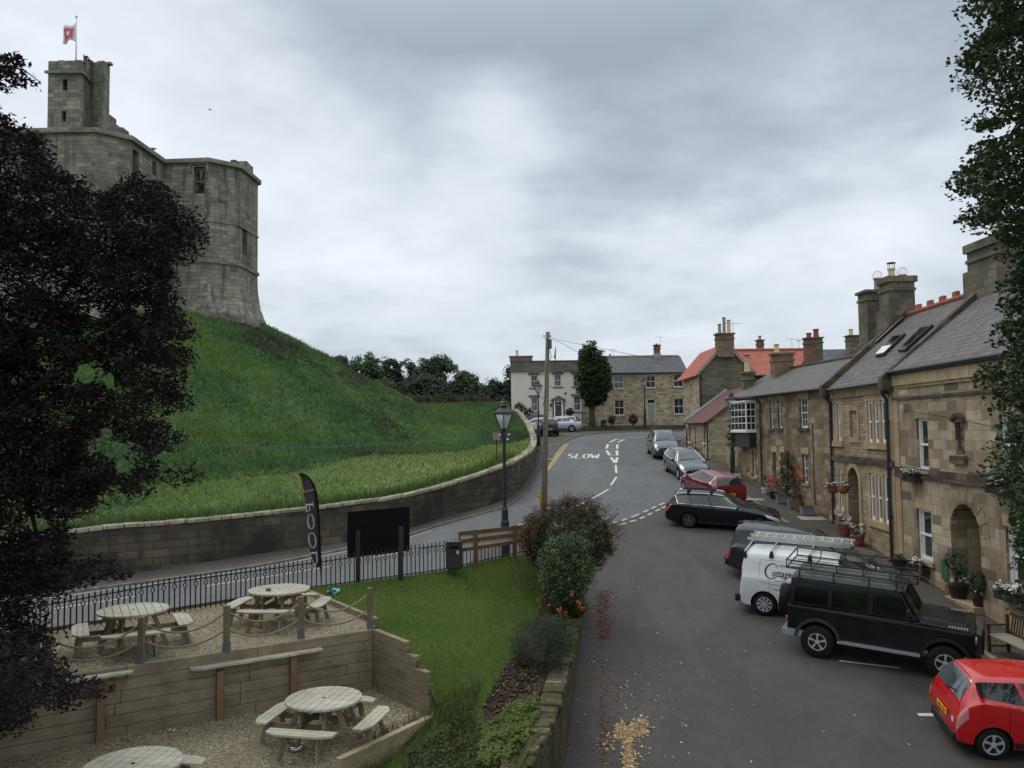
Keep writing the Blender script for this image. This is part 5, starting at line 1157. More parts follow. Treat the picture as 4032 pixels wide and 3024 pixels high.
m=MB();c_=P(1978,1712,28.3);m.box(c_,(0.14,0.12,0.24));obj("box",m,M_black,jb)
M_blue=flat("blue_cable",C(60,100,140),0.6);m=MB();c_=P(1988,1711,28.3)
for k in range(3):m.lathe([(0.075+0.01*k,-0.02),(0.085+0.01*k,0),(0.075,0.02)],(c_.x,28.4,c_.z-0.05+0.05*k),10,cap=False)
obj("cable_coil",m,M_blue,jb)
for px,py in((1968,1713),(2004,1711),(1999,1730)):m=MB();c_=P(px,py,28.25);m.sphere(c_,0.035,8,6,(1.3,1,1));obj("bulb",m,M_white_p,jb,smooth=True)
a,b=P(1968,1714,28.3),P(90,1672,15.0);m=MB();pts=[]
pxs=[(1968,1714,28.3),(1800,1730,27),(1300,1760,23.8),(1000,1758,22),(700,1745,20),(420,1722,18),(90,1672,15.0)]
for p_ in dens([tuple(P(*q))for q in pxs],0.8):pts.append(p_)
m.tube(pts,0.008,5);tag(obj("festoon_cable",m,M_blue),"thin blue festoon cable strung from the near lamp post to the beech tree","cable")
sg=P(1955,1715,47);st=thing("field_sign",(sg.x,47,F1(sg.x,47)),"small faded red and white notice board on the castle grass behind the near lamp","sign")
m=MB();m.box((sg.x,47,sg.z),(0.42,0.04,0.5));obj("board",m,flat("faded_pink_board",C(150,120,108),0.8),st);m=MB();m.box((sg.x,46.97,sg.z+0.22),(0.42,0.02,0.06));obj("red_band",m,flat("faded_red",C(150,78,62),0.8),st)
m=MB();m.box((sg.x,47.05,(sg.z+F1(sg.x,47))/2-0.2),(0.06,0.06,sg.z-F1(sg.x,47)+0.4));obj("post",m,M_black,st)
# telegraph pole and wires
M_pole=NT("weathered_pole_wood");_p=M_pole.ob();_k=M_pole.noise(M_pole.mapv(_p,(9,9,0.35)),1.0,6,0.7)
M_pole.bump(_k,0.6,0.02);M_pole=M_pole.done(M_pole.mix(M_pole.maprange(_k,0.35,0.65,0,1),C(88,80,68),C(140,130,112)),0.9,0.2)
dP=34.0;t0,t1=P(2157,1307,dP),P(2140,2100,dP);zb_=H(t1.x,t1.y);dirp=(t1-t0).normalized();tp=thing("telegraph_pole",(t1.x,t1.y,zb_),"tall weathered wooden telegraph pole behind the red-tinged shrub","telegraph pole")
m=MB();bt=t1+dirp*0.6;m.tube([bt,t0.lerp(bt,0.5),t0],[0.125,0.105,0.08],14);obj("pole",m,M_pole,tp,smooth=True)
m=MB()
for k in range(11):
 q=t0.lerp(bt,0.2+k*0.055);s_=1 if k%2 else-1;m.tube([q,q+Vector((0.2*s_,-0.02,0)),q+Vector((0.2*s_,-0.02,0.05))],0.012,5)
obj("climbing_steps",m,M_black,tp)
m=MB();q=P(2166,1355,dP-0.1);m.box(q,(0.13,0.16,0.38));obj("cable_box",m,M_dkdoor,tp,auto=0.02)
m=MB();q=P(2150,1330,dP-0.12);m.beam(P(2141,1331,dP-.12),P(2170,1327,dP-.12),0.03,0.03)
for px in(2142,2167):c_=P(px,1326,dP-.12);m.lathe([(0.02,0),(0.035,0.02),(0.03,0.07),(0,0.09)],c_,8)
obj("insulator_arm",m,M_zinc,tp)
m=MB();q=P(2166,1378,dP-0.1);m.tube([q,q+Vector((0.05,0,-0.3)),P(2150,1440,dP-.11),P(2148,1560,dP-.12),P(2138,1600,dP-.12)],0.012,5);obj("pole_cable",m,M_black,tp)
for(x0,y0),ends,lb in(((2169,1330),[(2290,1357,60),(2530,1405,92)],"upper overhead wire from the telegraph pole to the rubble-stone house roof"),((2169,1335),[(2230,1360,55),(2290,1395,80)],"lower overhead wire from the telegraph pole towards the columnar street tree")):
 pts=dens([tuple(P(x0,y0,dP))]+[tuple(P(*e))for e in ends],2.5);m=MB();m.tube(pts,[0.007+0.0004*max(0,q[1]-34)for q in pts],5);tag(obj("overhead_wire",m,M_potgrey),lb,"wire","wires from the telegraph pole")
w0=P(3270,1625,33);
m=MB();pts=dens([tuple(F3h.p(*F3h.uv(3556,1614),0.05)),tuple(F3h.p(*F3h.uv(3650,1628),0.12)),tuple(F3h.p(*F3h.uv(3790,1652),0.1)),tuple(F3h.p(*F3h.uv(3960,1690),0.05))],0.8);m.tube(pts,0.012,5);tag(obj("wall_cable",m,M_black),"thin black cable sagging across the front of the ashlar house","cable")
ys=thing("yellow_sign",tuple(P(2138,1960,34.4)),"yellow plate strapped to the telegraph pole above the shrub","sign")
m=MB();c_=P(2138,1960,dP+0.22);m.box(c_,(0.36,0.02,0.5));obj("plate",m,flat("yellow_sign_paint",C(222,180,40),0.5),ys)
m=MB()
for px in(2123,2153):
 c_=P(px,1957,dP+0.2);m.box(c_,(0.05,0.008,0.06))
obj("sign_marks",m,M_black,ys)
# far litter bin, planters by the far house
def litter_bin(loc,w_,d_,h_,label,yaw=0.0):
 t=thing("litter_bin",loc,label,"litter bin",None,(0,0,yaw));m=MB();m.box((0,0,h_*0.48),(w_,d_,h_*0.96));obj("bin_body",m,M_black,t,local=True,auto=0.03)
 m=MB();m.box((0,0,h_*0.98),(w_+0.04,d_+0.04,0.05));obj("bin_lid",m,M_black,t,local=True,auto=0.02)
 m=MB();m.box((0,-d_/2-0.004,h_*0.80),(w_*0.6,0.01,h_*0.11));obj("slot",m,M_dark,t,local=True)
 m=MB();m.box((w_*0.22,-d_/2-0.006,h_*0.62),(0.07,0.008,0.1));obj("sticker",m,M_pot,t,local=True);return t
b_=P(2377,1692,85.6);litter_bin((b_.x,b_.y,b_.z-0.15),0.52,0.5,1.15,"black street litter bin just right of the columnar tree trunk")
b_=P(1788,2238,24.3);lb_=litter_bin((b_.x,b_.y,b_.z),0.46,0.42,0.78,"black square litter bin standing on the lawn against the garden railing",R(6))
M_teak=NT("grey_teak");_p=M_teak.ob();_k=M_teak.noise(M_teak.mapv(_p,(2,14,14)),1.0,5,0.7);M_teak=M_teak.done(M_teak.mix(_k,C(110,104,96),C(168,162,150)),0.85,0.2)
M_dkwood=flat("dark_brown_wood",C(70,56,46),0.8,0.2,var=0.3)
bs=G(3998,2540);be=Vector((13.15,17.6,0));yaw=math.atan2(-1,0.02)
def place_bench():
 a=P(3885,2480,21.3);t=thing("bench",(a.x,a.y,H(a.x,a.y)+0.07),"weathered wooden bench with arms on the pavement under the ashlar house","bench",None,(0,0,R(-92)))
 L,D_=1.75,0.5;m=MB()
 for k in range(5):m.box((L/2,0.06+k*0.1,0.43),(L,0.085,0.025))
 obj("seat",m,M_teak,t,local=True);m=MB()
 for k in range(15):x=0.08+k*(L-0.16)/14;m.box((x,D_+0.05+0.04,0.68),(0.04,0.02,0.46),Matrix.Rotation(R(-10),3,'X'))
 m.box((L/2,D_+0.10,0.93),(L,0.04,0.08));m.box((L/2,D_+0.03,0.47),(L,0.04,0.05));obj("backrest",m,M_dkwood,t,local=True)
 for x in(0.03,L-0.03):
  for y in(0.03,D_):m=MB();m.box((x,y,0.32 if y<0.1 else 0.46),(0.065,0.065,0.64 if y<0.1 else 0.92));obj("leg",m,M_dkwood,t,local=True)
  m=MB();m.box((x,D_/2,0.66),(0.08,D_+0.08,0.035));obj("armrest",m,M_dkwood,t,local=True)
  m=MB();m.box((x,D_/2,0.14),(0.05,D_,0.04));obj("stretcher",m,M_dkwood,t,local=True)
place_bench()
for px,py,w_,l_,lb in((3195,2040,1.1,0.7,"pale stone slab let into the pavement by the blue-grey planters"),(2970,1966,0.9,0.5,"pale stone slab in the pavement near the red geraniums"),(3284,2120,0.6,0.4,"square metal drain cover in the pavement before the narrow house")):
 g=G(px,py,0.078);m=MB();x0,y0=g.x,g.y
 m.quad(*[(x0+a*w_/2,y0+b*l_/2,H(x0+a*w_/2,y0+b*l_/2)+0.079)for a,b in((-1,-1),(1,-1),(1,1),(-1,1))]);tag(obj("paving_slab",m,M_potgrey if 'metal' not in lb else M_parapet),lb,"paving slab")
# beer garden: levels, sleepers, gravel, lawn
ZU,ZL=8-4.32,8-5.55
def PZ(px,py,z):
 v=ray(px,py);return CAM+v*((z-CAM.z)/v.z)
M_gravel=NT("pea_gravel");_p=M_gravel.pos();_c=M_gravel.vor(_p,26,'F1','Color');_d=M_gravel.vor(_p,26,'F1','Distance');_s=M_gravel.n("ShaderNodeSeparateColor");M_gravel.set(_s.inputs[0],_c)
_col=M_gravel.ramp(_s.outputs[0],[(0.0,C(112,104,86)),(0.3,C(154,144,120)),(0.6,C(182,172,146)),(0.85,C(136,126,106)),(1.0,C(204,196,174))])
_col=M_gravel.mix(M_gravel.math('MULTIPLY',M_gravel.maprange(_d,0.35,0.75,0,1),0.75),_col,C(84,72,60));_n=M_gravel.noise(_p,0.8,5,0.6)
_col=M_gravel.mix(M_gravel.math('MULTIPLY',M_gravel.maprange(_n,0.45,0.7,0,1),0.4),_col,C(112,96,80));M_gravel.bump(M_gravel.math('SUBTRACT',M_gravel.math('MULTIPLY',M_gravel.noise(_p,3,3),0.6),_d),1.0,0.03);M_gravel=M_gravel.done(_col,0.92,0.2)
def wood(name,a,b,grain=(1.2,1.2,16),knots=0.5,green=0.0,use_uv=True):
 n=NT(name);v=n.uv()if use_uv else n.ob();g=n.noise(n.mapv(v,(1.0,13,13)),1.0,7,0.7,0.3);c=n.mix(n.maprange(g,0.3,0.7,0,1),a,b)
 pv=n.pos();big=n.noise(pv,0.9,5,0.6);c=n.mix(n.math('MULTIPLY',n.maprange(big,0.42,0.68,0,1),0.5),c,tuple(x*0.5 for x in a))
 kn=n.vor(n.mapv(v,(1.3,3.2,1)),1.0,'F1','Distance');c=n.mix(n.math('MULTIPLY',n.maprange(kn,0.03,0.07,1,0),knots),c,tuple(x*0.25 for x in a))
 if green:c=n.mix(n.math('MULTIPLY',n.maprange(n.noise(pv,2.1,6,.7),0.48,0.68,0,1),green),c,C(74,76,48))
 n.bump(g,0.4,0.01);return n.done(c,0.88,0.2)
M_sleeper=wood("timber_sleeper",C(126,112,94),C(158,144,122),green=0.45);M_sleeper_top=wood("bleached_timber",C(150,134,106),C(176,160,130),green=0.45)
M_silver=wood("silvered_table_wood",C(158,154,138),C(206,200,182),knots=0.3,green=0.12,use_uv=False);M_tableleg=wood("grey_brown_timber",C(122,112,94),C(158,146,124),knots=0.2,use_uv=False)
M_post=wood("rough_post_wood",C(112,98,80),C(148,132,110),knots=0.4,use_uv=False);M_post2=wood("red_brown_post_wood",C(118,94,76),C(140,112,92),use_uv=False)
M_soil=flat("garden_soil",(0.045,0.033,0.026),0.95,0.1,var=0.5,scale=9)
Wt=[PZ(-260,2700,ZU),PZ(358,2650,ZU),PZ(1467,2484,ZU)]
d_=(Wt[2]-Wt[1]).normalized();Wt[0]=Wt[1]-d_*4.2
rt=thing("retaining_wall",(Wt[1].x,Wt[1].y,ZL),"long brown sleeper retaining wall between the upper and lower gravel terraces","retaining wall")
nrow=6;rh=(ZU-ZL+0.06)/nrow;m=MB();tpm=MB();nw=Vector((d_.y,-d_.x,0));L=(Wt[2]-Wt[0]).length
rr=random.Random(11)
for r_ in range(nrow):
 z0=ZL-0.03+r_*rh;u=0
 while u<L-0.01:
  l=min(rr.uniform(2.2,2.5)if r_<nrow-1 else 2.4,L-u);a=Wt[0]+d_*u;b=Wt[0]+d_*(u+l-0.008);o=rr.uniform(-0.006,0.008)
  q=[a+nw*(o),b+nw*o,b-nw*0.12,a-nw*0.12]
  (m if r_<nrow-1 else m).box8([Vector((p.x,p.y,z0))for p in q]+[Vector((p.x,p.y,z0+rh-0.008))for p in q]);u+=l
obj("sleepers",m,M_sleeper,rt,auto=0.008)
for px in(398,862,1146,):
 base=None
for(px,yt)in((395,2690),(862,2640),(1150,2570)):
 v=ray(px,2700);
 tt=(Wt[0]-CAM).dot(nw)/v.dot(nw);q=CAM+v*tt;m=MB();c_=Vector((q.x,q.y,0))+nw*0.07
 zt=P(px,yt,c_.y).z;m.beam((c_.x,c_.y,ZL-0.02),(c_.x,c_.y,zt),0.13,0.13,d_);obj("support_post",m,M_post2,rt)
def wall_u(px):
 v=ray(px,2650);tt=(Wt[0]-CAM).dot(nw)/v.dot(nw);q=CAM+v*tt;return(Vector((q.x,q.y,0))-Vector((Wt[0].x,Wt[0].y,0))).dot(d_)
for xa,xb,ya,lb in((745,1262,2640,"long rough plank shelf fixed to the retaining wall under the rope fence"),(-20,522,2730,"rough plank shelf fixed to the retaining wall beneath the beech tree")):
 ua,ub=wall_u(xa),wall_u(xb);q=Wt[0]+d_*ua;z=P(xa+20,ya,(q+nw*0.2).y).z;m=MB();s=[]
 pts=[]
 for k in range(13):u=ua+(ub-ua)*k/12;w_=0.20+0.02*math.sin(k*1.7)-(0.08 if k in(0,12)else 0);pts.append((u,w_))
 for(u0_,w0_),(u1_,w1_)in zip(pts,pts[1:]):
  q=[Wt[0]+d_*u0_+nw*w0_,Wt[0]+d_*u1_+nw*w1_,Wt[0]+d_*u1_+nw*0.012,Wt[0]+d_*u0_+nw*0.012];m.box8([Vector((p.x,p.y,z-0.03))for p in q]+[Vector((p.x,p.y,z+0.015))for p in q])
 tag(obj("plank_shelf",m,M_silver),lb,"shelf","plank shelves on the retaining wall")
Wc=Wt[2];c6b=lambda x,y:(1000+x/2.011,2200+y/2.011)
sw_=thing("stepped_sleeper_wall",(Wc.x,Wc.y,ZL),"sleeper side wall stepping down from the terrace corner along the lawn edge","retaining wall")
ends=[(1210,665,0),(1285,785,1),(1375,905,2),(1388,1000,3),(1400,1090,4),(1490,1150,5)]
E=PZ(*c6b(1195,672),ZU);ds=(E-Wc);ds.z=0;ds.normalize();ns=Vector((ds.y,-ds.x,0))
def su(px,py):
 v=ray(px,py);tt=(Wc-CAM).dot(ns)/v.dot(ns);q=CAM+v*tt;return(Vector((q.x,q.y,0))-Vector((Wc.x,Wc.y,0))).dot(ds),q.z
Ls=[]
for x,y,k in ends:u,z=su(*c6b(x-15,y));Ls.append((u,z))
for k,(u,z)in enumerate(Ls):
 zt=ZU+0.03-k*rh;z0=zt-rh+0.008;m=MB();ex=ns if ns.x>0 else-ns
 a=Wc-d_*0.0;b=Wc+ds*max(u,0.5);q=[a,b,b+ex*0.13,a+ex*0.13]
 cr=(q[1]-q[0]).cross(q[2]-q[1]).z;q=q if cr>0 else q[::-1]
 m.box8([Vector((p.x,p.y,z0))for p in q]+[Vector((p.x,p.y,zt))for p in q]);obj("sleeper",m,M_sleeper,sw_,auto=0.008)
print("side wall lengths",Ls)
bE=Wc+ds*Ls[-1][0];zf=ZU+0.03-5*rh
fr0=PZ(*c6b(1525,1180),zf);fr1=PZ(*c6b(668,1580),zf)
fw=thing("front_sleeper",(fr0.x,fr0.y,ZL),"low bleached sleeper edging the lower gravel terrace towards the lawn","timber edging");m=MB();m.beam(Vector((fr0.x,fr0.y,zf-0.13)),Vector((fr1.x,fr1.y,zf-0.13)),0.13,0.26);obj("sleeper",m,M_sleeper_top,fw,auto=0.01)
m=MB();q0=fr0-Vector((0,0,0.35));q1=fr1-Vector((0,0,0.35));m.beam(q0,q1,0.12,0.2);obj("lower_sleeper",m,M_sleeper,fw,auto=0.01)
fd=(fr1-fr0);fd.z=0;fend=fr1+fd.normalized()*0.4
m=MB();poly=[Wt[0]+nw*0.02,Wc,Wc+ds*Ls[-1][0],Vector((fr0.x,fr0.y,0)),Vector((fr1.x,fr1.y,0)),Vector((fr1.x+0.3,fr1.y-1.4,0)),Vector((-1.6,5.5,0)),Vector((-18,5.5,0)),Vector((-18,Wt[0].y-1.5,0))]
poly=[(p.x,p.y)for p in poly];tag(sheet("lower_gravel",-18.2,0,5.3,20,1.0,lambda X,Y:X*0+ZL+0.015*np.sin(X*3)*np.sin(Y*2.3),M_gravel,poly),kind='structure')
c4=lambda x,y:(x/2.011,2200+y/2.011);c5b=lambda x,y:(1000+x/2.011,1700+y/2.011)
RB=[PZ(-40,2524,ZU),PZ(209,2483,ZU),PZ(666,2409,ZU),PZ(1199,2322,ZU)]
m=MB();up=[Wt[0]-nw*0.1,Wc,PZ(*c5b(975,1500),ZU),RB[3],RB[2],RB[1],RB[0],Vector((-16,RB[0].y-0.9,0))]
up=[(p.x,p.y)for p in up];tag(sheet("upper_gravel",-16.5,-1,13,24,1.0,lambda X,Y:X*0+ZU,M_gravel,up),kind='structure')
eb=thing("edging_board",(RB[3].x,RB[3].y,ZU),"timber edging boards between the upper gravel terrace and the lawn","timber edging")
m=MB();a=PZ(*c5b(445,1262),ZU+0.1);b=PZ(*c5b(972,1482),ZU+0.12);m.beam(a-Vector((0,0,.12)),b-Vector((0,0,.12)),0.11,0.28);obj("board",m,M_sleeper,eb,auto=0.01)
m=MB()
for p,q in zip(RB,RB[1:]):m.beam(p+Vector((0,0,.03)),q+Vector((0,0,.03)),0.05,0.12)
obj("board",m,M_sleeper,eb)
LW={}
lawn_pts=[((1224,2322),4.28),((1413,2296),None),((1577,2274),None),((1756,2249),None),((1990,2194),None)]
RD={209:18.5,666:20.3,1199:22.6,1413:23.2,1577:23.8,1756:24.5,1990:25.7,2100:26.3}
rail_b=[(-40,2524),(209,2483),(666,2409),(1199,2322),(1413,2294),(1577,2272),(1756,2247),(1990,2192),(2110,2166)]
RDk=sorted(RD);
def rdep(px):return float(np.interp(px,RDk,[RD[k]for k in RDk]))if px>=209 else 18.5+(px-209)*0.0045
railP=[P(a,b,rdep(a))for a,b in rail_b]
lp_=[(p.x,p.y,p.z)for p in railP[3:]]+[(Wc.x+0.15,Wc.y,ZU-0.12),(PZ(*c5b(760,1380),ZU)).to_tuple()]
for k,(u,z)in enumerate(Ls):q=Wc+ds*u;lp_.append((q.x+0.2,q.y,ZU-0.06-k*rh*0.95))
lp_+=[(fr0.x+.1,fr0.y-.1,zf-0.32),(fr1.x+.1,fr1.y-.3,zf-0.55),((fr0.x+fr1.x)/2+.1,(fr0.y+fr1.y)/2-.2,zf-.45),(-1.2,10.5,8-5.75),(-0.5,8,8-5.9)]
WTOP=[(2198,2800,15.0),(2225,2693,16.7),(2258,2560,19.4),(2275,2495,21.4),(2290,2430,23.4),(2300,2330,25.6)]
wtp=[P(*q)for q in WTOP];
first=P(2066,3040,11.6);wtp=[P(1960,3420,9.4),first,P(2140,2905,13.2)]+wtp
for q in wtp:lp_.append((q.x-0.45,q.y,q.z-0.12))
lp_=np.array(lp_);_lx=lp_[:,:2]/10;_k3=len(lp_);_A3=np.zeros((_k3+3,_k3+3));_A3[:_k3,:_k3]=_ker(((_lx[:,None]-_lx[None])**2).sum(2))+np.eye(_k3)*0.01;_A3[:_k3,_k3:]=np.hstack([np.ones((_k3,1)),_lx]);_A3[_k3:,:_k3]=_A3[:_k3,_k3:].T
_s3=np.linalg.solve(_A3,np.concatenate([lp_[:,2],np.zeros(3)]))
def Ln(X,Y):
 q=np.stack([np.ravel(X),np.ravel(Y)],1)/10
 return(_ker(((q[:,None]-_lx[None])**2).sum(2))@_s3[:_k3]+_s3[_k3]+q@_s3[_k3+1:]).reshape(np.shape(X))
def L1(x,y):return float(Ln(np.array([x]),np.array([y]))[0])
def GL(px,py):
 v=ray(px,py);a=6.0;
 for d in np.arange(7,34,0.2):
  p=CAM+v*(d/v.y)
  if p.z<L1(p.x,p.y):return Vector((p.x,p.y,L1(p.x,p.y)))
  a=d
 return p
left_edge=[(fr1.x+0.1,fr1.y-2),(fr1.x+0.1,fr1.y),(fr0.x,fr0.y+0.0),((Wc+ds*Ls[-1][0]).x+0.02,(Wc+ds*Ls[-1][0]).y),(Wc.x+0.08,Wc.y),(PZ(*c5b(700,1365),ZU).x,PZ(*c5b(700,1365),ZU).y),(railP[3].x-0.05,railP[3].y)]
right_edge=[(q.x-0.1,q.y)for q in wtp]+[(railP[-1].x+1.6,railP[-1].y+0.3)]
rail_xy=[(p.x,p.y)for p in railP]
def pip(x,y,poly):
 c=False;n_=len(poly)
 for i in range(n_):
  (x0,y0),(x1,y1)=poly[i],poly[(i+1)%n_]
  if(y0>y)!=(y1>y)and x<(x1-x0)*(y-y0)/(y1-y0)+x0:c=not c
 return c
lawn_poly=left_edge+[tuple(p)for p in rail_xy[4:]]+[right_edge[-1]]+right_edge[::-1][1:]
bed_edge=[GL(*q)for q in((1905,2700),(1990,2560),(2075,2400),(2120,2300))]
o=sheet("lawn",-9,4,7.5,28,0.16,lambda X,Y:Ln(X,Y),M_lawn,lawn_poly);tag(o,kind='structure')
bl=[GL(1885,3040),GL(1908,2830),GL(1965,2690),GL(2040,2590),GL(2105,2460),GL(2140,2370),GL(2150,2250)]
bed_poly=[(p.x,p.y)for p in bl]+[(q.x-0.2,q.y)for q in wtp[::-1]]
o=sheet("garden_soil_bed",-3,4,7.5,28,0.15,lambda X,Y:Ln(X,Y)+0.03+0.03*np.sin(X*9)*np.sin(Y*7),M_soil,bed_poly);tag(o,kind='structure')
M_cpwall=stone("mossy_wall_stone",[C(112,100,80),C(92,84,66),C(126,116,94),C(80,74,56)],C(66,62,48),0.4,0.2,0.025,C(62,62,30),0.95,0.9,1.0,warp=0.08,fine=0.5)
cw=thing("car_park_wall",(wtp[3].x,wtp[3].y,H(wtp[3].x,wtp[3].y)),"mossy rubble stone wall holding the planted bank above the car park","wall")
def baseof(px,py):return G(px,py)
bases=[G(2120,3420),G(2190,3090),G(2201,3024),G(2238,2800),G(2258,2690),G(2271,2614),G(2284,2520),G(2297,2440),G(2312,2330)]
wdn=dens([tuple(q)for q in wtp],0.35);bdn=[]
ky=[b.y for b in bases]
for q in wdn:
 x=float(np.interp(q[1],ky,[b.x for b in bases]))if q[1]>=ky[0]else bases[0].x;bdn.append((max(x,q[0]+0.0),q[1],H(x,q[1])-0.1))
m=MB();cm=MB();rr=random.Random(4)
NV=5
for i in range(len(wdn)-1):
 a,b=wdn[i],wdn[i+1];c_,d2_=bdn[i],bdn[i+1]
 m.quad(c_,d2_,(b[0],b[1],b[2]-0.1),(a[0],a[1],a[2]-0.1));m.quad((a[0]-.45,a[1],a[2]-.5),(a[0]-.45,a[1],a[2]-.06),(b[0]-.45,b[1],b[2]-.06),(b[0]-.45,b[1],b[2]-.5))
 j=rr.uniform(-.035,.03);w0_=rr.uniform(-.05,.03);cm.box8([(a[0]+0.03+w0_,a[1]+.01,a[2]-.12),(b[0]+0.03+w0_,b[1]-.01,b[2]-.12),(b[0]-.42,b[1]-.01,b[2]-.12),(a[0]-.42,a[1]+.01,a[2]-.12),(a[0]+w0_,a[1]+.02,a[2]+j-.02),(b[0]+w0_,b[1]-.02,b[2]+j-.02),(b[0]-.4,b[1]-.02,b[2]+j),(a[0]-.4,a[1]+.02,a[2]+j)])
obj("masonry",m,M_cpwall,cw);obj("coping",cm,M_cpwall,cw,auto=0.04)
# rope fence on the terrace edge
M_rope=NT("old_rope");_p=M_rope.uv();M_rope=M_rope.done(M_rope.mix(M_rope.noise(M_rope.ob(),30,4,0.7),C(120,104,80),C(164,148,118)),0.95,0.1)
M_galv=flat("painted_post_shoe",C(98,102,106),0.7,0.3,var=0.2)
postpx=[(186,2655,2500),(556,2614,2429),(892,2568,2384),(1185,2518,2349),(1457,2478,2314)]
posts=[]
wh=["leftmost rope fence post, half hidden by beech leaves","rope fence post in front of the left round table","rope fence post between the two upper round tables","rope fence post in front of the right upper table","rope fence post on the corner of the terrace by the lawn"]
for(px,yb,yt),lb in zip(postpx,wh):
 b=PZ(px,yb,ZU);t_=P(px,yt,b.y);t=thing("rope_post",b,lb,"post","rope fence posts")
 h_=t_.z-b.z;m=MB();m.box((0,0,h_/2),(0.11,0.11,h_));obj("shaft",m,M_post,t,local=True,auto=0.008);m=MB();m.box((0,0,0.1),(0.125,0.125,0.2));obj("shoe",m,M_galv,t,local=True);posts.append((b,h_))
k=0
for(a,ha),(b,hb)in zip(posts,posts[1:]):
 k+=1
 for fr_,sg_,nm in((0.84,0.17,"upper"),(0.46,0.13,"lower")):
  m=MB();A=a+Vector((0,0,ha*fr_));B=b+Vector((0,0,hb*fr_));A+=(B-A).normalized()*0.055;B-=(B-A).normalized()*0.055
  pts=[A.lerp(B,t/24)-Vector((0,0,sg_*4*(t/24)*(1-t/24)*1.5))for t in range(25)];m.tube(pts,0.020,7)
  tag(obj("rope",m,M_rope,smooth=True),f"{nm} rope of the fence span {['nearest the beech leaves','before the left round table','before the right round table','ending at the lawn corner'][k-1]}","rope","ropes of the terrace fence")
# iron railing along the road
gr_=thing("garden_railing",tuple(railP[5]),"long black iron garden railing with diamond heads along the roadside","railing")
tops=[(-40,2400),(214,2359),(666,2275),(1124,2215),(1607,2148),(1746,2130),(1990,2085),(2110,2062)]
tx=[t[0]for t in tops];ty=[t[1]for t in tops]
def railpt(px,f):
 d=rdep(px);yb=float(np.interp(px,[q[0]for q in rail_b],[q[1]for q in rail_b]));yt=float(np.interp(px,tx,ty));a=P(px,yb,d);b=P(px,yt,d);return Vector((a.x,a.y,a.z+(b.z-a.z)*f))
px=120.0;pk=[]
xs_=[]
cur=railpt(60,0);pos=60.0
while pos<2105:
 xs_.append(pos);a=railpt(pos,0);b=railpt(pos+1,0);pos+=0.128/max(1e-4,(b-a).length)
rm=MB();dm=MB();bars=[]
for k,px in enumerate(xs_):
 a,b=railpt(px,-0.12),railpt(px,1.0);bars.append((a,b))
for k in range(len(xs_)-1):
 a0,b0=railpt(xs_[k],0),railpt(xs_[k],1);a1,b1=railpt(xs_[k+1],0),railpt(xs_[k+1],1);h0=b0.z-a0.z
 for f in(0.86,):rm.beam(a0+Vector((0,0,h0*f)),a1+Vector((0,0,(b1.z-a1.z)*f)),0.022,0.03)
 rm.beam(a0+Vector((0,0,h0*0.06)),a1+Vector((0,0,h0*0.06)),0.022,0.03)
obj("rail",rm,M_black,gr_)
for k,px in enumerate(xs_):
 a,b=railpt(px,0),railpt(px,1);h0=b.z-a.z;bar_dir=(railpt(px+8,0)-a).normalized()
 m=MB()if k>=len(xs_)-100 else dm
 if k%2==0:m.box(((a.x+b.x)/2,a.y,(a.z+b.z)/2-0.04),(0.026,0.026,h0+0.08))
 else:
  zc_=a.z+h0*0.72;hw,hh=0.05,0.085
  m.box((a.x,a.y,(a.z+zc_-hh)/2-0.04),(0.026,0.026,zc_-hh-a.z+0.08));m.box((a.x,a.y,(zc_+hh+b.z)/2),(0.026,0.026,b.z-zc_-hh))
  c_=Vector((a.x,a.y,zc_));q=[c_+Vector((0,0,-hh)),c_+bar_dir*hw,c_+Vector((0,0,hh)),c_-bar_dir*hw]
  for i in range(4):m.beam(q[i],q[(i+1)%4],0.022,0.02)
 if m is not dm:obj("baluster",m,M_black,gr_)
dm_o=obj("balusters",dm,M_black,gr_);dm_o['kind']='stuff'
# boards and banner by the railing
sb=thing("back_board",tuple(P(1490,2290,23.2)),"large plain black board on two dark posts facing the road","board")
D2=23.9;q=[P(1367,2199,D2-0.1),P(1609,2170,D2+0.5),P(1610,1995,D2+0.5),P(1368,2016,D2-0.1)];m=MB();o_=Vector((0.02,0.06,0));m.box8([q[0],q[1],q[1]+o_,q[0]+o_,q[3],q[2],q[2]+o_,q[3]+o_]);obj("board",m,flat("matt_black_board",(0.009,0.010,0.012),0.95,0.08),sb)
for px,yt,yb in((1410,2090,2300),(1579,2075,2275)):m=MB();a=P(px,yb,D2-0.35);b=P(px,yt,D2-0.35);m.box(((a.x+b.x)/2,a.y,(a.z+b.z)/2-0.1),(0.115,0.1,b.z-a.z+0.2));obj("post",m,M_black,sb)
m=MB();c_=P(1365,2110,D2+0.1);m.lathe([(0.0,0),(0.19,0),(0.19,0.03),(0,0.03)],c_,24,Matrix.Rotation(R(90),3,'X'));tag(obj("round_sign",m,M_dkdoor),"dark round sign plate seen from behind at the edge of the black board","sign")
wb=thing("fence_sign",tuple(P(1890,2180,25.2)),"white board framed with brown timber rails beside the red-tinged shrub","sign")
M_brownrail=wood("brown_stained_timber",C(92,68,48),C(122,92,66),use_uv=False);dA,dB=24.5,25.6
def wbp(px,py,off=0.0):d=np.interp(px,(1805,2085),(dA,dB));return P(px,py,d-off)
m=MB();q=[wbp(1812,2165),wbp(2085,2130),wbp(2085,2075),wbp(1812,2102)];b_=Vector((0,0.04,0));m.box8([q[0],q[1],q[1]+b_,q[0]+b_,q[3],q[2],q[2]+b_,q[3]+b_]);obj("panel",m,flat("dirty_white_panel",C(190,188,172),0.8,0.2,var=0.15),wb)
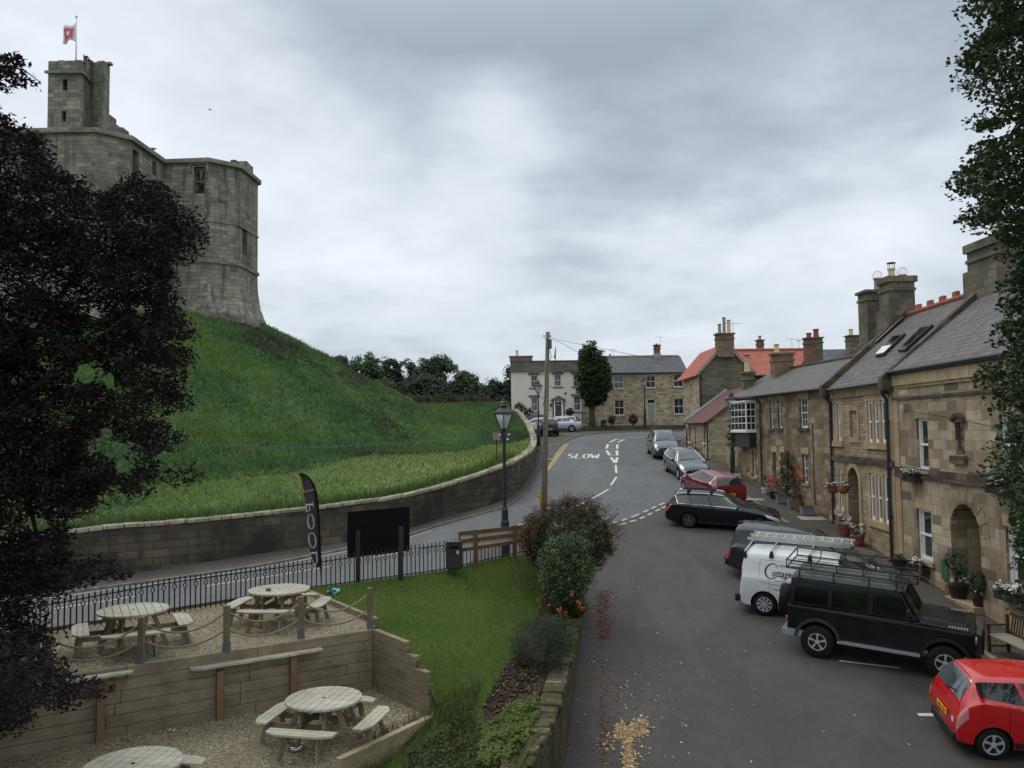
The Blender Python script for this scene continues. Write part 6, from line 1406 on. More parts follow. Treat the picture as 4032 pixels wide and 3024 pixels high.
for y0,y1 in((2101,2077),(2132,2103),(2168,2131)):m=MB();m.beam(wbp(1805,y0,.03),wbp(2088,y1-5,.03),0.03,0.10);obj("rail",m,M_brownrail,wb)
for px,yt,yb in((1874,2086,2228),(2028,2068,2200),(1809,2095,2168),(2075,2066,2160)):m=MB();a=wbp(px,yb,.08);b=wbp(px,yt,.08);m.box(((a.x+b.x)/2,a.y,(a.z+b.z)/2),(0.11 if px in(1874,2028)else 0.05,0.07,b.z-a.z));obj("post",m,M_brownrail,wb)
fb_=thing("feather_banner",tuple(P(1265,2300,22.4)),"tall charcoal feather banner reading FOOD in white letters behind the railing","banner")
DF=22.6;cf=lambda x,y,off=0.0:P(1160+x/4.046,1850+y/4.046,DF-off)
outer=[(80,75),(105,62),(140,65),(185,85),(230,120),(275,170),(310,240),(335,310),(355,390),(372,500),(385,620),(395,760),(402,900),(408,1060),(413,1250),(418,1400),(422,1560)]
left=[(80,75),(100,120),(120,220),(140,340),(160,460),(175,600),(190,740),(200,900),(215,1040),(230,1180),(255,1330),(300,1450),(340,1530),(370,1560)]
M_cloth=flat("charcoal_banner_cloth",C(74,70,72),0.9,0.1,var=0.1);M_clothb=flat("black_banner_sleeve",(0.008,0.008,0.009),0.9,0.1)
def at(poly,t):
 ys=[p[1]for p in poly];return float(np.interp(t,ys,[p[0]for p in poly]))
m=MB();NN=40
def bpt(s,t):
 y=80+(1555-80)*t;x0=at(left,y);x1=at(outer[1:],max(y,62));return cf(x0+(x1-x0)*s,y)+Vector((0,0.035*math.sin(s*6+t*5),0))
m.grid(bpt,8,NN);bo=obj("banner_cloth",m,M_cloth,fb_,smooth=True);bo.modifiers.new('s','SOLIDIFY').thickness=0.006
m=MB()
for(x0,y0),(x1,y1)in zip(outer,outer[1:]):m.beam(cf(x0-9,y0+3,.01),cf(x1-9,y1+3,.01),0.035,0.10 if y0>200 else 0.06,Vector((0,1,0)))
obj("sleeve",m,M_clothb,fb_);m=MB();m.tube([cf(410,1500,0),cf(428,1800,0)],0.018,8);obj("pole",m,M_black,fb_)
m=MB();W_=0.05
def stroke(pts,w0=0.02,w1=None):
 for i,(a,b)in enumerate(zip(pts,pts[1:])):
  A,B=cf(*a,.055),cf(*b,.055);d2=(B-A);n_=d2.cross(Vector((0,1,0))).normalized();w_=w0 if w1 is None else w1[i];e_=d2.normalized()*w_*0.25;m.quad(A-n_*w_/2-e_,B-n_*w_/2+e_,B+n_*w_/2+e_,A+n_*w_/2-e_)
stroke([(172,560),(296,548)],0.042);stroke([(176,530),(174,590)],0.014);stroke([(293,515),(297,590)],0.016);stroke([(185,562),(193,655)],0.02);stroke([(186,668),(206,655)],0.02);stroke([(186,660),(188,640)],0.014);stroke([(235,560),(242,640)],0.02);stroke([(222,645),(247,640)],0.02)
def ring(cx,cy,rx,ry,tip,flip):
 pts=[];ws=[]
 for k in range(25):
  t=2*math.pi*k/24;pts.append((cx+rx*math.sin(t)+tip*math.cos(t)*0.5,cy-ry*math.cos(t)));ws.append(0.022+0.028*abs(math.sin(t)))
 stroke(pts,0.03,ws)
ring(258,825,48,118,-18,0);ring(282,1120,54,122,-22,0)
stroke([(254,1330),(352,1318)],0.038);stroke([(345,1295),(352,1340)],0.016);stroke([(346,1330),(355,1400),(362,1450),(352,1480),(325,1500)],0.03);stroke([(257,1315),(260,1345)],0.014)
obj("lettering",m,flat("banner_white",C(200,202,206),0.8,0.1,var=0.03),fb_)
m=MB()
for k in range(11):stroke([(142+k*15,352-k*3.4),(150+k*15,350-k*3.4)],0.05 if k%3 else 0.035)
if m.v:obj("small_print",m,M_potgrey,fb_)
# round picnic tables
def picnic_table():
 t=thing("picnic_table",(0,0,0),"x","picnic table","round wooden picnic tables")
 RT=0.68;m=MB();nb=9;bw_=2*RT/nb
 for k in range(nb):
  x0=-RT+k*bw_+0.006;x1=x0+bw_-0.012;pts=[]
  for j in range(7):x=x0+(x1-x0)*j/6;pts.append((x,math.sqrt(max(0.0009,RT*RT-x*x))))
  poly=[(x,-y)for x,y in pts]+[(x,y)for x,y in pts[::-1]];m.prism(poly,Matrix.Translation((0,0,0.705)),0.04)
 top=obj("tabletop",m,M_silver,t,local=True)
 m=MB();m.lathe([(0.0,0.746),(0.03,0.746),(0.03,0.75),(0,0.75)],(0,0,0),12);obj("parasol_hole",m,M_dark,top,local=True)
 fm=MB()
 for s in(-0.2,0.2):fm.box((0,s,0.66),(1.15,0.045,0.09));fm.box((s,0,0.57),(0.045,1.15,0.09))
 for s in(-0.26,0.26):fm.box((0,s,0.30),(2.0,0.045,0.09));fm.box((s,0,0.36),(0.045,2.0,0.09))
 obj("frame",fm,M_tableleg,t,local=True)
 for q in range(4):
  a=q*math.pi/2;M_=Matrix.Rotation(a,4,'Z')
  for s in(-1,1):
   m=MB();m.beam(M_@Vector((0.34,s*0.22,0.70)),M_@Vector((0.62,s*0.22,0.0)),0.045,0.09);obj("leg",m,M_tableleg,t,local=True)
  m=MB();r0,r1=0.80,1.11
  for k in range(3):
   x0=r0+(r1-r0)*k/3+0.004;x1=r0+(r1-r0)*(k+1)/3-0.004
   pts=[]
   for x in np.linspace(x0,x1,4):pts.append((x,0.60 if x<r0 else min(0.62,math.sqrt(max(0.001,1.17**2-x*x)))))
   poly=[(x,-y)for x,y in pts]+[(x,y)for x,y in pts[::-1]];m.prism(poly,M_@Matrix.Translation((0,0,0.42)),0.035)
  sb_=obj("bench_seat",m,M_silver,t,local=True)
  for s in(-1,1):m=MB();m.beam(M_@Vector((0.93,s*0.30,0.42)),M_@Vector((1.02,s*0.34,0.0)),0.045,0.09);obj("bench_leg",m,M_tableleg,t,local=True)
 return t
pt=picnic_table()
def tabc(px,py,z):return PZ(px,py,z+0.745)-Vector((0,0,0.745))
T_=[((1055/2.011,2200+400/2.011),ZU,R(28),"round picnic table on the left of the upper terrace, beside the railing"),((1099,2319),ZU,R(-3),"round picnic table on the upper terrace behind the corner rope posts"),((1275,2747),ZL,R(-12),"round picnic table alone in the middle of the lower gravel terrace"),((524,3006),ZL,R(-8),"round picnic table cut off by the bottom of the photo"),((-140,2552),ZU,R(15),"round picnic table mostly hidden behind beech leaves at the far left")]
for k,((px,py),z,a,lb)in enumerate(T_):
 c_=tabc(px,py,z)
 if k==0:pt.location=c_;pt.rotation_euler=(0,0,a);pt['label']=lb
 else:copy_tree(pt,c_,a,label=lb)
 print("table",k,c_)
def litter(name,px,py,z,size,mat,label,cat):
 p=PZ(px,py,z+0.02)if z is not None else None;rr=random.Random(int(px));m=MB();c_=p
 vs=[]
 m.grid(lambda a,b:c_+Vector(((a-.5)*size*1.5,(b-.5)*size,0.25*size*math.sin(a*5+b*3+px)+0.02)),5,4);return tag(obj(name,m,mat,smooth=True),label,cat)
M_paper=flat("white_litter",C(214,216,214),0.8,0.2)
g=GL(1313,2338);m=MB();m.grid(lambda a,b:g+Vector(((a-.5)*.28,(b-.5)*.22,0.05+0.05*math.sin(a*7+b*4))),6,5);m.grid(lambda a,b:g+Vector(((a-.2)*.2,(b-.3)*.2,0.09+0.04*math.sin(a*5-b*6))),5,5)
tag(obj("blue_cloth",m,flat("pale_blue_cloth",C(120,180,205),0.8,0.2,var=0.3,scale=18),smooth=True),"crumpled pale blue cloth lying on the lawn near the upper table","cloth")
for px,py,lb in((652,2860,"white paper scrap on the lower gravel by the sleeper wall"),(678,2877,"second white paper scrap on the lower gravel, nearer the camera"),(1460,2706,"white paper scrap in the corner of the lower terrace")):litter("paper_scrap",px,py,ZL,0.07,M_paper,lb,"litter")
c_=PZ(1168,2952,ZL);m=MB();m.lathe([(0.07,0.0),(0.16,0.015),(0.13,0.075),(0.12,0.08),(0.115,0.07),(0.10,0.03),(0.0,0.025)],c_,20,cap=False);tag(obj("dog_bowl",m,flat("brushed_steel",(0.55,0.55,0.55),0.25,0.5,metal=0.9),smooth=True),"shiny steel dog bowl on the gravel in front of the lone lower table","bowl")
c_=PZ(1057,2327,ZU+0.745);m=MB();m.box(c_+Vector((0,0,.03)),(0.1,0.07,0.06));tag(obj("condiment_box",m,M_post2),"small brown box on the upper terrace table behind the rope posts","box")
def scatter_flat(name,pts,smin,smax,mats,zf,seed=1,th=0.0,up=0.02):
 r_=np.random.default_rng(seed);n_=len(pts);a=r_.uniform(0,6.28,n_);s=r_.uniform(smin,smax,n_);asp=r_.uniform(0.35,0.8,n_);V=np.zeros((n_,4,3))
 ax=np.stack([np.cos(a),np.sin(a)],1);ay=np.stack([-np.sin(a),np.cos(a)],1);P0=np.array(pts);tilt=r_.uniform(-0.35,0.35,(n_,2))
 for k,(i,j)in enumerate(((-1,-0.3),(0,-1),(1,0.3),(0,1))):
  off=ax*(i*s/2)[:,None]+ay*(j*s*asp/2)[:,None];V[:,k,:2]=P0[:,:2]+off;V[:,k,2]=P0[:,2]+up+off[:,0]*tilt[:,0]+off[:,1]*tilt[:,1]
 me=bpy.data.meshes.new(name);me.from_pydata(V.reshape(-1,3).tolist(),[],[[4*k,4*k+1,4*k+2,4*k+3]for k in range(n_)])
 for m_ in mats:me.materials.append(m_)
 me.polygons.foreach_set('material_index',r_.integers(0,len(mats),n_).astype('i'));o=bpy.data.objects.new(name,me);scn.collection.objects.link(o);return o
M_saw=flat("sawdust",C(176,152,116),0.95,0.1,var=0.3,scale=20);M_leafred=flat("fallen_red_leaves",C(96,48,40),0.9,0.1,var=0.4,scale=8);M_leafpale=flat("fallen_pale_leaves",C(188,178,150),0.9,0.1,var=0.3,scale=8);M_leafbr=flat("fallen_brown_leaves",C(140,98,62),0.9,0.1,var=0.4,scale=8)
r_=np.random.default_rng(5);pts=[]
cs=lambda x,y:(1900+x/2.291,2300+y/2.291)
for cx_,cy_,sx_,sy_,n_ in((1400,1310,60,45,650),(1300,1360,55,35,650),(1240,1300,30,25,200),(1450,1270,25,30,250),(1310,1500,30,90,420),(1330,1610,35,50,260),(1120,1450,50,50,50)):
 for _ in range(n_):pts.append((cs(r_.normal(cx_,sx_*0.85),r_.normal(cy_,sy_*0.85))))
def Gfast(pxs):
 A=np.array(pxs);n_=len(A);R_=np.array(_r)[None]*((A[:,0]-2016)/FPX)[:,None]+np.array(_u)[None]*((1512-A[:,1])/FPX)[:,None]+np.array(_f)[None]
 lo=np.full(n_,9.0);hi=np.full(n_,60.0)
 for _ in range(22):
  md=(lo+hi)/2;t=md/R_[:,1];X=CAM.x+R_[:,0]*t;Z=CAM.z+R_[:,2]*t;D=Z-Hn(X,md);hi=np.where(D<0,md,hi);lo=np.where(D<0,lo,md)
 t=md/R_[:,1];X=CAM.x+R_[:,0]*t;return np.stack([X,md,Hn(X,md)],1)
tag(scatter_flat("sawdust",Gfast(pts),0.03,0.09,[M_saw,M_saw,M_leafbr,M_leafpale],None,3),"pale brown heap of sawdust spilt on the car park","sawdust",kind='stuff')
pts=[cs(r_.normal(1090,45),r_.uniform(60,500))for _ in range(900)]+[cs(1060+r_.exponential(70),r_.uniform(500,1650))for _ in range(260)]+[cs(r_.uniform(700,1800),r_.uniform(100,1650))for _ in range(160)]
tag(scatter_flat("fallen_leaves",Gfast(pts),0.03,0.07,[M_leafred,M_leafred,M_leafred,M_leafbr],None,4),"dark red fallen leaves along the car park wall","fallen leaves",kind='stuff')
pts=[cs(r_.uniform(760,1833),r_.uniform(200,1650))for _ in range(160)]+[(r_.uniform(2400,3700),r_.uniform(2250,3010))for _ in range(60)]+[cs(r_.normal(1330,130),r_.normal(1000,160))for _ in range(60)]
tag(scatter_flat("leaf_specks",Gfast(pts),0.025,0.07,[M_leafpale,M_leafpale,M_leafbr],None,6),"small pale leaves scattered over the car park","fallen leaves",kind='stuff')
pts=[(r_.uniform(3870,4020),r_.uniform(2500,2560))for _ in range(160)]
tag(scatter_flat("bench_leaves",Gfast(pts)+np.array([0,0,0.08]),0.04,0.09,[M_leafbr,M_leafred],None,7),"brown fallen leaves gathered under the bench","fallen leaves",kind='stuff')
_t=np.linspace(0,1,500);kp=[G(*q)for q in((1690,2062),(1900,2012),(2000,1985),(2108,1905))]
pts=[];
for _ in range(500):i=r_.integers(0,3);a,b=kp[i],kp[i+1];q=a.lerp(b,r_.uniform());pts.append((q.x+r_.normal(0,0.09),q.y+r_.normal(0,0.12),H(q.x,q.y)+0.01))
tag(scatter_flat("gutter_leaves",pts,0.04,0.10,[M_leafbr,M_leafbr,M_leafpale],None,8),"brown leaves lying along the gutter below the castle wall","fallen leaves",kind='stuff')
# vehicles
def carglass(name,c1,c2):
 n=NT(name);v=n.ob();return n.done(n.mix(n.maprange(n.noise(v,1.2,3),0.35,0.65,0,1),c1,c2),0.03,0.8)
M_cglass=carglass("car_glass",(0.010,0.012,0.013),(0.028,0.032,0.034));M_cglass_l=carglass("pale_car_glass",(0.05,0.065,0.068),(0.10,0.12,0.125))
M_cgd=carglass("tinted_car_glass",(0.003,0.0035,0.003),(0.008,0.009,0.008));M_cgd.node_tree.nodes['Principled BSDF'].inputs['Specular IOR Level'].default_value=0.3
M_tyre=flat("tyre_rubber",(0.015,0.015,0.015),0.85,0.2,var=0.3);M_rim=flat("alloy_rim",(0.50,0.51,0.52),0.35,0.5,metal=0.2,var=0.1);M_rimd=flat("dark_rim_barrel",(0.02,0.02,0.02),0.6,0.3)
M_well=flat("wheel_well",(0.006,0.006,0.006),0.95,0.05);M_trim=flat("black_car_trim",(0.016,0.016,0.017),0.6,0.35);M_chrome=flat("chrome_trim",(0.75,0.76,0.78),0.12,0.5,metal=1.0,var=0.05)
M_tail=paint("tail_lamp_red",(0.50,0.02,0.02),0.12,0.8,dirt=0.0);M_headl=paint("headlamp_glass",(0.62,0.65,0.66),0.08,0.9,dirt=0.0);M_plate_y=flat("yellow_number_plate",C(226,180,40),0.5,var=0.04);M_plate_w=flat("white_number_plate",(0.66,0.66,0.64),0.5,var=0.04)
def prof(kind):
 """stations nose to tail for a body about 4 m long: top (x, z, w), shoulder (x, z, w), sill (x, z, w)"""
 if kind=='hatch':
  return[((1.90,.66,.50),(1.93,.56,.62),(1.86,.24,.60)),((1.78,.78,.62),(1.80,.68,.74),(1.76,.20,.74)),((1.35,.94,.68),(1.35,.80,.84),(1.35,.17,.82)),((.86,1.02,.68),(.88,.89,.86),(.88,.17,.84)),((.08,1.42,.52),(.42,.94,.86),(.42,.17,.85)),((-.55,1.48,.55),(-.35,.99,.865),(-.4,.17,.85)),((-1.15,1.45,.54),(-1.0,1.03,.865),(-1.0,.17,.85)),((-1.62,1.40,.54),(-1.52,1.08,.86),(-1.50,.19,.845)),((-1.87,1.02,.64),(-1.80,.97,.83),(-1.80,.22,.82)),((-1.93,.84,.68),(-1.94,.74,.80),(-1.92,.26,.78)),((-1.95,.64,.68),(-1.975,.56,.77),(-1.95,.32,.73))]
 if kind=='estate':
  return[((1.92,.62,.50),(1.95,.54,.62),(1.88,.22,.62)),((1.78,.74,.62),(1.80,.64,.76),(1.76,.18,.76)),((1.3,.88,.68),(1.3,.76,.84),(1.3,.16,.83)),((.78,.96,.68),(.8,.86,.86),(.8,.16,.85)),((.08,1.36,.52),(.38,.90,.865),(.38,.16,.85)),((-.5,1.43,.55),(-.3,.93,.87),(-.3,.16,.85)),((-1.1,1.42,.55),(-.95,.95,.87),(-.95,.16,.85)),((-1.62,1.36,.53),(-1.45,.97,.85),(-1.45,.19,.84)),((-1.88,1.00,.60),(-1.78,.92,.80),(-1.76,.24,.79)),((-1.96,.84,.60),(-1.94,.72,.75),(-1.92,.28,.70)),((-1.97,.60,.56),(-1.98,.54,.68),(-1.95,.30,.62))]
 if kind=='saloon':
  return[((1.90,.62,.50),(1.93,.54,.62),(1.87,.22,.62)),((1.76,.74,.62),(1.78,.64,.76),(1.75,.18,.76)),((1.3,.87,.68),(1.3,.76,.84),(1.3,.16,.83)),((.72,.95,.68),(.74,.86,.86),(.74,.16,.85)),((.05,1.37,.50),(.35,.90,.865),(.35,.16,.85)),((-.42,1.42,.52),(-.25,.92,.87),(-.25,.16,.85)),((-.85,1.38,.50),(-.78,.93,.87),(-.8,.16,.85)),((-1.42,1.02,.60),(-1.2,.94,.85),(-1.2,.17,.85)),((-1.62,.98,.64),(-1.5,.90,.82),(-1.5,.22,.80)),((-1.88,.93,.62),(-1.86,.80,.76),(-1.82,.26,.72)),((-1.95,.64,.58),(-1.96,.58,.68),(-1.93,.30,.64))]
 if kind=='mpv':
  return[((1.90,.72,.50),(1.93,.62,.62),(1.87,.24,.62)),((1.74,.84,.62),(1.76,.74,.76),(1.73,.20,.76)),((1.4,.98,.68),(1.4,.84,.84),(1.4,.18,.82)),((1.02,1.08,.68),(1.04,.94,.86),(1.04,.18,.84)),((.22,1.56,.52),(.55,1.0,.86),(.55,.18,.85)),((-.4,1.62,.56),(-.25,1.02,.865),(-.25,.18,.85)),((-1.1,1.60,.56),(-.95,1.04,.865),(-.95,.18,.85)),((-1.62,1.52,.54),(-1.48,1.06,.85),(-1.45,.2,.84)),((-1.86,1.05,.62),(-1.78,1.0,.82),(-1.76,.24,.79)),((-1.94,.85,.60),(-1.93,.76,.76),(-1.90,.28,.70)),((-1.95,.62,.56),(-1.96,.58,.68),(-1.93,.32,.62))]
 if kind=='suv':
  return[((1.90,.86,.58),(1.93,.74,.66),(1.88,.34,.64)),((1.80,.98,.68),(1.82,.86,.78),(1.80,.30,.77)),((1.4,1.08,.74),(1.4,.94,.86),(1.4,.28,.84)),((.92,1.13,.74),(.94,1.02,.88),(.94,.28,.86)),((.30,1.66,.60),(.55,1.06,.88),(.55,.28,.86)),((-.35,1.74,.63),(-.25,1.08,.885),(-.25,.28,.86)),((-1.1,1.73,.63),(-1.0,1.09,.885),(-1.0,.28,.86)),((-1.72,1.68,.61),(-1.62,1.10,.87),(-1.6,.30,.85)),((-1.88,1.14,.70),(-1.84,1.06,.83),(-1.84,.34,.81)),((-1.93,.92,.68),(-1.93,.86,.79),(-1.93,.36,.75)),((-1.95,.68,.66),(-1.96,.62,.72),(-1.96,.38,.68))]
 if kind=='van':
  return[((1.92,.78,.54),(1.95,.66,.64),(1.90,.26,.62)),((1.80,.92,.66),(1.82,.80,.78),(1.80,.22,.76)),((1.55,1.06,.70),(1.55,.90,.86),(1.55,.20,.84)),((1.20,1.16,.70),(1.22,1.0,.88),(1.22,.20,.86)),((.45,1.76,.62),(.72,1.08,.88),(.72,.20,.87)),((-.2,1.84,.70),(-.1,1.12,.885),(-.1,.20,.87)),((-1.1,1.84,.71),(-1.05,1.14,.885),(-1.05,.20,.87)),((-1.80,1.80,.69),(-1.78,1.15,.88),(-1.78,.22,.86)),((-1.90,1.50,.72),(-1.89,1.12,.85),(-1.89,.28,.83)),((-1.93,1.10,.76),(-1.93,.90,.83),(-1.93,.30,.80)),((-1.94,.80,.76),(-1.95,.66,.80),(-1.95,.32,.76))]
class Body:
 NQ=15
 def __init__(s,kind,L,W,Ht):
  st=prof(kind);l0=(st[0][1][0]-st[-1][1][0]);w0=2*max(t[1][2]for t in st);h0=max(t[0][1]for t in st)
  s.kx,s.ky,s.kz=L/l0,W/w0,Ht/h0
  s.st=[[(a[0]*s.kx,a[1]*s.kz,a[2]*s.ky)for a in t]for t in st];s.n=len(st)
 def key(s,t):
  t=max(0.0,min(s.n-1.0,t));i=min(int(t),s.n-2);f=t-i
  p0,p1,p2,p3=s.st[max(i-1,0)],s.st[i],s.st[i+1],s.st[min(i+2,s.n-1)];r_=[]
  for a in range(3):
   q=[]
   for b in range(3):
    c0,c1,c2,c3=p0[a][b],p1[a][b],p2[a][b],p3[a][b];m1,m2=(c2-c0)/2*0.55,(c3-c1)/2*0.55;q.append((2*f**3-3*f*f+1)*c1+(f**3-2*f*f+f)*m1+(-2*f**3+3*f*f)*c2+(f**3-f*f)*m2)
   r_.append(q)
  return r_
 def sec(s,t):
  (tx_,tz,tw),(bx,bz,bw_),(dx,dz,dw)=s.key(t);hg=tz-bz;P_=[]
  def L3(f,y,z):return(dx+(bx-dx)*f,y,z)
  P_.append((dx,0,dz));P_.append((dx,dw*0.88,dz));P_.append((dx,dw,dz+0.07))
  P_.append(L3(.35,dw+(bw_-dw)*.6+.012,dz+(bz-dz)*.35));P_.append(L3(.65,bw_*1.005,dz+(bz-dz)*.62));P_.append(L3(.93,bw_,bz-.05));P_.append((bx,bw_*.985,bz))
  r_=min(.10,hg*.4);ty=tw+(bw_*.97-tw)*0.08
  for f in(0.06,0.35,0.65,0.9):
   P_.append((bx+(tx_-bx)*f,bw_*.965+(tw-bw_*.965)*f,bz+hg*f*.94+0.004))
  P_.append((tx_,tw*.93,tz-r_*.12));P_.append((tx_,tw*.78,tz));P_.append((tx_,tw*.4,tz+.015));P_.append((tx_,0,tz+.022));return P_
 def S(s,t,q,side=1):
  P_=s.sec(t);q=max(0,min(len(P_)-1.0,q));i=min(int(q),len(P_)-2);f=q-i;a,b=P_[i],P_[i+1];return Vector((a[0]+(b[0]-a[0])*f,(a[1]+(b[1]-a[1])*f)*side,a[2]+(b[2]-a[2])*f))
 def mesh(s):
  mb=MB();N=(s.n-1)*5;K=s.NQ;M_=2*K-2
  for i in range(N+1):
   P_=s.sec((s.n-1)*i/N);ringp=[(x,y,z)for x,y,z in P_]+[(x,-y,z)for x,y,z in P_[::-1][1:-1]];mb.v+=ringp
  M_=len(ringp)
  for i in range(N):
   for k in range(M_):a=i*M_+k;b=i*M_+(k+1)%M_;mb.f.append([a,b,b+M_,a+M_]);mb.m.append(0)
  mb.f.append(list(range(M_))[::-1]);mb.m.append(0);mb.f.append([N*M_+k for k in range(M_)]);mb.m.append(0);return mb
 def patch(s,mb,c,side=1,off=0.006,nu=8,nv=5):
  """c: four (t, q) corners; a skin lying just proud of the body"""
  def ev(u,v):
   t=(c[0][0]*(1-u)+c[1][0]*u)*(1-v)+(c[3][0]*(1-u)+c[2][0]*u)*v;q=(c[0][1]*(1-u)+c[1][1]*u)*(1-v)+(c[3][1]*(1-u)+c[2][1]*u)*v;return t,q
  def fn(u,v):
   t,q=ev(u,v);p=s.S(t,q,side);e=0.02;a=s.S(t+e,q,side)-s.S(t-e,q,side);b=s.S(t,q+e,side)-s.S(t,q-e,side);n_=a.cross(b)
   if n_.length<1e-9:return p
   n_.normalize();ctr=Vector((p.x,0,0.5));
   if n_.dot(p-ctr)<0:n_=-n_
   return p+n_*off
  mb.grid(fn,nu,nv)
 def across(s,mb,t0,t1,q,off=0.007,nu=6,nv=10,q2=None):
  """a pane right across the top surface between stations t0 and t1"""
  K=s.NQ-1
  def fn(u,v):
   t=t0+(t1-t0)*u;qq=(q if q2 is None else q+(q2-q)*u);w_=abs(2*v-1);sd_=1 if v>=.5 else-1;p=s.S(t,K-(K-qq)*w_,sd_);a=s.S(t+.03,K,1)-s.S(t-.03,K,1);n_=Vector((-a.z,0,a.x));n_.normalize()
   if n_.z<0:n_=-n_
   return p+n_*off
  mb.grid(fn,nu,nv)
def wheel(parent,x,y,r_,w_,side,spokes,rimr,rim_m=None,style='twin'):
 M_=Matrix.Rotation(R(90),3,'X');tm=MB();c=(x,y,r_)
 prof_=[(rimr,-w_/2),(r_*.93,-w_/2),(r_,-w_/2+.03),(r_,w_/2-.03),(r_*.93,w_/2),(rimr,w_/2)]
 tm.lathe(prof_,c,28,M_,cap=False);to=obj("wheel",tm,M_tyre,parent,local=True,smooth=True)
 m=MB();o=side*(w_/2-.035);cc=(x,y+o,r_);m.lathe([(rimr,-.01),(0,-.012)],cc,24,M_,cap=False);m.lathe([(rimr+.004,-w_/2+.02),(rimr+.004,w_/2-.02)],(x,y,r_),24,M_,cap=False);obj("rim_barrel",m,M_rimd,to,local=True)
 m=MB();yo=y+side*(w_/2-.012)
 m.lathe([(rimr-.018,-.012),(rimr+.006,-.012),(rimr+.006,.012),(rimr-.018,.012),(rimr-.018,-.012)],(x,yo,r_),28,M_,cap=False);m.lathe([(0.0,-.02),(.055,-.02),(.055,.012),(0,.016)],(x,yo,r_),16,M_,cap=False)
 for k in range(spokes):
  t=2*math.pi*k/spokes+.3
  for d in((-.09,.09)if style=='twin' else(0,)):
   a=Vector((x+.04*math.cos(t),yo,r_+.04*math.sin(t)));b=Vector((x+(rimr-.01)*math.cos(t+d),yo,r_+(rimr-.01)*math.sin(t+d)));m.beam(a,b,.028 if style=='twin' else.06,.02,Vector((0,1,0)))
 obj("rim",m,rim_m or M_rim,to,local=True);return to
def ground_frame(c,fwd):
 e=0.9;zx=(H(c.x+e,c.y)-H(c.x-e,c.y))/(2*e);zy=(H(c.x,c.y+e)-H(c.x,c.y-e))/(2*e);up=Vector((-zx,-zy,1)).normalized();f=(fwd-up*fwd.dot(up)).normalized();l=up.cross(f);return Matrix(((f.x,l.x,up.x),(f.y,l.y,up.y),(f.z,l.z,up.z))).to_euler()
def cut(o,mbs,m_):
 o.data.materials.append(m_)
 cut_=MB()
 for a in mbs:b=len(cut_.v);cut_.v+=a.v;cut_.f+=[[b+i for i in f]for f in a.f];cut_.m+=[0]*len(a.f)
 me=bpy.data.meshes.new("c");me.from_pydata(cut_.v,[],cut_.f);me.materials.append(m_);me.materials.append(m_);me.polygons.foreach_set('material_index',[1]*len(me.polygons));co=bpy.data.objects.new("c",me);scn.collection.objects.link(co)
 md=o.modifiers.new('b','BOOLEAN');md.operation='DIFFERENCE';md.object=co;md.solver='EXACT';pr=o.parent;o.parent=None
 bpy.context.view_layer.update();dg=bpy.context.evaluated_depsgraph_get();nm=bpy.data.meshes.new_from_object(o.evaluated_get(dg));o.modifiers.clear();o.data=nm;bpy.data.objects.remove(co);o.parent=pr
 nm.polygons.foreach_set('use_smooth',[p.material_index==0 for p in nm.polygons]);nm.set_sharp_from_angle(angle=R(38))
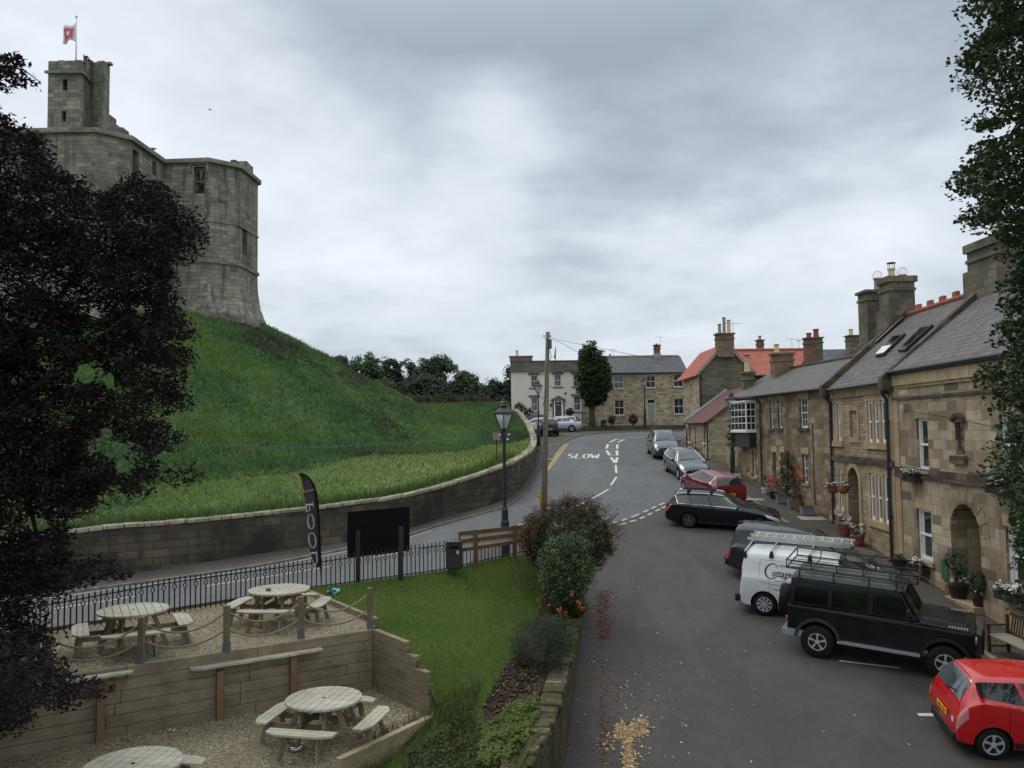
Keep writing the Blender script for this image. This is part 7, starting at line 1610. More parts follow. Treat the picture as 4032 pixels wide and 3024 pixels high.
def car(name,kind,L,W,Ht,wb,fo,r_,pm,centre,fwd,label,cat,group="cars parked along the street",glass=None,side_t=((3.75,5.0),(5.12,6.1),(6.22,7.2)),rear_plate=None,front_plate=None,rails=None,chrome=False,spokes=5,rimr=None,rear=True,front=True,mirrors=True,rim_m=None,style='twin',tailq=((8.15,4.6),(9.6,4.6),(9.6,6.8),(8.15,7.4)),headq=((0.1,4.2),(1.55,4.8),(1.75,6.9),(0.1,6.6)),rglass=(7.25,7.95),lower=None,tail_m=None,side_glass=True,handles=True,seam=True,wiper=True):
 t=thing(name,centre,label,cat,group);t.rotation_euler=ground_frame(centre,fwd);B_=Body(kind,L,W,Ht);K=Body.NQ-1
 front_x=B_.st[0][1][0];xf=front_x-fo;xr=xf-wb;rimr=rimr or r_*.64;bd=obj("body",B_.mesh(),pm,t,local=True,smooth=True)
 cy=[]
 for x in(xf,xr):
  for s in(-1,1):c=MB();c.lathe([(r_*1.16,-.17),(r_*1.16,.25)],(x,s*(W/2-.10),r_*1.02),32,Matrix.Rotation(R(90)*-s,3,'X'));cy.append(c)
 cut(bd,cy,M_well)
 for x in(xf,xr):
  for s in(-1,1):wheel(t,x,s*(W/2-.115),r_,.20,s,spokes,rimr,rim_m,style)
 g_=glass or M_cglass
 m=MB();B_.across(m,3.12,3.93,10.6);ws_=obj("windscreen",m,g_,t,local=True,smooth=True)
 if wiper:m=MB();a=B_.S(3.1,K-3.6,-1)+Vector((.02,0,.02));b=B_.S(3.25,K-1,1)+Vector((.03,0,.03));m.beam(a,b,.012,.012);obj("wiper",m,M_trim,ws_,local=True)
 if rglass:m=MB();B_.across(m,rglass[0],rglass[1],10.6);rw=obj("rear_window",m,g_ if glass is None else glass,t,local=True,smooth=True)
 for s in(-1,1):
  if side_glass:
   for k,(a,b)in enumerate(side_t):
    m=MB();f0=3.95 if k==0 else a
    c=[(a if k else 3.45,7.15),(b,7.15),(b if k<len(side_t)-1 else b-.12,10.0),(a if k else 4.08,10.0)]
    if k==len(side_t)-1:c[1]=(b-.02,7.6)
    B_.patch(m,c,s,.006,10,5);obj("side_window",m,M_cglass,t,local=True,smooth=True)
   if chrome:
    m=MB();ln=[B_.S(3.4+(side_t[-1][1]-3.4)*i/16,7.08,s)for i in range(17)];up_=[B_.S(4.05+(side_t[-1][1]-.1-4.05)*i/16,10.08,s)for i in range(17)];loop=ln+up_[::-1]+[ln[0]]
    m.tube([p+Vector((0,s*.012,.004))for p in loop],.019,5);obj("chrome_window_trim",m,M_chrome,t,local=True)
  if mirrors:m=MB();p=B_.S(3.55,7.3,s);m.sphere(p+Vector((0,s*.13,.05)),.10,10,7,(.65,1.0,.8));m.beam(p,p+Vector((0,s*.1,.02)),.05,.04);obj("wing_mirror",m,pm,t,local=True,smooth=True)
  if rear:m=MB();B_.patch(m,tailq,s,.007,6,4);obj("tail_lamp",m,tail_m or M_tail,t,local=True,smooth=True)
  if front:m=MB();B_.patch(m,headq,s,.007,6,4);obj("headlamp",m,M_headl,t,local=True,smooth=True)
  tt_=[float(np.interp(-q_,[-B_.S(k/4,2.3).x for k in range(41)],[k/4 for k in range(41)]))for q_ in(xf-r_*1.22,xr+r_*1.22)];m=MB();B_.patch(m,[(tt_[0],2.05),(tt_[1],2.05),(tt_[1],2.6),(tt_[0],2.6)],s,.004,20,2);obj("sill_trim",m,M_trim,t,local=True)
  if handles:
   for tt in(4.75,5.95):m=MB();p=B_.S(tt,5.8,s);m.box(p+Vector((0,s*.015,0)),(.17,.025,.025));obj("door_handle",m,pm if not chrome else M_chrome,t,local=True)
  if seam:
   m=MB()
   for tt in(3.7,5.05,6.2):pts=[B_.S(tt,q,s)+Vector((0,s*.001,0))for q in(2.6,3.5,4.5,5.5,6.6)];m.tube(pts,.005,4)
   obj("door_seams",m,M_well,t,local=True)
  if rails:m=MB();pts=[B_.S(3.98+(7.0-3.98)*i/12,10.6,s)+Vector((0,0,.035 if 0<i<12 else.0))for i in range(13)];m.tube(pts,.017,6);obj("roof_rail",m,rails,t,local=True,smooth=True)
 xt=B_.st[-1][1][0]
 if front:
  m=MB();m.box((front_x-.0,0,.50*B_.kz),(.05,W*.42,.12));gq=obj("grille",m,M_trim,t,local=True);m=MB();m.tube([(front_x+.03,-W*.2,.57*B_.kz),(front_x+.035,0,.58*B_.kz),(front_x+.03,W*.2,.57*B_.kz)],.010,5);obj("grille_bar",m,M_chrome,gq,local=True)
  m=MB();m.box((front_x-.02,0,.28*B_.kz),(.05,W*.6,.10));obj("lower_grille",m,M_trim,t,local=True)
 for txt,xx,mm,s_ in((rear_plate,xt-.012,M_plate_y,-1),(front_plate,front_x+.045,M_plate_w,1)):
  if not txt:continue
  zz=(.70 if s_<0 else.41)*B_.kz
  if s_<0:zz=min(zz,B_.st[-1][0][1]-.02)
  m=MB();m.box((xx,0,zz),(.012,.52,.112));pl=obj("number_plate",m,mm,t,local=True,auto=.004);m=MB();put_text(m,txt,.105,lambda x,y:Vector((xx+s_*.0085,s_*x,zz+y-.003)),.001,0.92)
  if m.v:obj("plate_characters",m,M_well,pl,local=True)
 return t,B_
def two(a,b,W,near='right',wb=None,fo=.8,L=4.0):
 """centre and heading from the ground points of the near-side rear (a) and front (b) wheels"""
 A,B_=G(*a),G(*b);f=(B_-A);f.z=0;print("wheelbase seen %.2f"%f.length,tuple(round(k,2)for k in A));f.normalize();l=Vector((-f.y,f.x,0));s=1 if near=='right' else-1
 xr=L/2-fo-wb;c=A-f*xr+l*s*(W/2-.03);return Vector((c.x,c.y,H(c.x,c.y)+.008)),f
P_redf=paint("glossy_red_paint",C(196,14,22),0.2,0.9,dirt=0.05);P_maz=paint("crimson_paint",C(112,14,26),0.18,0.9,dirt=0.05);P_black=paint("black_car_paint",(0.006,0.007,0.009),0.22,0.35,dirt=0.02);P_black.node_tree.nodes['Principled BSDF'].inputs['Specular IOR Level'].default_value=0.25;P_white=paint("white_van_paint",(0.70,0.72,0.72),0.3,0.5,dirt=0.12)
P_dkgrey=paint("dark_blue_grey_paint",C(42,44,58),0.2,0.9,0.4,dirt=0.1);P_grey=paint("mid_grey_paint",C(66,72,80),0.22,0.8,0.5,dirt=0.1);P_silver=paint("silver_paint",C(176,184,194),0.25,0.7,0.55,dirt=0.05);P_suv=paint("grey_suv_paint",C(46,47,54),0.2,0.6,0.3,dirt=0.1);P_navy=paint("dark_estate_paint",C(44,48,58),0.18,0.9,0.3,dirt=0.05)
fd_def=(G(3719,2684)-G(3217,2592));fd_def.z=0;fd_def.normalize();ang0=math.atan2(fd_def.y,fd_def.x);print("heading",math.degrees(ang0))
hd=lambda deg:Vector((math.cos(R(deg)),math.sin(R(deg)),0))
A=G(3912,2992);f=hd(-9);c=A-f*(3.95/2-.82-2.49)+Vector((-f.y,f.x,0))*(1.70/2-.06);c=Vector((c.x,c.y,H(c.x,c.y)+.008))
car1,B1_=car("red_hatchback",'hatch',3.95,1.72,1.48,2.49,.82,.30,P_redf,c,f,"bright red hatchback with a pale rear window at the bottom right corner","car",rear_plate="NP63 YBX",glass=M_cglass_l,rglass=(7.15,8.05),side_t=((3.75,5.5),(5.62,7.1)),tail_m=paint("pink_tail_lamp",(0.62,0.22,0.22),0.1,0.8,dirt=0.0),front=True,headq=((0.1,4.2),(1.9,5.0),(1.9,6.9),(0.1,6.6)),tailq=((7.9,4.3),(9.95,4.2),(9.95,8.6),(8.1,7.4)))
m=MB();a=B1_.S(8.15,14)+Vector((-.03,.1,.02));m.beam(a,B1_.S(7.75,12.5,-1)+Vector((-.03,0,.02)),.018,.018);obj('rear_wiper',m,M_trim,car1,local=True)
m=MB();m.box((-1.985,0,.30),(.05,1.25,.16));obj('rear_bumper_insert',m,M_trim,car1,local=True,auto=.02)
m=MB();m.tube([B1_.S(7.02,14-k*.45 if k>=0 else 14+k*.45,1 if k>=0 else-1)+Vector((0,0,.004))for k in range(-7,8)],.006,4);obj('roof_seam',m,M_well,car1,local=True)
m=MB();m.lathe([(0.0,0),(.055,0),(.055,.006),(0,.006)],(-1.985,-.52,.62),16,Matrix.Rotation(R(-90),3,'Y'));obj("sticker",m,M_plate_w,car1,local=True)
m=MB();B1_.across(m,4.15,4.9,11.5,.004);
A=G(2714,2080);f=hd(-17);c=A-f*(4.70/2-.83-2.84)+Vector((-f.y,f.x,0))*(1.81/2-.06);c=Vector((c.x,c.y,H(c.x,c.y)+.008))
car2,B2_=car("black_estate",'estate',4.70,1.81,1.46,2.84,.83,.325,P_black,c,f,"glossy black estate car with chrome window trim and black roof bars","car",rails=M_chrome,chrome=True,rear_plate="NX16 TVC",spokes=5,style='single',rim_m=flat("dull_rim",(0.16,0.16,0.16),0.4,0.5,metal=.6))
for tt in(4.75,6.2):
 m=MB();a=B2_.S(tt,10.6,1)+Vector((0,.08,.16));b=B2_.S(tt,10.6,-1)+Vector((0,-.08,.16));m.beam(a,b,.07,.03)
 for s in(1,-1):q=B2_.S(tt,10.6,s);m.box(q+Vector((0,0,.08)),(.10,.07,.17))
 obj("roof_bar",m,M_trim,car2,local=True)
m=MB();a=B2_.S(4.5,12,-1)+Vector((0,.1,.2));b=B2_.S(6.5,12,-1)+Vector((0,.1,.2));m.beam(a,b,.10,.05);m.beam(a+Vector((0,-.3,0)),b+Vector((0,-.3,0)),.06,.04);obj("roof_carrier",m,M_trim,car2,local=True)
A=G(2985,2290);f=hd(-22);c=A-f*(4.78/2-.86-2.88)+Vector((-f.y,f.x,0))*(1.95/2-.06);c=Vector((c.x,c.y,H(c.x,c.y)+.008));
car3,B3_=car("dark_off_roader",'suv',4.7,1.94,1.72,2.88,.86,.37,P_suv,c,f,"dark grey boxy off-road car behind the white van","car",chrome=False,rear_plate=None,tailq=((8.3,4.0),(9.4,4.0),(9.4,6.8),(8.3,6.9)),rglass=(7.2,7.95))
m=MB();m.lathe([(0.0,0),(.09,0),(.06,.05),(0,.07)],B3_.S(6.9,14)+Vector((0,0,.0)),12);obj("roof_antenna",m,M_trim,car3,local=True,smooth=True)
m=MB();B3_.patch(m,[(9.0,1.5),(10,1.5),(10,3.4),(9.0,3.4)],1,.02);B3_.patch(m,[(9.0,1.5),(10,1.5),(10,3.4),(9.0,3.4)],-1,.02);m.box((-2.38,0,.52),(.12,1.6,.20));obj("rear_bumper",m,M_trim,car3,local=True)
m=MB();m.tube([(-2.3,0,.42),(-2.55,0,.42),(-2.55,0,.5)],.025,6);obj("tow_bar",m,M_black,car3,local=True)
A=G(3010,2426);f=hd(-25);c=A-f*(4.22/2-.86-2.66)+Vector((-f.y,f.x,0))*(1.80/2-.06);c=Vector((c.x,c.y,H(c.x,c.y)+.008))
van,BV=car("white_van",'van',4.22,1.80,1.74,2.66,.86,.33,P_white,c,f,"white panel van lettered Northumbrian Cottages with a ladder on its roof","van",side_t=((3.75,4.95),),rear_plate="NK15 GZO",tailq=((8.0,6.2),(8.9,5.4),(8.9,9.3),(8.0,9.6)),rglass=None,spokes=9,rim_m=M_rim,handles=False)
m=MB();B=BV;B.patch(m,[(8.6,1.6),(10,1.6),(10,3.1),(8.6,3.3)],1,.02);B.patch(m,[(8.6,1.6),(10,1.6),(10,3.1),(8.6,3.3)],-1,.02);m.box((-2.2,0,.40),(.10,1.5,.2));obj("rear_bumper",m,M_trim,van,local=True)
SY=-1
def vanpt(x,z,off=.012):
 lo,hi=2.0,10.9;t=float(np.interp(-x,[-s_[1][0]for s_ in BV.st],range(BV.n)))
 for _ in range(24):
  md=(lo+hi)/2
  if BV.S(t,md,SY).z<z:lo=md
  else:hi=md
 p=BV.S(t,lo,SY);return Vector((x,p.y+SY*off,z))
M_script=flat("dark_van_lettering",C(52,26,40),0.6,0.3,var=0.2);M_scriptred=flat("red_van_lettering",C(150,30,50),0.6,0.3)
def vstroke(mb,pts,w0=.014,w1=None):
 pts=dens([tuple(p)for p in pts],.03)
 for i,(a,b)in enumerate(zip(pts,pts[1:])):
  A_,B2=vanpt(a[0],a[1]),vanpt(b[0],b[1]);d2=B2-A_
  if d2.length<1e-5:continue
  k=w1(i/len(pts))if w1 else w0;n_=Vector((-d2.z,0,d2.x)).normalized()*k/2;mb.quad(A_-n_,B2-n_,B2+n_,A_+n_)
ox,oz=-1.42,1.30
m=MB();vstroke(m,[(ox+.36,oz+.14),(ox+.22,oz+.20),(ox+.08,oz+.12),(ox+.02,oz-.03),(ox+.08,oz-.17),(ox+.20,oz-.21),(ox+.30,oz-.16)],w1=lambda t:.012+.03*math.sin(math.pi*min(1,max(0,t))))
vstroke(m,[(ox+.34,oz+.14),(ox+.30,oz+.10)],.012)
vstroke(m,[(ox+.30,oz-.16),(ox+.42,oz-.12),(ox+.55,oz-.22),(ox+.68,oz-.32),(ox+.82,oz-.34),(ox+1.0,oz-.28)],.013);vstroke(m,[(ox+.30,oz-.16),(ox+.29,oz-.22),(ox+.40,oz-.26),(ox+.55,oz-.24)],.011)
vstroke(m,[(ox+.95,oz-.02),(ox+.93,oz-.16),(ox+.80,oz-.26),(ox+.66,oz-.24)],.012)
v_,f_=text_mesh("ottages",.26,.002);xm=min(q[0]for q in v_);m.add([vanpt(ox+.21+(x-xm)*.82+y*.12,oz-.06+y)for x,y,_ in v_],f_)
obj("lettering",m,M_script,van,local=True)
m=MB();v_,f_=text_mesh("NORTHUMBRIAN",.085,.001);xm=min(q[0]for q in v_);m.add([vanpt(ox+.40+(x-xm)*.95,oz+.155+y)for x,y,_ in v_],f_);v_,f_=text_mesh("www.northumbriancottages",.075,.001);xm=min(q[0]for q in v_);m.add([vanpt(ox+.25+(x-xm)*.95,oz-.50+y)for x,y,_ in v_],f_)
vstroke(m,[(ox+.20,oz-.46),(ox+.22,oz-.38),(ox+.36,oz-.36),(ox+.44,oz-.44)],.007)
obj("small_lettering",m,flat("grey_van_lettering",C(96,92,104),0.6,0.3),van,local=True)
m=MB();vstroke(m,[(ox-.14,oz-.12),(ox-.15,oz+.10),(ox-.10,oz+.27),(ox+.10,oz+.28),(ox+.9,oz+.28),(ox+1.3,oz+.27)],.008);vstroke(m,[(ox-.10,oz-.32),(ox+.3,oz-.36),(ox+1.2,oz-.36)],.010);obj("panel_seams",m,flat("seam_grey",C(120,128,132),.6),van,local=True)
for tt in(7.2,6.1,5.0):
 m=MB();a=BV.S(tt,10.3,1)+Vector((0,.02,.17));b=BV.S(tt,10.3,-1)+Vector((0,-.02,.17));m.beam(a,b,.045,.03);br_=obj("roof_bar",m,M_zinc,van,local=True)
 for s in(1,-1):m=MB();q=BV.S(tt,10.3,s);m.box(q+Vector((0,0,.07)),(.13,.09,.17),taper=.6);obj("bar_foot",m,M_trim,br_,local=True)
M_alu=flat("aluminium_ladder",(0.62,0.62,0.58),0.4,0.5,metal=0.5)
ld_=thing("ladder",tuple(van.location),"aluminium extension ladder lashed to the roof bars of the white van","ladder");ld_.rotation_euler=van.rotation_euler
zr_=1.97
for lay,(y0,y1)in enumerate(((.22,.62),(.18,.58))):
 z=zr_+lay*.085;m=MB();x0,x1=-2.05+lay*.12,.80+lay*.1
 for y in(y0-.22+.1,y1-.02+.1):m.beam((x0,y,z),(x1,y,z),.035,.075)
 x=x0+.15
 while x<x1:m.beam((x,y0-.22+.1,z),(x,y1-.02+.1,z),.028,.028);x+=.26
 obj("ladder_section",m,M_alu,ld_,local=True)
m=MB();m.tube([(.8,.1,zr_+.05),(1.3,-.3,1.6),(1.9,-.5,1.2)],.008,4);obj("lashing_strap",m,M_trim,ld_,local=True)
# black 4x4 with roof rack
Ld,Wd,rd=4.6,1.79,.40
A=G(3217,2592);f=hd(math.degrees(ang0));wbD=2.794;xr=-1.22;c=A-f*xr+Vector((-f.y,f.x,0))*(Wd/2-.04);c=Vector((c.x,c.y,H(c.x,c.y)+.008))
dt=thing("black_four_by_four",c,"black long-wheelbase off-roader with a tubular roof rack and rear spare wheel","off-road car","cars parked along the street");dt.rotation_euler=ground_frame(c,f);xf=xr+wbD
P_def=paint("black_off_roader_paint",(0.007,0.008,0.008),0.38,0.2,dirt=0.08);P_def.node_tree.nodes['Principled BSDF'].inputs['Specular IOR Level'].default_value=0.2;M_cap=flat("grey_capping",(0.035,0.04,0.042),0.4,0.5,var=.2)
m=MB();hw=Wd/2-.05
def bx(m_,x0,x1,y0,y1,z0,z1):m_.box(((x0+x1)/2,(y0+y1)/2,(z0+z1)/2),(abs(x1-x0),abs(y1-y0),z1-z0))
poly=[(-1.95,.50),(2.16,.50),(2.16,1.16),(2.05,1.20),(1.02,1.26),(.98,1.22),(-1.95,1.22)]
MX=Matrix(((1,0,0,0),(0,0,-1,hw),(0,1,0,0),(0,0,0,1)));m.prism(poly,MX,2*hw)
bd=obj("body",m,P_def,dt,local=True);cy=[]
for x in(xf,xr):
 for s in(-1,1):k=MB();k.lathe([(rd*1.22,-.22),(rd*1.22,.30)],(x,s*(hw-.10),rd*1.05),28,Matrix.Rotation(R(90)*-s,3,'X'));cy.append(k)
cut(bd,cy,M_well);bv=bd.modifiers.new('bevel','BEVEL');bv.width=.025;bv.segments=2;bv.limit_method='ANGLE';bv.angle_limit=R(40)
m=MB();m.box8([(-1.93,-hw+.02,1.22),(.98,-hw+.02,1.22),(.98,hw-.02,1.22),(-1.93,hw-.02,1.22),(-1.90,-hw+.12,1.86),(.60,-hw+.12,1.86),(.60,hw-.12,1.86),(-1.90,hw-.12,1.86)]);obj("cabin",m,P_def,dt,local=True,auto=.04)
m=MB();m.box8([(-1.94,-hw+.10,1.86),(.66,-hw+.10,1.86),(.66,hw-.10,1.86),(-1.94,hw-.10,1.86),(-1.80,-hw+.22,1.98),(.42,-hw+.22,1.98),(.42,hw-.22,1.98),(-1.80,hw-.22,1.98)]);obj("roof",m,M_cap,dt,local=True,auto=.05)
m=MB();m.box8([(1.0,-.62,1.22),(2.06,-.56,1.18),(2.06,.56,1.18),(1.0,.62,1.22),(1.02,-.56,1.31),(2.0,-.5,1.25),(2.0,.5,1.25),(1.02,.56,1.31)]);obj("bonnet",m,P_def,dt,local=True,auto=.04)
for s in(-1,1):
 y=s*(hw-.055)
 def sp(x,z,o=.012):k=(z-1.22)/.64;return Vector((x-(.38*k if x>.9 else 0),s*(hw-.02-.10*k+o),z))
 for x0,x1 in((-1.80,-1.02),(-.92,-.10),(.0,.86)):g=MB();q=[sp(x0,1.30),sp(x1,1.30),sp(min(x1,x1-.0 if x1<.8 else.62),1.76),sp(x0,1.76)];g.quad(*(q if s<0 else q[::-1]));obj("side_window",g,M_cgd,dt,local=True)
 m=MB();m.beam((-1.95,s*(hw+.005),1.20),(2.1,s*(hw+.005),1.14),.03,.045);obj("waist_capping",m,M_cap,dt,local=True)
 m=MB();m.beam((-.75,s*(hw+.08),.50),(1.05,s*(hw+.08),.50),.17,.035);obj("side_step",m,M_zinc,dt,local=True)
 for x in(xf,xr):
  m=MB();pts=[(x+rd*1.26*math.cos(t),s*(hw+.035),rd*1.05+rd*1.26*math.sin(t))for t in np.linspace(.12,math.pi-.12,15)]
  for a,b in zip(pts,pts[1:]):m.beam(a,b,.10,.05,Vector((0,1,0)))
  m=MB();ri,ro=rd*1.20,rd*1.38
  for t0_,t1_ in zip(np.linspace(.1,math.pi-.1,15),np.linspace(.1,math.pi-.1,15)[1:]):
   P4=[(x+r__*math.cos(t__),rd*1.05+r__*math.sin(t__))for r__,t__ in((ri,t0_),(ro,t0_),(ro,t1_),(ri,t1_))]
   lo_,hi_=(hw-.02,hw+.07);v4=[(a_,s*lo_,b_)for a_,b_ in P4]+[(a_,s*hi_,b_)for a_,b_ in P4];m.add(v4,[[0,1,2,3],[7,6,5,4],[0,4,5,1],[1,5,6,2],[2,6,7,3],[3,7,4,0]])
  obj("wheel_arch",m,M_cap if x==xr else M_trim,dt,local=True)
  wheel(dt,x,s*(hw-.06),rd,.24,s,5,.215)
 m=MB();m.beam((1.08,s*.66,1.245),(2.02,s*.62,1.205),.035,.03);obj("wing_capping",m,M_cap,dt,local=True)
 for k in range(7):m=MB();bx(m,1.62+k*.06,1.65+k*.06,s*.74-.07,s*.74+.07,1.205,1.225);obj("wing_slat",m,M_zinc,dt,local=True)
 m=MB();p=Vector((.78,s*(hw+.14),1.42));m.box(p,(.06,.16,.22));m.beam((.85,s*(hw-.02),1.35),p,.02,.02);obj("wing_mirror",m,M_trim,dt,local=True,auto=.02)
 m=MB();m.lathe([(0,0),(.09,0),(.09,.04),(0,.05)],(2.15,s*.62,.95),16,Matrix.Rotation(R(90),3,'Y'));obj("headlamp",m,M_headl,dt,local=True)
 m=MB();m.lathe([(0,0),(.045,0),(.045,.04),(0,.05)],(-1.96,s*.72,.85),12,Matrix.Rotation(R(-90),3,'Y'));obj("tail_lamp",m,M_tail,dt,local=True)
m=MB();q=[(.955,-.66,1.34),(.955,.66,1.34),(.665,.60,1.80),(.665,-.60,1.80)];m.quad(*[(x+.02,y,z)for x,y,z in q]);ws_=obj("windscreen",m,M_cgd,dt,local=True)
m=MB()
for a,b in(((.99,-.70,1.27),(.99,.70,1.27)),((.66,-.64,1.86),(.66,.64,1.86)),((.99,-.72,1.27),(.66,-.66,1.86)),((.99,.72,1.27),(.66,.66,1.86)),((.97,0,1.3),(.68,0,1.84))):m.beam(a,b,.05,.03)
obj("windscreen_frame",m,M_trim,ws_,local=True)
m=MB();bx(m,2.13,2.18,-.45,.45,.75,1.1);bx(m,2.12,2.30,-.78,.78,.52,.68);obj("front_bumper",m,M_trim,dt,local=True,auto=.02)
m=MB();
for a,b in(((2.32,-.42,.6),(2.32,-.42,1.15)),((2.32,.42,.6),(2.32,.42,1.15)),((2.32,-.42,1.15),(2.32,.42,1.15)),((2.32,-.42,.9),(2.32,.42,.9))):m.tube([a,b],.028,8)
obj("bull_bar",m,M_trim,dt,local=True)
m=MB();bx(m,-2.08,-1.90,-.82,.82,.46,.58);bx(m,-2.02,-1.66,-hw,-hw+.2,.46,.50);obj("rear_step",m,M_zinc,dt,local=True)
m=MB();bx(m,-2.0,-1.5,-hw-.03,-hw+.05,.46,.62);obj("mud_flap_plate",m,M_zinc,dt,local=True)
m=MB();m.lathe([(.2,-.12),(rd*.95,-.12),(rd,-.09),(rd,.09),(rd*.95,.12),(.1,.12)],(-2.12,-.12,1.12),28,Matrix.Rotation(R(90),3,'Y'));obj("spare_wheel",m,M_tyre,dt,local=True,smooth=True)
m=MB();m.lathe([(0,0),(.20,0),(.18,.04),(0,.04)],(-2.25,-.12,1.12),20,Matrix.Rotation(R(-90),3,'Y'));obj("spare_rim",m,M_rim,dt,local=True)
m=MB();m.quad((-1.955,-.5,1.35),(-1.955,.5,1.35),(-1.93,.46,1.75),(-1.93,-.46,1.75));obj("rear_window",m,M_cglass,dt,local=True)
rk=MB();zz=2.10
for z,o in((zz,0),(zz+.20,.03)):
 x0,x1,y0=-2.02,.95,.70+o;loop=[(x0,-y0,z),(x1,-y0,z),(x1,y0,z),(x0,y0,z),(x0,-y0,z)]
 for a,b in zip(loop,loop[1:]):rk.tube([a,b],.018,7)
for k in range(6):x=-2.02+k*2.97/5;rk.tube([(x,-.72,zz+.2),(x,-.70,zz),(x,.70,zz),(x,.72,zz+.2)],.014,6)
for k in range(5):y=-.56+k*.28;rk.tube([(-2.02,y,zz),(.95,y,zz)],.009,5)
for x in(-1.7,-.9,-.1,.5):
 for s in(-1,1):rk.beam((x,s*.70,zz),(x,s*(hw-.09),1.88),.04,.02)
obj("roof_rack",rk,M_trim,dt,local=True)
m=MB();bx(m,-1.6,.4,-.5,.5,1.985,2.0);obj("rack_floor_boards",m,M_dkdoor,dt,local=True)
# cars further up the street
def from_right(rearpx,frontpx,W,L,wb,fo):
 A,B_=G(*rearpx),G(*frontpx);f=B_-A;f.z=0;print("seen wb %.2f"%f.length);f.normalize();l=Vector((-f.y,f.x,0));c=B_-f*(L/2-fo)+l*(W/2-.06);return Vector((c.x,c.y,H(c.x,c.y)+.008)),f
c,f=from_right((2641,1869),(2672,1889),1.81,4.62,2.81,.82)
car("dark_grey_estate",'estate',4.62,1.81,1.43,2.81,.82,.32,P_dkgrey,c,f,"dark blue-grey estate car facing the camera behind the crimson hatchback","car",rails=M_chrome,chrome=True,front_plate="YG14 XWS",glass=M_cglass_l,spokes=7)
c,f=from_right((2553,1787),(2573,1805),1.77,4.36,2.75,.90)
car("grey_people_carrier",'mpv',4.36,1.77,1.66,2.75,.90,.31,P_grey,c,f,"grey people carrier with pale headlamps facing the camera in the middle of the bend","car",rails=M_zinc,front_plate="ST56 URN",glass=M_cglass_l)
p=P(2832,1985,40.3);c=Vector((p.x-.05,41.9,0));c.z=H(c.x,c.y)+.008
car4,B4_=car("crimson_hatchback",'hatch',4.45,1.80,1.46,2.70,.9,.31,P_maz,c,hd(101),"dark crimson hatchback seen from behind between the black estate and the dark estate","car",rear_plate="NA65 VZT")
def plain(name,kind,L,W,Ht,wb,fo,r_,pm,px,py,d,deg,label,**k):
 p=P(px,py,d);c=Vector((p.x,d,H(p.x,d)+.1));return car(name,kind,L,W,Ht,wb,fo,r_,pm,c,hd(deg),label,"car","cars parked by the cream house",seam=False,handles=False,wiper=False,**k)
plain("black_hatchback",'hatch',3.9,1.68,1.45,2.45,.8,.29,P_black,2156,1725,73.6,93,"small black hatchback seen from behind beside the telegraph pole",rear_plate="NU07 FKB")
plain("silver_saloon",'saloon',4.6,1.83,1.43,2.72,.9,.32,P_silver,2199,1712,80.4,172,"silver saloon car side-on behind the black hatchback",side_t=((3.75,5.0),(5.12,6.45)),rglass=(6.15,6.95),tailq=((8.6,5.0),(9.6,5.0),(9.6,7.0),(8.6,7.4)))
plain("charcoal_estate",'estate',4.8,1.86,1.52,2.8,.9,.33,P_navy,2192,1700,83.3,170,"charcoal estate car with chrome roof rails behind the silver saloon",rails=M_chrome,chrome=True)
plain("dark_grey_suv",'suv',4.7,1.9,1.78,2.8,.9,.36,P_suv,2126,1688,85.8,2,"dark grey off-road car side-on under the cream house windows")
plain("white_hatchback",'hatch',3.9,1.7,1.42,2.45,.8,.3,P_white,2105,1712,78.4,175,"white hatchback mostly hidden behind the castle wall end")
# foliage
def leafmat(name,cols,rough=0.5,trans=0.25,spec=0.35,scale=1.2):
 n=NT(name);p=n.pos();k=n.noise(p,scale,5,0.6);f_=n.vor(p,9,'F1','Color');s_=n.n("ShaderNodeSeparateColor");n.set(s_.inputs[0],f_)
 v=n.math('ADD',n.math('MULTIPLY',n.maprange(k,0.3,0.7,0,1),0.6),n.math('MULTIPLY',s_.outputs[0],0.4));K=len(cols)
 c=n.ramp(v,[(i/(K-1),cc)for i,cc in enumerate(cols)]);n.done(c,rough,spec)
 tr=n.n("ShaderNodeBsdfTranslucent");n.set(tr.inputs[0],c);mx=n.n("ShaderNodeMixShader");mx.inputs[0].default_value=trans;n.t.links.new(n.bsdf.outputs[0],mx.inputs[1]);n.t.links.new(tr.outputs[0],mx.inputs[2])
 n.t.links.new(mx.outputs[0],n.t.nodes["Material Output"].inputs[0]);return n.m
M_beech=leafmat("copper_beech_leaf",[(0.017,0.012,0.013),(0.028,0.020,0.021),(0.046,0.034,0.036)],0.8,0.15,0.06,0.9)
M_lime=leafmat("lime_leaf",[(0.016,0.030,0.011),(0.030,0.052,0.018),(0.052,0.082,0.028)],0.5,0.25,0.35)
M_lime2=leafmat("street_lime_leaf",[(0.032,0.062,0.022),(0.056,0.10,0.034),(0.085,0.14,0.048)],0.55,0.3,0.3,0.6)
M_farg=leafmat("far_green_leaf",[(0.06,0.095,0.045),(0.09,0.14,0.065),(0.13,0.18,0.085)],0.7,0.3,0.2,0.3);M_fard=leafmat("far_dark_leaf",[(0.026,0.038,0.030),(0.042,0.06,0.045),(0.065,0.085,0.06)],0.7,0.2,0.2,0.3);M_farb=leafmat("far_brown_green_leaf",[(0.05,0.052,0.035),(0.075,0.08,0.05),(0.10,0.11,0.07)],0.7,0.3,0.2,0.3)
M_bark=flat("tree_bark",(0.07,0.06,0.048),0.95,0.1,var=0.5,scale=8);M_barkd=flat("dark_bark",(0.03,0.026,0.024),0.95,0.1,var=0.4,scale=8);M_twig=flat("pale_twig",(0.10,0.09,0.08),0.9,0.1)
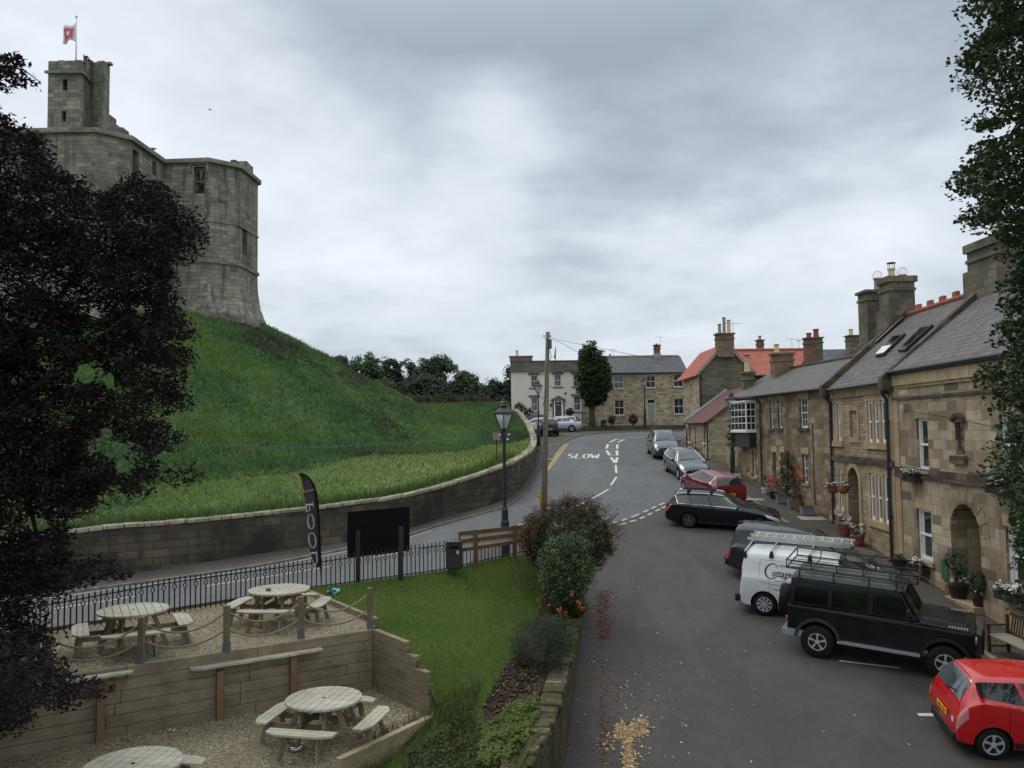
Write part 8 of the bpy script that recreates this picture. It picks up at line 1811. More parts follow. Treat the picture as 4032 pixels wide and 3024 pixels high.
M_redsh=leafmat("red_tinged_leaf",[(0.07,0.024,0.016),(0.13,0.045,0.028),(0.18,0.08,0.045),(0.08,0.065,0.028)],0.6,0.25,0.25,2.0);M_olive=leafmat("olive_leaf",[(0.022,0.030,0.010),(0.046,0.052,0.018),(0.09,0.078,0.030)],0.6,0.25,0.25,1.5)
M_euon=leafmat("variegated_leaf",[(0.026,0.052,0.016),(0.052,0.095,0.028),(0.19,0.24,0.11)],0.45,0.2,0.4,6.0);M_lav=leafmat("grey_green_leaf",[(0.030,0.042,0.030),(0.055,0.07,0.052),(0.09,0.105,0.085)],0.7,0.2,0.2,2.5)
M_cover=leafmat("fresh_green_leaf",[(0.055,0.08,0.014),(0.095,0.13,0.022),(0.14,0.18,0.035)],0.7,0.3,0.3,2.0);M_bay=leafmat("bay_leaf",[(0.012,0.03,0.012),(0.025,0.052,0.022),(0.045,0.08,0.035)],0.45,0.15,0.4,4.0)
M_grassb=leafmat("rough_grass_blade",[(0.045,0.105,0.045),(0.085,0.165,0.06),(0.15,0.22,0.08)],0.8,0.3,0.15,0.25);M_grassd=leafmat("dry_grass_blade",[(0.17,0.18,0.085),(0.26,0.25,0.13)],0.85,0.3,0.1,0.4);M_lawnb=leafmat("lawn_blade",[(0.10,0.18,0.04),(0.15,0.23,0.055),(0.21,0.26,0.09)],0.8,0.3,0.15,0.5)
M_fred=flat("red_petals",(0.62,0.035,0.03),0.6,0.2,var=0.2);M_fwhite=flat("white_petals",(0.78,0.78,0.75),0.6,0.2,var=0.06);M_forange=flat("orange_petals",(0.72,0.16,0.03),0.6,0.2,var=0.2)
M_berry=flat("dark_red_leaf",(0.16,0.022,0.022),0.6,0.2,var=0.3)
def vnoise(p,seed=0):
 q=np.floor(p).astype(np.int64);f=p-q;f=f*f*(3-2*f);out_=0
 def h(x,y,z):k=(x*374761393+y*668265263+z*2147483647+seed*144665)&0xffffffff;k=((k^(k>>13))*1274126177)&0xffffffff;return((k^(k>>16))&0xffff)/65535.0
 for a in(0,1):
  for b in(0,1):
   for c in(0,1):w_=(f[:,0]if a else 1-f[:,0])*(f[:,1]if b else 1-f[:,1])*(f[:,2]if c else 1-f[:,2]);out_=out_+w_*h(q[:,0]+a,q[:,1]+b,q[:,2]+c)
 return out_
def raw_mesh(name,V,nper,mats,parent,midx=None,faces_per=None):
 me=bpy.data.meshes.new(name);N=len(V);off=np.array(_origin(parent))if parent is not None else np.zeros(3);V=V-off
 me.vertices.add(N*nper);me.vertices.foreach_set('co',V.reshape(-1).astype('f'))
 fp=faces_per or[[0,1,2,3]];nf=len(fp);loops=[]
 base=np.arange(N)[:,None]*nper;allf=np.concatenate([base+np.array(f)[None]for f in fp],1).reshape(-1)if all(len(f)==len(fp[0])for f in fp)else None
 ln=len(fp[0]);me.loops.add(len(allf));me.loops.foreach_set('vertex_index',allf.astype('i'));me.polygons.add(N*nf)
 me.polygons.foreach_set('loop_start',(np.arange(N*nf)*ln).astype('i'))
 try:me.polygons.foreach_set('loop_total',np.full(N*nf,ln,'i'))
 except Exception:pass
 for m_ in mats:me.materials.append(m_)
 if midx is not None:me.polygons.foreach_set('material_index',np.repeat(midx,nf).astype('i'))
 me.update(calc_edges=True);o=bpy.data.objects.new(name,me);scn.collection.objects.link(o)
 if parent is not None:o.parent=parent
 return o
def leaves(name,pts,size,mats,parent=None,asp=0.6,up=0.5,seed=1,probs=None,midx=None,outward=None):
 r_=np.random.default_rng(seed);n_=len(pts);P0=np.asarray(pts,float)
 nrm=r_.normal(0,1,(n_,3));nrm[:,2]=np.abs(nrm[:,2])+up*2;
 if outward is not None:nrm+=outward
 nrm/=np.linalg.norm(nrm,axis=1)[:,None]
 t=r_.normal(0,1,(n_,3));t-=nrm*(t*nrm).sum(1)[:,None];t/=np.linalg.norm(t,axis=1)[:,None];b=np.cross(nrm,t)
 s=size*r_.uniform(0.65,1.3,n_)[:,None];V=np.zeros((n_,4,3));fold=nrm*s*r_.uniform(-.12,.2,(n_,1))
 V[:,0]=P0-t*s*.5;V[:,1]=P0+b*s*asp*.5+fold;V[:,2]=P0+t*s*.5;V[:,3]=P0-b*s*asp*.5+fold
 if midx is None:midx=r_.choice(len(mats),n_,p=probs)
 return raw_mesh(name,V,4,mats,parent,midx,[[0,1,2],[0,2,3]])
def blades(name,base,h_,w_,mats,parent=None,seed=1,lean=0.35,probs=None,midx=None):
 r_=np.random.default_rng(seed);n_=len(base);B_=np.asarray(base,float);a=r_.uniform(0,6.283,n_);hh=h_*r_.uniform(.5,1.35,n_);d=np.stack([np.cos(a),np.sin(a),a*0],1);l=r_.normal(0,lean,(n_,2))*hh[:,None]
 V=np.zeros((n_,3,3));V[:,0]=B_-d*w_/2;V[:,1]=B_+d*w_/2;V[:,2]=B_;V[:,2,2]+=hh;V[:,2,:2]+=l;V[:,:2,2]-=0.02
 return raw_mesh(name,V,3,mats,parent,r_.choice(len(mats),n_,p=probs)if midx is None else midx,[[0,1,2]])
def clumps(centres,rad,per,seed=1,flat_=0.6,droop=0.0):
 r_=np.random.default_rng(seed);c=np.repeat(np.asarray(centres,float),per,axis=0);n_=len(c);v=r_.normal(0,1,(n_,3));v/=np.linalg.norm(v,axis=1)[:,None];rr_=rad*r_.uniform(.25,1.0,n_)**.6
 rs=np.repeat(r_.uniform(.65,1.35,len(centres)),per);v=v*(rr_*rs)[:,None];v[:,2]*=flat_;v[:,2]-=droop*(v[:,0]**2+v[:,1]**2);return c+v
def poly_pts(poly,n_,d0,d1,seed,grow=None):
 r_=np.random.default_rng(seed);A=np.array(poly,float);x0,y0=A.min(0);x1,y1=A.max(0);res=[]
 while len(res)<n_:
  X=r_.uniform(x0,x1,4000);Y=r_.uniform(y0,y1,4000);c=np.zeros(4000,bool)
  for k in range(len(A)):
   (ax,ay),(bx,by)=A[k-1],A[k]
   if ay!=by:c^=((ay>Y)!=(by>Y))&(X<(bx-ax)*(Y-ay)/(by-ay)+ax)
  res+=list(zip(X[c],Y[c]))
 res=np.array(res[:n_]);d=r_.uniform(d0,d1,n_);R_=np.array(_r)[None]*((res[:,0]-2016)/FPX)[:,None]+np.array(_u)[None]*((1512-res[:,1])/FPX)[:,None]+np.array(_f)[None]
 return np.array(CAM)[None]+R_*(d/R_[:,1])[:,None]
def ellip(c,r_,n_,seed,thr=0.0,nf=0.8,hollow=0.3):
 g=np.random.default_rng(seed);res=[]
 while len(res)<n_:
  v=g.normal(0,1,(3000,3));v/=np.linalg.norm(v,axis=1)[:,None];v*=(g.uniform(hollow,1,3000)**.5)[:,None];p=np.array(c)+v*np.array(r_)
  k=vnoise(p*nf+seed*3.3,seed);res+=list(p[k>thr])
 return np.array(res[:n_])
def trunk_mesh(base,top,r0,r1,limbs,seed=1,n=9):
 r_=random.Random(seed);m=MB();base,top=Vector(base),Vector(top);pts=[base.lerp(top,t/6)+Vector((r_.uniform(-.04,.04),r_.uniform(-.04,.04),0))*(t>0)*r0*4 for t in range(7)]
 m.tube(pts,[r0*1.35]+[r0+(r1-r0)*t/6 for t in range(1,7)],n)
 for q in limbs:
  q=Vector(q);s=pts[r_.randint(3,6)];mid=s.lerp(q,.5)+Vector((r_.uniform(-.2,.2),r_.uniform(-.2,.2),.25))*r0*2;m.tube([s,s.lerp(mid,.5),mid,q],[r1*.8,r1*.6,r1*.4,r1*.12],6)
 return m
def tree(name,base,cent,rad,nclump,per,crad,lsize,mats,label,seed,group=None,tr=.25,bark=None,thr=0.35,probs=None,cat="tree",nf=.8,flat_=.7,hollow=.3):
 t=thing(name,base,label,cat,group);c=ellip(cent,rad,nclump,seed,thr,nf,hollow);L=clumps(c,crad,per,seed,flat_);leaves("crown",L,lsize,mats,t,.7,.3,seed,probs)
 idx=np.random.default_rng(seed).choice(len(c),min(22,len(c)),False);m=trunk_mesh(base-Vector((0,0,.3)),Vector(cent)+Vector((0,0,rad[2]*.15)),tr,tr*.4,[c[i]for i in idx],seed);obj("trunk",m,bark or M_bark,t,smooth=True);return t
K18=4032/2212
ol=[(0,232),(40,262),(72,292),(100,300),(118,345),(150,378),(180,392),(215,420),(262,418),(300,388),(345,396),(372,412),(398,450),(432,470),(446,500),(436,548),(405,552),(388,570),(385,600),(372,632),(395,668),(412,700),(425,735),(425,768),(404,800),(408,850),(424,905),(412,940),(384,952),(400,985),(432,1025),(420,1045),(368,1010),(345,1030),(332,1062),(300,1065),(268,1040),(250,1080),(215,1068),(196,1100),(160,1130),(150,1180),(170,1210),(240,1215),(180,1240),(130,1290),(100,1340),(120,1400),(95,1440),(70,1500),(60,1560),(-20,1600),(-420,1600),(-420,120),(-60,180)]
bt_=thing("copper_beech",(-9.5,13.0,ZL),"large dark copper beech tree filling the left side of the view","tree")
pin=lambda poly,dx=0,dy=0:[(x*K18+dx,y*K18+dy)for x,y in poly]
C1_=poly_pts(pin(ol,-30,0),4700,12.2,16.8,11)
keep_=vnoise(C1_*np.array([1.1,.8,1.1]),5)>0.09;C1_=C1_[keep_]
def pxof(A):q=A-np.array(CAM);z=q@np.array(_f);return 2016+FPX*(q@np.array(_r))/z,1512-FPX*(q@np.array(_u))/z
def holes(A,hs):
 X,Y=pxof(A);k=np.ones(len(A),bool)
 for hx,hy,rx,ry in hs:k&=((X-hx)/rx)**2+((Y-hy)/ry)**2>1
 return A[k]
HO=[(140,1295,40,42),(335,1470,62,62),(430,1500,36,46),(455,1770,80,50),(372,1240,34,34),(480,1830,45,55),(555,1225,30,36),(700,1660,42,60),(420,1705,40,36),(150,2065,70,40),(650,1800,50,36)]
C1_=holes(C1_,HO);L_=clumps(C1_,.28,62,12,.6,.5);L_=holes(L_,[(a,b,c*.62,d*.62)for a,b,c,d in HO])
oM=[M_beech];leaves("crown",L_,.074,oM,bt_,.62,.35,13)
ext=[(0,1400),(60,1395),(110,1415),(150,1440),(205,1470),(235,1495),(215,1520),(165,1505),(140,1535),(90,1520),(45,1480),(0,1490)]
C2_=poly_pts(pin(ext,0,0),90,9.6,11.2,14);leaves("low_spray",clumps(C2_,.16,20,15,.5,.6),.075,oM,bt_,.62,.35,16)
ext2=[(150,1200),(200,1210),(260,1225),(300,1250),(270,1262),(225,1250),(180,1262),(140,1250)]
C3_=poly_pts(pin(ext2),26,11.5,12.5,17);leaves("middle_spray",clumps(C3_,.14,16,18,.5,.6),.075,oM,bt_,.62,.35,19)
top_=[(0,122),(40,118),(52,130),(62,150),(80,165),(92,180),(75,190),(50,182),(30,200),(10,190),(-60,190),(-60,120)]
C4_=poly_pts(pin(top_),70,12.5,13.5,20);leaves("upper_spray",clumps(C4_,.12,14,21,.6,.4),.085,oM,bt_,.6,.3,22)
lim=[C1_[i]for i in np.random.default_rng(3).choice(len(C1_),60,False)]
m=trunk_mesh((-10.2,14.2,ZL-.2),(-9.4,14.3,11.5),.42,.16,lim[:30],5);
for i,q in enumerate(lim[30:]):q=Vector(q);d_2=Vector((q.x+9.6,0,0));m.tube([q-Vector((.9,0,-.5)),q-Vector((.35,0,-.28)),q,q+Vector((.35,0,-.3))],[.02,.015,.010,.004],5)
for q in(((-10,118),(28,128),(60,128)),((-10,140),(50,150),(88,178))):
 pts=[P(x*K18,y*K18,13)for x,y in q]
 if q[0][0]<100:m.tube(pts,[.018,.012,.006],5)
obj("trunk",m,M_barkd,bt_,smooth=True)
rp=[(3800,-60),(3830,60),(3900,90),(3850,130),(3840,190),(3770,260),(3760,300),(3830,350),(3860,390),(3800,420),(3830,470),(3900,500),(3960,480),(4010,470),(4010,560),(3930,545),(3880,570),(3830,620),(3780,680),(3800,740),(3840,780),(3800,800),(3830,850),(3880,880),(3950,880),(3990,960),(3990,1080),(4000,1180),(3985,1250),(3965,1310),(3985,1370),(3960,1420),(3880,1465),(3900,1500),(3940,1530),(3990,1600),(3970,1660),(3990,1730),(3920,1830),(3940,1860),(3985,1930),(3965,2000),(4010,2080),(4040,2160),(4060,2400),(4700,2400),(4700,-300),(3850,-300)]
lt=thing("lime_tree",(8.6,10.5,H(8.6,10.5)),"tall leafy green lime tree reaching down the right edge of the view","tree")
C5_=poly_pts(rp,2900,9.2,13.2,31);X_,Y_=pxof(C5_);kk=vnoise(C5_*np.array([1.5,1.2,1.9]),9)>np.where(X_<3990,0.42,0.2);C5_=C5_[kk]
leaves("crown",clumps(C5_,.26,50,32,.38,.55),.068,[M_lime],lt,.8,.35,33)
m=trunk_mesh((8.9,11.5,H(8.9,11.5)-.2),(9.3,11.3,15.5),.3,.1,[C5_[i]for i in np.random.default_rng(8).choice(len(C5_),40,False)],6);obj("trunk",m,M_barkd,lt,smooth=True)
b_=P(2332,1690,84.6);zt=P(2340,1345,84.6).z;zbm=P(2340,1612,84.6).z
ct=thing("columnar_tree",(b_.x,b_.y,H(b_.x,b_.y)),"tall narrow green street tree standing before the cream and rubble-stone houses","tree")
cc=ellip((b_.x+.25,b_.y,(zt+zbm)/2),(1.62,1.5,(zt-zbm)/2),520,41,.25,.9,.2);cc[:,0]+=.25*np.sin(cc[:,2]*1.1);ext_=ellip((b_.x+.25,b_.y,(zt+zbm)/2-.6),(1.7,1.5,(zt-zbm)/2*.75),260,42,.3,.9,.55)
leaves("crown",clumps(np.concatenate([cc,ext_]),.34,26,43,.7),.24,[M_lime2,M_lime],ct,.75,.3,44,[.75,.25])
m=trunk_mesh((b_.x-.05,b_.y,H(b_.x,b_.y)-.2),(b_.x+.1,b_.y,zt-1.5),.34,.12,[cc[i]for i in range(0,200,14)],7,12);obj("trunk",m,M_bark,ct,smooth=True)
q=np.array([(b_.x+random.gauss(0,.6),b_.y-.3+random.gauss(0,.4),H(b_.x,b_.y)+.1)for _ in range(260)]);blades("basal_shoots",q,.45,.10,[M_grassd,M_lime2],ct,45,.4)
# trees on the skyline beyond the field
def bgt(name,cx,top,bot,w_,d,mats,label,seed,thr=.3,ncl=150,bx=None):
 c0=P(cx,(top+bot)/2,d);zt_,zb_=P(cx,top,d).z,P(cx,bot,d).z;hw_=w_/2/FPX*d;zc_=zb_+(zt_-zb_)*.52
 return tree(name,Vector((c0.x,d,zb_-1.5)),(c0.x,d,zc_),(hw_*1.1,hw_*.9,(zt_-zb_)*.5),int(ncl*1.3),30,.75,.38,mats,label,seed,"trees on the skyline beyond the castle field",.18,M_barkd,thr,None,"tree",.5,.75)
bgt("broadleaf_tree",1440,1395,1600,125,116,[M_farg],"pale green loose-crowned tree, leftmost of the skyline trees",51,.35)
bgt("broadleaf_tree",1532,1412,1620,95,120,[M_fard],"darkest tree between the pale green tree and the middle of the skyline clump",52,.3)
bgt("broadleaf_tree",1604,1424,1620,90,122,[M_fard],"dark tree with a broken crown just left of the biggest skyline tree",53,.42)
bgt("broadleaf_tree",1722,1400,1620,168,118,[M_farg,M_fard],"biggest mid-green tree in the middle of the skyline clump",54,.25,260)
bgt("broadleaf_tree",1500,1500,1640,170,112,[M_farg,M_farb],"low bushy green tree in front at the foot of the mound slope",55,.3,170)
bgt("broadleaf_tree",1660,1480,1640,190,110,[M_farb,M_fard],"low brownish-green tree in front of the skyline clump",56,.3,200)
bgt("broadleaf_tree",1826,1470,1620,120,114,[M_farb,M_farg],"small brownish-green tree right of the biggest skyline tree",57,.33,140)
bgt("broadleaf_tree",1905,1512,1615,95,116,[M_farg,M_farb],"thin see-through small tree between the clump and the cream house",58,.5,70)
bgt("broadleaf_tree",1985,1438,1620,110,100,[M_fard],"dark tree rising against the left end of the cream house",59,.35,170)
bgt("broadleaf_tree",1337,1405,1470,48,112,[M_fard],"tip of a small tree showing above the mound slope",60,.3,40)
r_=np.random.default_rng(70);q=[]
hx=r_.uniform(1570,2030,900);hp=np.array([tuple(P(a,1598+r_.uniform(-36,10),d))for a,d in zip(hx,r_.uniform(96,104,900))]);hp[:,2]=np.minimum(hp[:,2],hp[:,2]-0*hp[:,2])
tag(leaves("undergrowth",clumps(hp,.5,9,71,.8),.36,[M_farb,leafmat("brown_undergrowth",[(0.05,0.04,0.03),(0.10,0.08,0.055)],.8,.2,.1,.4)],None,.6,.2,72),"band of brownish undergrowth below the skyline trees","undergrowth",kind='stuff')
# shrubs and flowers in the planted bank
def shrub(name,px,pyb,d,rad,zc_off,ncl,per,crad,ls,mats,label,seed,cat="shrub",thr=.2,probs=None,flat_=.9,asp=.5,nf=1.6,zb_=None,group=None,extra=None):
 c0=P(px,pyb,d);zb_=c0.z if zb_ is None else zb_;t=thing(name,(c0.x,d,zb_),label,cat,group);cc_=ellip((c0.x,d,zb_+zc_off),rad,ncl,seed,thr,nf,.35);L=clumps(cc_,crad,per,seed,flat_)
 if extra is not None:leaves("foliage",L,ls,mats,t,asp,.2,seed,None,extra(L,c0,zb_))
 else:leaves("foliage",L,ls,mats,t,asp,.2,seed,probs)
 m=MB();rr_=random.Random(seed)
 for i in range(14):q=Vector(cc_[rr_.randrange(len(cc_))]);s=Vector((c0.x+rr_.uniform(-.15,.15),d+rr_.uniform(-.1,.1),zb_-.05));m.tube([s,s.lerp(q,.5)+Vector((0,0,.1)),q],[.02,.014,.006],5)
 obj("stems",m,M_barkd,t);return t,cc_
dS=24.6;zl=8-4.35
def redmix(L,c0,zb_):
 r_=np.random.default_rng(1);e_=((L[:,0]-1.72)/1.5)**2+((L[:,2]-(zb_+1.2))/1.25)**2;k=e_+r_.uniform(-.55,.55,len(L));return np.where(k>1.05,np.where(r_.uniform(0,1,len(L))<.12,2,0),np.where(k>.8,r_.integers(0,2,len(L)),1))
rs,cc_=shrub("red_tinged_shrub",2240,2262,dS,(1.40,1.15,1.15),1.15,900,42,.20,.062,[M_redsh,M_olive,M_berry],"large rounded shrub with red-tinged leaves in front of the telegraph pole",81,thr=.15,zb_=zl,nf=2.2,extra=redmix)
r_=np.random.default_rng(82);m=MB();tips=[]
for _ in range(110):
 a=r_.uniform(-.15,math.pi+.15);s=Vector((1.72+1.25*math.cos(a),dS+r_.uniform(-.7,.7),zl+1.15+1.08*math.sin(a)));dv=Vector((math.cos(a),r_.uniform(-.3,.3),math.sin(a)+.35)).normalized();l=r_.uniform(.12,.36);e_=s+dv*l;m.tube([s,s.lerp(e_,.5)+Vector((0,0,.03)),e_],[.006,.004,.002],4)
 for k in range(9):q=s.lerp(e_,k/9+.05);tips.append((q.x+r_.normal(0,.035),q.y+r_.normal(0,.035),q.z+r_.normal(0,.035)))
obj("shoots",m,M_berry,rs);leaves("shoot_leaves",np.array(tips),.055,[M_redsh,M_berry,M_olive],rs,.45,.2,83,[.5,.2,.3])
shrub("variegated_shrub",2236,2370,22.4,(.74,.6,.98),.98,330,40,.17,.055,[M_euon,M_bay],"upright green shrub with pale-edged leaves in front of the red-tinged shrub",84,thr=.12,zb_=P(2236,2385,22.4).z,probs=[.85,.15],asp=.6)
ll=GL(2130,2720);lz=L1(ll.x,ll.y);
def spiky(name,px,py,rad,h_,n_,mats,label,seed,w_=.02,lean=.35,cat="shrub",soil=None):
 g=GL(px,py);r_=np.random.default_rng(seed);a=r_.uniform(0,6.283,n_);q=rad*r_.uniform(0,1,n_)**.5;B_=np.stack([g.x+q*np.cos(a),g.y+q*np.sin(a),np.zeros(n_)],1);lay=r_.uniform(0,.6,n_)*h_*(1-(q/rad)**2*.6);B_[:,2]=g.z+lay
 t=thing(name,g,label,cat);o=blades("foliage",B_,h_*.5,w_,mats,t,seed,lean);return t,g
shrub("lavender_bush",2128,2700,18.0,(.62,.6,.62),.5,300,52,.17,.04,[M_lav,M_olive],"dark grey-green lavender-like bush on the bank above the car park wall",85,thr=.2,zb_=GL(2128,2700).z,probs=[.8,.2],asp=.3)
shrub("lavender_bush",2190,2560,19.6,(.48,.5,.5),.42,200,46,.16,.04,[M_lav,M_cover],"smaller grey-green bush behind the dark lavender-like bush",86,thr=.2,zb_=GL(2190,2560).z,probs=[.75,.25],asp=.3)
t,g=spiky("montbretia_clump",2235,2440,.42,.62,1500,[M_cover,M_olive],"clump of strap leaves with bright orange flowers at the foot of the variegated shrub",87,.022,.5,"flowers")
r_=np.random.default_rng(88);fl_c=[tuple(P(a,b,20.9))for a,b in((2120,2360),(2125,2385),(2160,2385),(2195,2400),(2210,2395),(2225,2412),(2230,2420),(2250,2342),(2252,2335),(2275,2370),(2285,2375),(2280,2385),(2295,2395),(2205,2403),(2165,2383),(2290,2400))]
leaves("flowers",clumps(np.array(fl_c),.05,14,88,.9),.03,[M_forange],t,.7,.2,89)
m=MB()
for q in fl_c:m.tube([Vector((g.x+r_.normal(0,.15),g.y,g.z+.1)),Vector((q[0],q[1],q[2]-.15)),Vector(q)],.006,4)
obj("flower_stems",m,M_olive,t)
def cover(name,pxpoly,n_,h_,ls,mats,label,seed,cat="ground cover",zup=.0,probs=None):
 r_=np.random.default_rng(seed);A=np.array([tuple(GL(*q))for q in pxpoly]);x0,y0=A[:,:2].min(0);x1,y1=A[:,:2].max(0);X=r_.uniform(x0,x1,n_*4);Y=r_.uniform(y0,y1,n_*4);c=np.zeros(len(X),bool)
 for k in range(len(A)):
  ax,ay,bx_,by=A[k-1][0],A[k-1][1],A[k][0],A[k][1]
  if ay!=by:c^=((ay>Y)!=(by>Y))&(X<(bx_-ax)*(Y-ay)/(by-ay)+ax)
 X,Y=X[c][:n_],Y[c][:n_];Z=Ln(X,Y);k=vnoise(np.stack([X*2.2,Y*2.2,X*0],1),seed);Z=Z+zup+r_.uniform(.0,1,len(X))*h_*(.35+k);return np.stack([X,Y,Z],1)
p_=cover("c",[(1960,2840),(2110,2790),(2130,2830),(2060,2960),(1990,3040),(1880,3040),(1900,2900)],5200,.28,.1,None,"",90);tag(leaves("cranesbill_patch",p_,.075,[M_cover],None,.9,1.2,91),"patch of fresh green round-leaved ground cover on the bank","ground cover",kind='stuff')
p_=cover("c",[(1600,3010),(1720,2920),(1850,2840),(1900,2870),(1880,3040),(1900,3300),(1560,3300)],9000,.2,.1,None,"",92);tag(leaves("weedy_growth",p_,.07,[M_olive,M_cover,M_lav],None,.45,.3,93,[.4,.35,.25]),"tangled weedy green growth below the front sleeper","weeds",kind='stuff')
p_=cover("c",[(1330,3010),(1500,2900),(1660,2830),(1780,2780),(1900,2700),(1860,2820),(1560,2980),(1480,3100)],1300,.0,.1,None,"",94);tag(blades("long_grass",p_,.2,.016,[M_grassb,M_olive,M_grassd],None,95,.35,[.45,.4,.15]),"long wispy grass along the front sleeper","grass",kind='stuff')
p_=cover("c",[(1900,2800),(1960,2690),(2080,2560),(2120,2660),(2110,2780),(1990,2840)],1500,.06,.1,None,"",96);tag(scatter_flat("bark_litter",p_,.04,.11,[M_leafbr,M_soil,M_twig,M_soil,M_soil],None,97),"dead leaves and bark lying on the planted bed","leaf litter",kind='stuff')
r_=np.random.default_rng(98);X=r_.uniform(-7.5,2.5,150000);Y=r_.uniform(9,27,150000);pv=np.array(lawn_poly);c=np.zeros(len(X),bool)
for k in range(len(pv)):
 (ax,ay),(bx_,by)=pv[k-1],pv[k]
 if ay!=by:c^=((ay>Y)!=(by>Y))&(X<(bx_-ax)*(Y-ay)/(by-ay)+ax)
pv=np.array(bed_poly);c2_=np.zeros(len(X),bool)
for k in range(len(pv)):
 (ax,ay),(bx_,by)=pv[k-1],pv[k]
 if ay!=by:c2_^=((ay>Y)!=(by>Y))&(X<(bx_-ax)*(Y-ay)/(by-ay)+ax)
c&=~c2_;X,Y=X[c],Y[c];tag(blades("lawn_blades",np.stack([X,Y,Ln(X,Y)],1),.055,.028,[M_lawnb,M_lawnb,M_grassd],None,99,.5,[.5,.42,.08]),"short mown grass of the garden lawn","grass",kind='stuff')
N_=210000;X=r_.uniform(-45,2.5,N_);Y=26+(86-26)*r_.uniform(0,1,N_)**1.0;
pv=np.array(fld_poly);c=np.zeros(N_,bool)
for k in range(len(pv)):
 (ax,ay),(bx_,by)=pv[k-1],pv[k]
 if ay!=by:c^=((ay>Y)!=(by>Y))&(X<(bx_-ax)*(Y-ay)/(by-ay)+ax)
rk_=np.hypot(X-KC[0],Y-KC[1]);c&=rk_>11.5;X,Y,rk_=X[c],Y[c],rk_[c];Z=Fn(X,Y);px_,py_=pxof(np.stack([X,Y,Z],1));k=(px_>-100)&(rk_>11.5)&((Y<75)|(rk_>14));X,Y,Z,rk_=X[k],Y[k],Z[k],rk_[k]
on=(rk_<33.5);nz_=vnoise(np.stack([X*.45,Y*.45,Z*.45],1),4);q=np.stack([X,Y,Z],1);fd2=(rk_>34.6+nz_*2)&(X+Y*.1+nz_*9>-12+r_.uniform(-12,12,len(X)))
qm=q[~fd2];nn_=vnoise(qm*np.array([.22,.22,.4]),9)*.7+vnoise(qm*.9,3)*.3+r_.uniform(-.12,.12,len(qm));mi_=np.where(nn_>.66,2,np.where(nn_<.36,3,np.where(r_.uniform(0,1,len(qm))<.07,1,0)))
tag(blades("mound_long_grass",qm,.14+.3*vnoise(qm*.5,12),.085,[M_grassb,M_grassd,M_farb,M_lawnb],None,100,.5,None,mi_),"long rough grass covering the castle mound","grass",kind='stuff')
tag(blades("field_grass",q[fd2],.12,.07,[M_lawnb,M_grassd],None,101,.5,[.72,.28]),"shorter yellower grass of the castle field beside the curving wall","grass",kind='stuff')
wi=[(p[0]-.55,p[1]+.6)for p in wall_pts[:9]];q=[]
for _ in range(3800):i=r_.integers(0,8);t_=r_.uniform();x=wi[i][0]*(1-t_)+wi[i+1][0]*t_+r_.normal(0,.3);y=wi[i][1]*(1-t_)+wi[i+1][1]*t_+r_.normal(0,.3)+.15;q.append((x,y))
q=np.array(q);tag(blades("wall_top_grass",np.stack([q[:,0],q[:,1],Fn(q[:,0],q[:,1])],1),.45,.06,[M_grassb,M_cover],None,102,.4),"tall grass and weeds growing behind the boundary wall coping","grass",kind='stuff')
fq=np.array([tuple(P(a,b,41))for a,b in((985,1915),(1065,1928),(1075,1912),(780,1770),(800,1757),(1280,1835),(1570,1835),(1577,1846))]);
q=[(F_.x,F_.y,F1(F_.x,F_.y))for F_ in[P(r_.uniform(1655,1690),1660,70)for _ in range(30)]];tag(blades("dead_stalks",np.array(q),.9,.06,[M_farb,M_grassd],None,103,.15),"tall dead stalks standing on the edge of the mound","weeds",kind='stuff')
# pots, planters, baskets and window boxes along the houses
def plant_pot(loc,kind,w_,h_,mat_,fol,flow,label,seed,fr_=.3,fh=.3,nf_=260,nfl=60,fs=.05,group="planters along the houses",cat="plant pot",name="plant_pot"):
 t=thing(name,loc,label,cat,group);m=MB();x,y,z=loc
 if kind=='box':m.box((x,y,z+h_/2),(w_,w_*.8,h_));m.box((x,y,z+h_-.02),(w_+.05,w_*.8+.05,.04))
 elif kind=='trough':m.box((x,y,z+h_/2),(.3,w_,h_))
 else:m.lathe([(w_*.36,0),(w_*.5,h_*.9),(w_*.54,h_*.9),(w_*.54,h_),(w_*.42,h_)],loc,14)
 obj("container",m,mat_,t)
 if fol is not None:
  r_=np.random.default_rng(seed);c=ellip((x,y,z+h_+fh*.5),((fr_ if kind!='trough' else.2),(fr_ if kind!='trough' else w_*.55),fh*.75),max(8,nf_//14),seed,.05,3,.1);leaves("foliage",clumps(c,.09,14,seed,.9),.06,[fol],t,.7,.4,seed)
  if flow is not None:c=ellip((x,y,z+h_+fh*.9),((fr_*.95 if kind!='trough' else.22),(fr_*.95 if kind!='trough' else w_*.55),fh*.55),max(6,nfl//6),seed+1,0,3,.6);leaves("flowers",clumps(c,.06,9,seed+1,.9),fs,[flow],t,.9,.6,seed+1)
 return t
M_bluegrey=flat("blue_grey_planter",C(112,116,122),0.8,0.2,var=.15);M_terra=flat("terracotta_pot",C(132,78,60),0.85,0.2,var=.2);M_dkpot=flat("dark_plant_pot",C(54,46,40),0.8,0.2,var=.3);M_creampot=flat("cream_plant_pot",(0.62,0.60,0.54),0.7,0.2)
def gp(px,py,l=.078):g=G(px,py,.07);return Vector((g.x,g.y,H(g.x,g.y)+l))
plant_pot(gp(2906,1890),'pot',.42,.34,M_creampot,M_bay,None,"white round pot with a dark shrub beside the pavement lamp",201,.22,.35)
plant_pot(gp(3012,1944),'pot',.36,.28,M_creampot,M_bay,None,"small white pot behind the first red geraniums",202,.22,.5)
plant_pot(gp(3045,1962),'pot',.42,.32,M_dkpot,M_bay,M_fred,"dark pot of red geraniums nearest the oriel house door",203,.38,.48,300,260,.07)
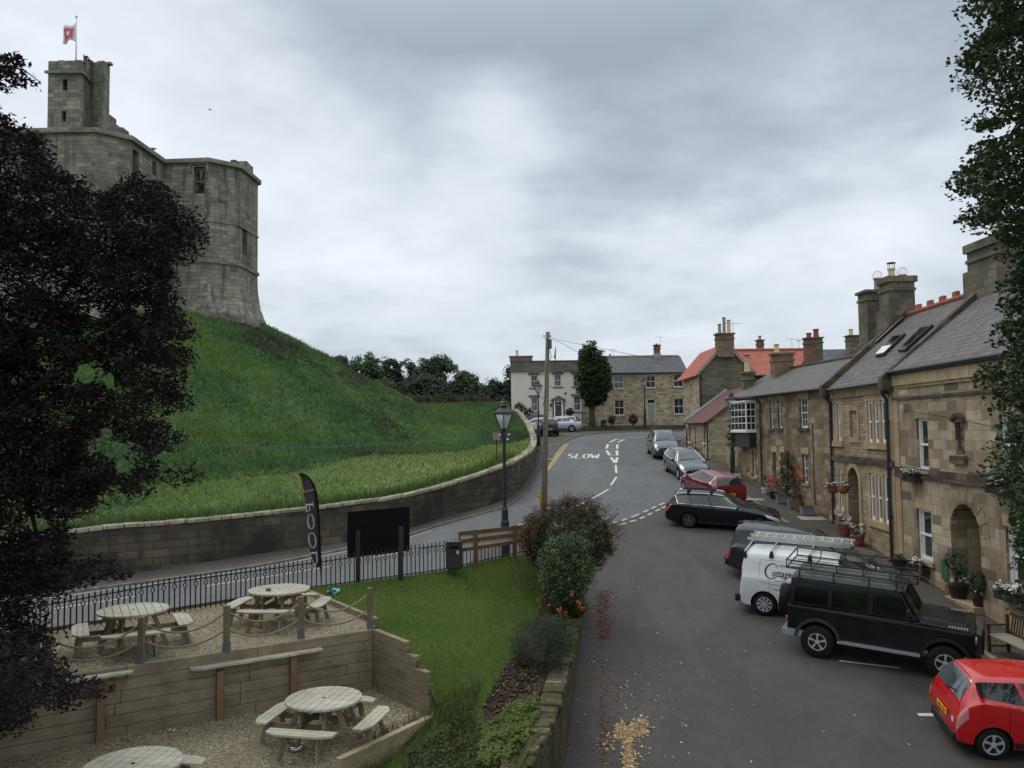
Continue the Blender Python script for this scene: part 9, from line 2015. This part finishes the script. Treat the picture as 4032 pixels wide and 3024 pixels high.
plant_pot(gp(3076,1982),'box',.42,.42,M_bluegrey,M_bay,None,"blue-grey box planter holding the tall climbing shrub",204,.34,.7,500)
plant_pot(gp(3122,2000),'box',.42,.36,M_bluegrey,M_olive,None,"blue-grey box planter in the middle of the row",205,.25,.3)
plant_pot(gp(3148,2014),'pot',.44,.42,M_terra,M_lav,None,"terracotta pot between two blue-grey boxes",206,.25,.3)
plant_pot(gp(3178,2028),'box',.52,.38,M_bluegrey,None,None,"empty-looking blue-grey box nearest the narrow house",207)
gb=gp(3165,1990);plant_pot(gb+Vector((.1,.3,0)),'pot',.46,.5,M_dkpot,M_bay,M_fred,"tall mound of bright red geraniums against the oriel house wall",208,.42,1.0,900,420,.07)
t=thing("climbing_plant",gp(3090,1975),"tall dark climbing shrub framing the pale door of the oriel house","plant");b_=gp(3094,1975);m=MB();m.tube([b_,b_+Vector((.15,.1,1.2)),b_+Vector((.3,.2,2.4))],.03,6);obj("stem",m,M_barkd,t);c=ellip((b_.x+.15,b_.y+.15,b_.z+1.3),(.36,.4,1.15),110,209,.1,2,.2);leaves("foliage",clumps(c,.14,20,209,.9),.075,[M_bay,M_olive],t,.6,.3,209);leaves("flowers",c[::9]+np.array([-.15,0,.1]),.09,[M_fwhite],t,.9,.4,210)
plant_pot(gp(3325,2108),'pot',.5,.34,M_terra,M_bay,M_fwhite,"terracotta pot of white geraniums by the narrow house doorway",211,.32,.36,360,90,.055)
plant_pot(gp(3378,2146),'pot',.54,.36,M_terra,M_bay,M_fwhite,"second terracotta pot of white geraniums, nearer the camera",212,.35,.36,400,100,.055)
plant_pot(gp(3540,2240),'pot',.5,.34,M_dkpot,M_bay,None,"round dark tub at the foot of the tall downpipe",213,.18,.15)
plant_pot(gp(3775,2362),'pot',.55,.45,M_dkpot,M_bay,M_fwhite,"dark tub with a few white flowers left of the arched doorway",214,.22,.2,160,60,.06)
plant_pot(gp(3862,2410),'pot',.42,.42,M_dkpot,M_bay,M_fwhite,"dark pot with white flowers right of the arched doorway",215,.2,.18,130,60,.06)
def standard(px,py,dz,r_,lb,seed):
 b_=gp(px,py);t=thing("bay_tree",b_,lb,"bay tree","clipped bay trees");m=MB();m.tube([b_+Vector((0,0,.2)),b_+Vector((0,0,dz))],.025,6);obj("trunk",m,M_barkd,t);c=ellip((b_.x,b_.y,b_.z+dz+r_*.6),(r_,r_,r_),60,seed,0,2,.4);leaves("crown",clumps(c,.11,24,seed,1),.055,[M_bay],t,.6,.3,seed)
standard(3768,2372,.95,.36,"round clipped bay tree left of the arched doorway",216);standard(3858,2416,.75,.27,"smaller clipped bay tree right of the arched doorway",217)
u,z=F3h.uv(3722,2243);m=MB();F3h.box(m,u-.24,u+.16,z-.3,z+.3,.0,.05);tag(obj("green_panel",m,flat("green_panel_paint",C(52,96,62),.6)),"small green painted panel on the wall behind the clipped bay tree","panel")
def wbox(F,px,py,w_,lb,seed,flow=M_fwhite,o=.22):
 u,z=F.uv(px,py);p=F.p(u,z,o);t=thing("window_box",p,lb,"window box","window boxes of the ashlar house");m=MB();F.box(m,u-w_/2,u+w_/2,z-.22,z-.02,.06,.30);obj("trough",m,M_dkpot,t);r_=np.random.default_rng(seed)
 n_=360;uu=r_.uniform(-w_/2,w_/2,n_);L=np.array([tuple(F.p(u+a,z+.02+r_.normal(0,.10),o+r_.normal(0,.07)))for a in uu]);leaves("foliage",L,.075,[M_bay,M_barkd],t,.6,.3,seed);L=np.array([tuple(F.p(u+a*.8,z+.13+r_.normal(0,.05),o+r_.normal(0,.06)))for a in uu[:210]]);leaves("flowers",L,.07,[flow],t,.9,.6,seed+1)
wbox(F3h,3610,1870,.95,"window box of white flowers under the first upstairs window of the ashlar house",220);wbox(F3h,3638,2226,.95,"window box of white flowers under the first downstairs window of the ashlar house",222);wbox(F3h,3955,1912,.9,"window box of white flowers under the upstairs window behind the lime tree",224);wbox(F3h,4000,2335,1.1,"window box of white flowers above the bench",226)
for px,py,lb,sd_ in((3322,1925,"left hanging basket of white flowers beside the narrow house doorway",230),(3365,1925,"right hanging basket of white flowers beside the narrow house doorway",232)):
 u,z=F2.uv(px,py);p=F2.p(u,z,.45);t=thing("hanging_basket",p,lb,"hanging basket","hanging baskets");m=MB();m.sphere(p-Vector((0,0,.02)),.22,12,8,(1,1,.85));obj("basket",m,M_terra,t,smooth=True);m=MB();m.tube([F2.p(u,z+.55,0),F2.p(u,z+.6,.45),p+Vector((0,0,.5))],.012,5)
 for k in range(3):a=k*2.1;m.tube([p+Vector((.2*math.cos(a),.2*math.sin(a),.05)),p+Vector((0,0,.5))],.005,4)
 obj("bracket",m,M_black,t);c=ellip((p.x,p.y,p.z+.14),(.3,.3,.16),30,sd_,0,3,.2);leaves("foliage",clumps(c,.08,12,sd_),.055,[M_olive],t,.6,.3,sd_);leaves("flowers",clumps(c[::2]+np.array([0,0,.06]),.06,7,sd_+1),.06,[M_fwhite],t,.9,.5,sd_+1)
b_=gp(2722,1786);plant_pot(b_,'pot',.62,.42,flat("green_glazed_pot",C(120,130,90),.6),M_cover,None,"squat green pot by the pantile cottage door",240,.36,.25)
b_=gp(2748,1800);plant_pot(b_,'trough',.9,.36,M_dress,M_redsh,None,"pale stone trough against the pantile cottage wall",241,.3,.25)
def farbush(px,py,d,r_,lb,seed,mats,flow=None,name="shrub"):
 c0=P(px,py,d);t=thing(name,(c0.x,d,c0.z-r_),lb,"shrub","bushes at the head of the street");c=ellip((c0.x,d,c0.z),(r_,r_,r_*1.05),46,seed,.05,1.5,.3);leaves("foliage",clumps(c,.2,18,seed,.9),.14,mats,t,.7,.3,seed)
 if flow:leaves("flowers",clumps(c[::5]+np.array([0,-.2,.2]),.12,8,seed),.12,[flow],t,.9,.4,seed)
 m=MB();m.tube([(c0.x,d,c0.z-r_*1.6),(c0.x,d,c0.z)],.05,6);obj("stem",m,M_barkd,t)
farbush(2244,1622,86.6,.38,"round clipped bush beside the cream house door",250,[M_bay]);farbush(2410,1652,86.9,.42,"small dark bush below the left downstairs window of the rubble-stone house",251,[M_bay]);farbush(2492,1652,86.9,.46,"dark bush with red flowers beside the distant lamp",252,[M_bay],M_fred)
farbush(2044,1606,84,.55,"dark spiky bush showing above the end of the castle wall",253,[M_fard]);farbush(2078,1624,85.5,.5,"low dark bush above the parked cars by the cream house",254,[M_fard])
t=thing("wall_creeper",(13.2,50,H(13,50)),"green creeper growing above the yard wall beside the oriel house","plant");c=np.array([tuple(P(r_.uniform(2866,2908),r_.uniform(1655,1760),r_.uniform(50.4,51.2)))for _ in range(60)]);leaves("foliage",clumps(c,.2,20,255,.9),.12,[M_olive,M_bay],t,.7,.3,255);m=MB();q=Vector(c.mean(0));m.tube([Vector((q.x,q.y,H(q.x,q.y))),q],.04,6);obj("stem",m,M_barkd,t)
def bird(px,py,d,L,label,yaw,flying=False):
 c=P(px,py,d);t=thing("bird",c,label,"bird");t.rotation_euler=(0,0,yaw);m=MB();k=L
 m.grid(lambda a,b:Vector((k*(a-.55),k*.20*math.sin(math.pi*min(1,max(0,a*1.02)))**.7*math.cos(b*2*math.pi)*(1 if a<.8 else.8),k*(.02+.22*a**1.5*.6)+k*.20*math.sin(math.pi*min(1,max(0,a*1.02)))**.7*math.sin(b*2*math.pi))),14,10);m.sphere((k*.42,0,k*.22),k*.11,10,7);m.beam((k*.5,0,k*.22),(k*.6,0,k*.2),.02*k,.03*k);m.beam((-k*.5,0,k*.0),(-k*.85,0,-k*.03),.14*k,.03*k)
 if flying:
  for s in(-1,1):m.quad((k*.15,0,k*.12),(-k*.2,0,k*.12),(-k*.35,s*k*1.1,k*.2),(-k*.1,s*k*1.15,k*.22))
 obj("body",m,flat("bird_grey",(.12,.12,.13),.8)if not flying else M_dkdoor,t,local=True,smooth=False)
 if not flying:m=MB();m.tube([(0,k*.06,0),(0,k*.06,-k*.22)],k*.02,5);m.tube([(0,-k*.06,0),(0,-k*.06,-k*.22)],k*.02,5);obj("legs",m,M_terra,t,local=True)
bird(3856,922,29.2,.34,"dark pigeon perched on the rim of the nearest large chimney",R(10));bird(604,588,66.0,.5,"pigeon perched on the castle parapet",R(60));bird(827,433,60,.2,"small bird flying in the sky right of the castle",R(170),True)
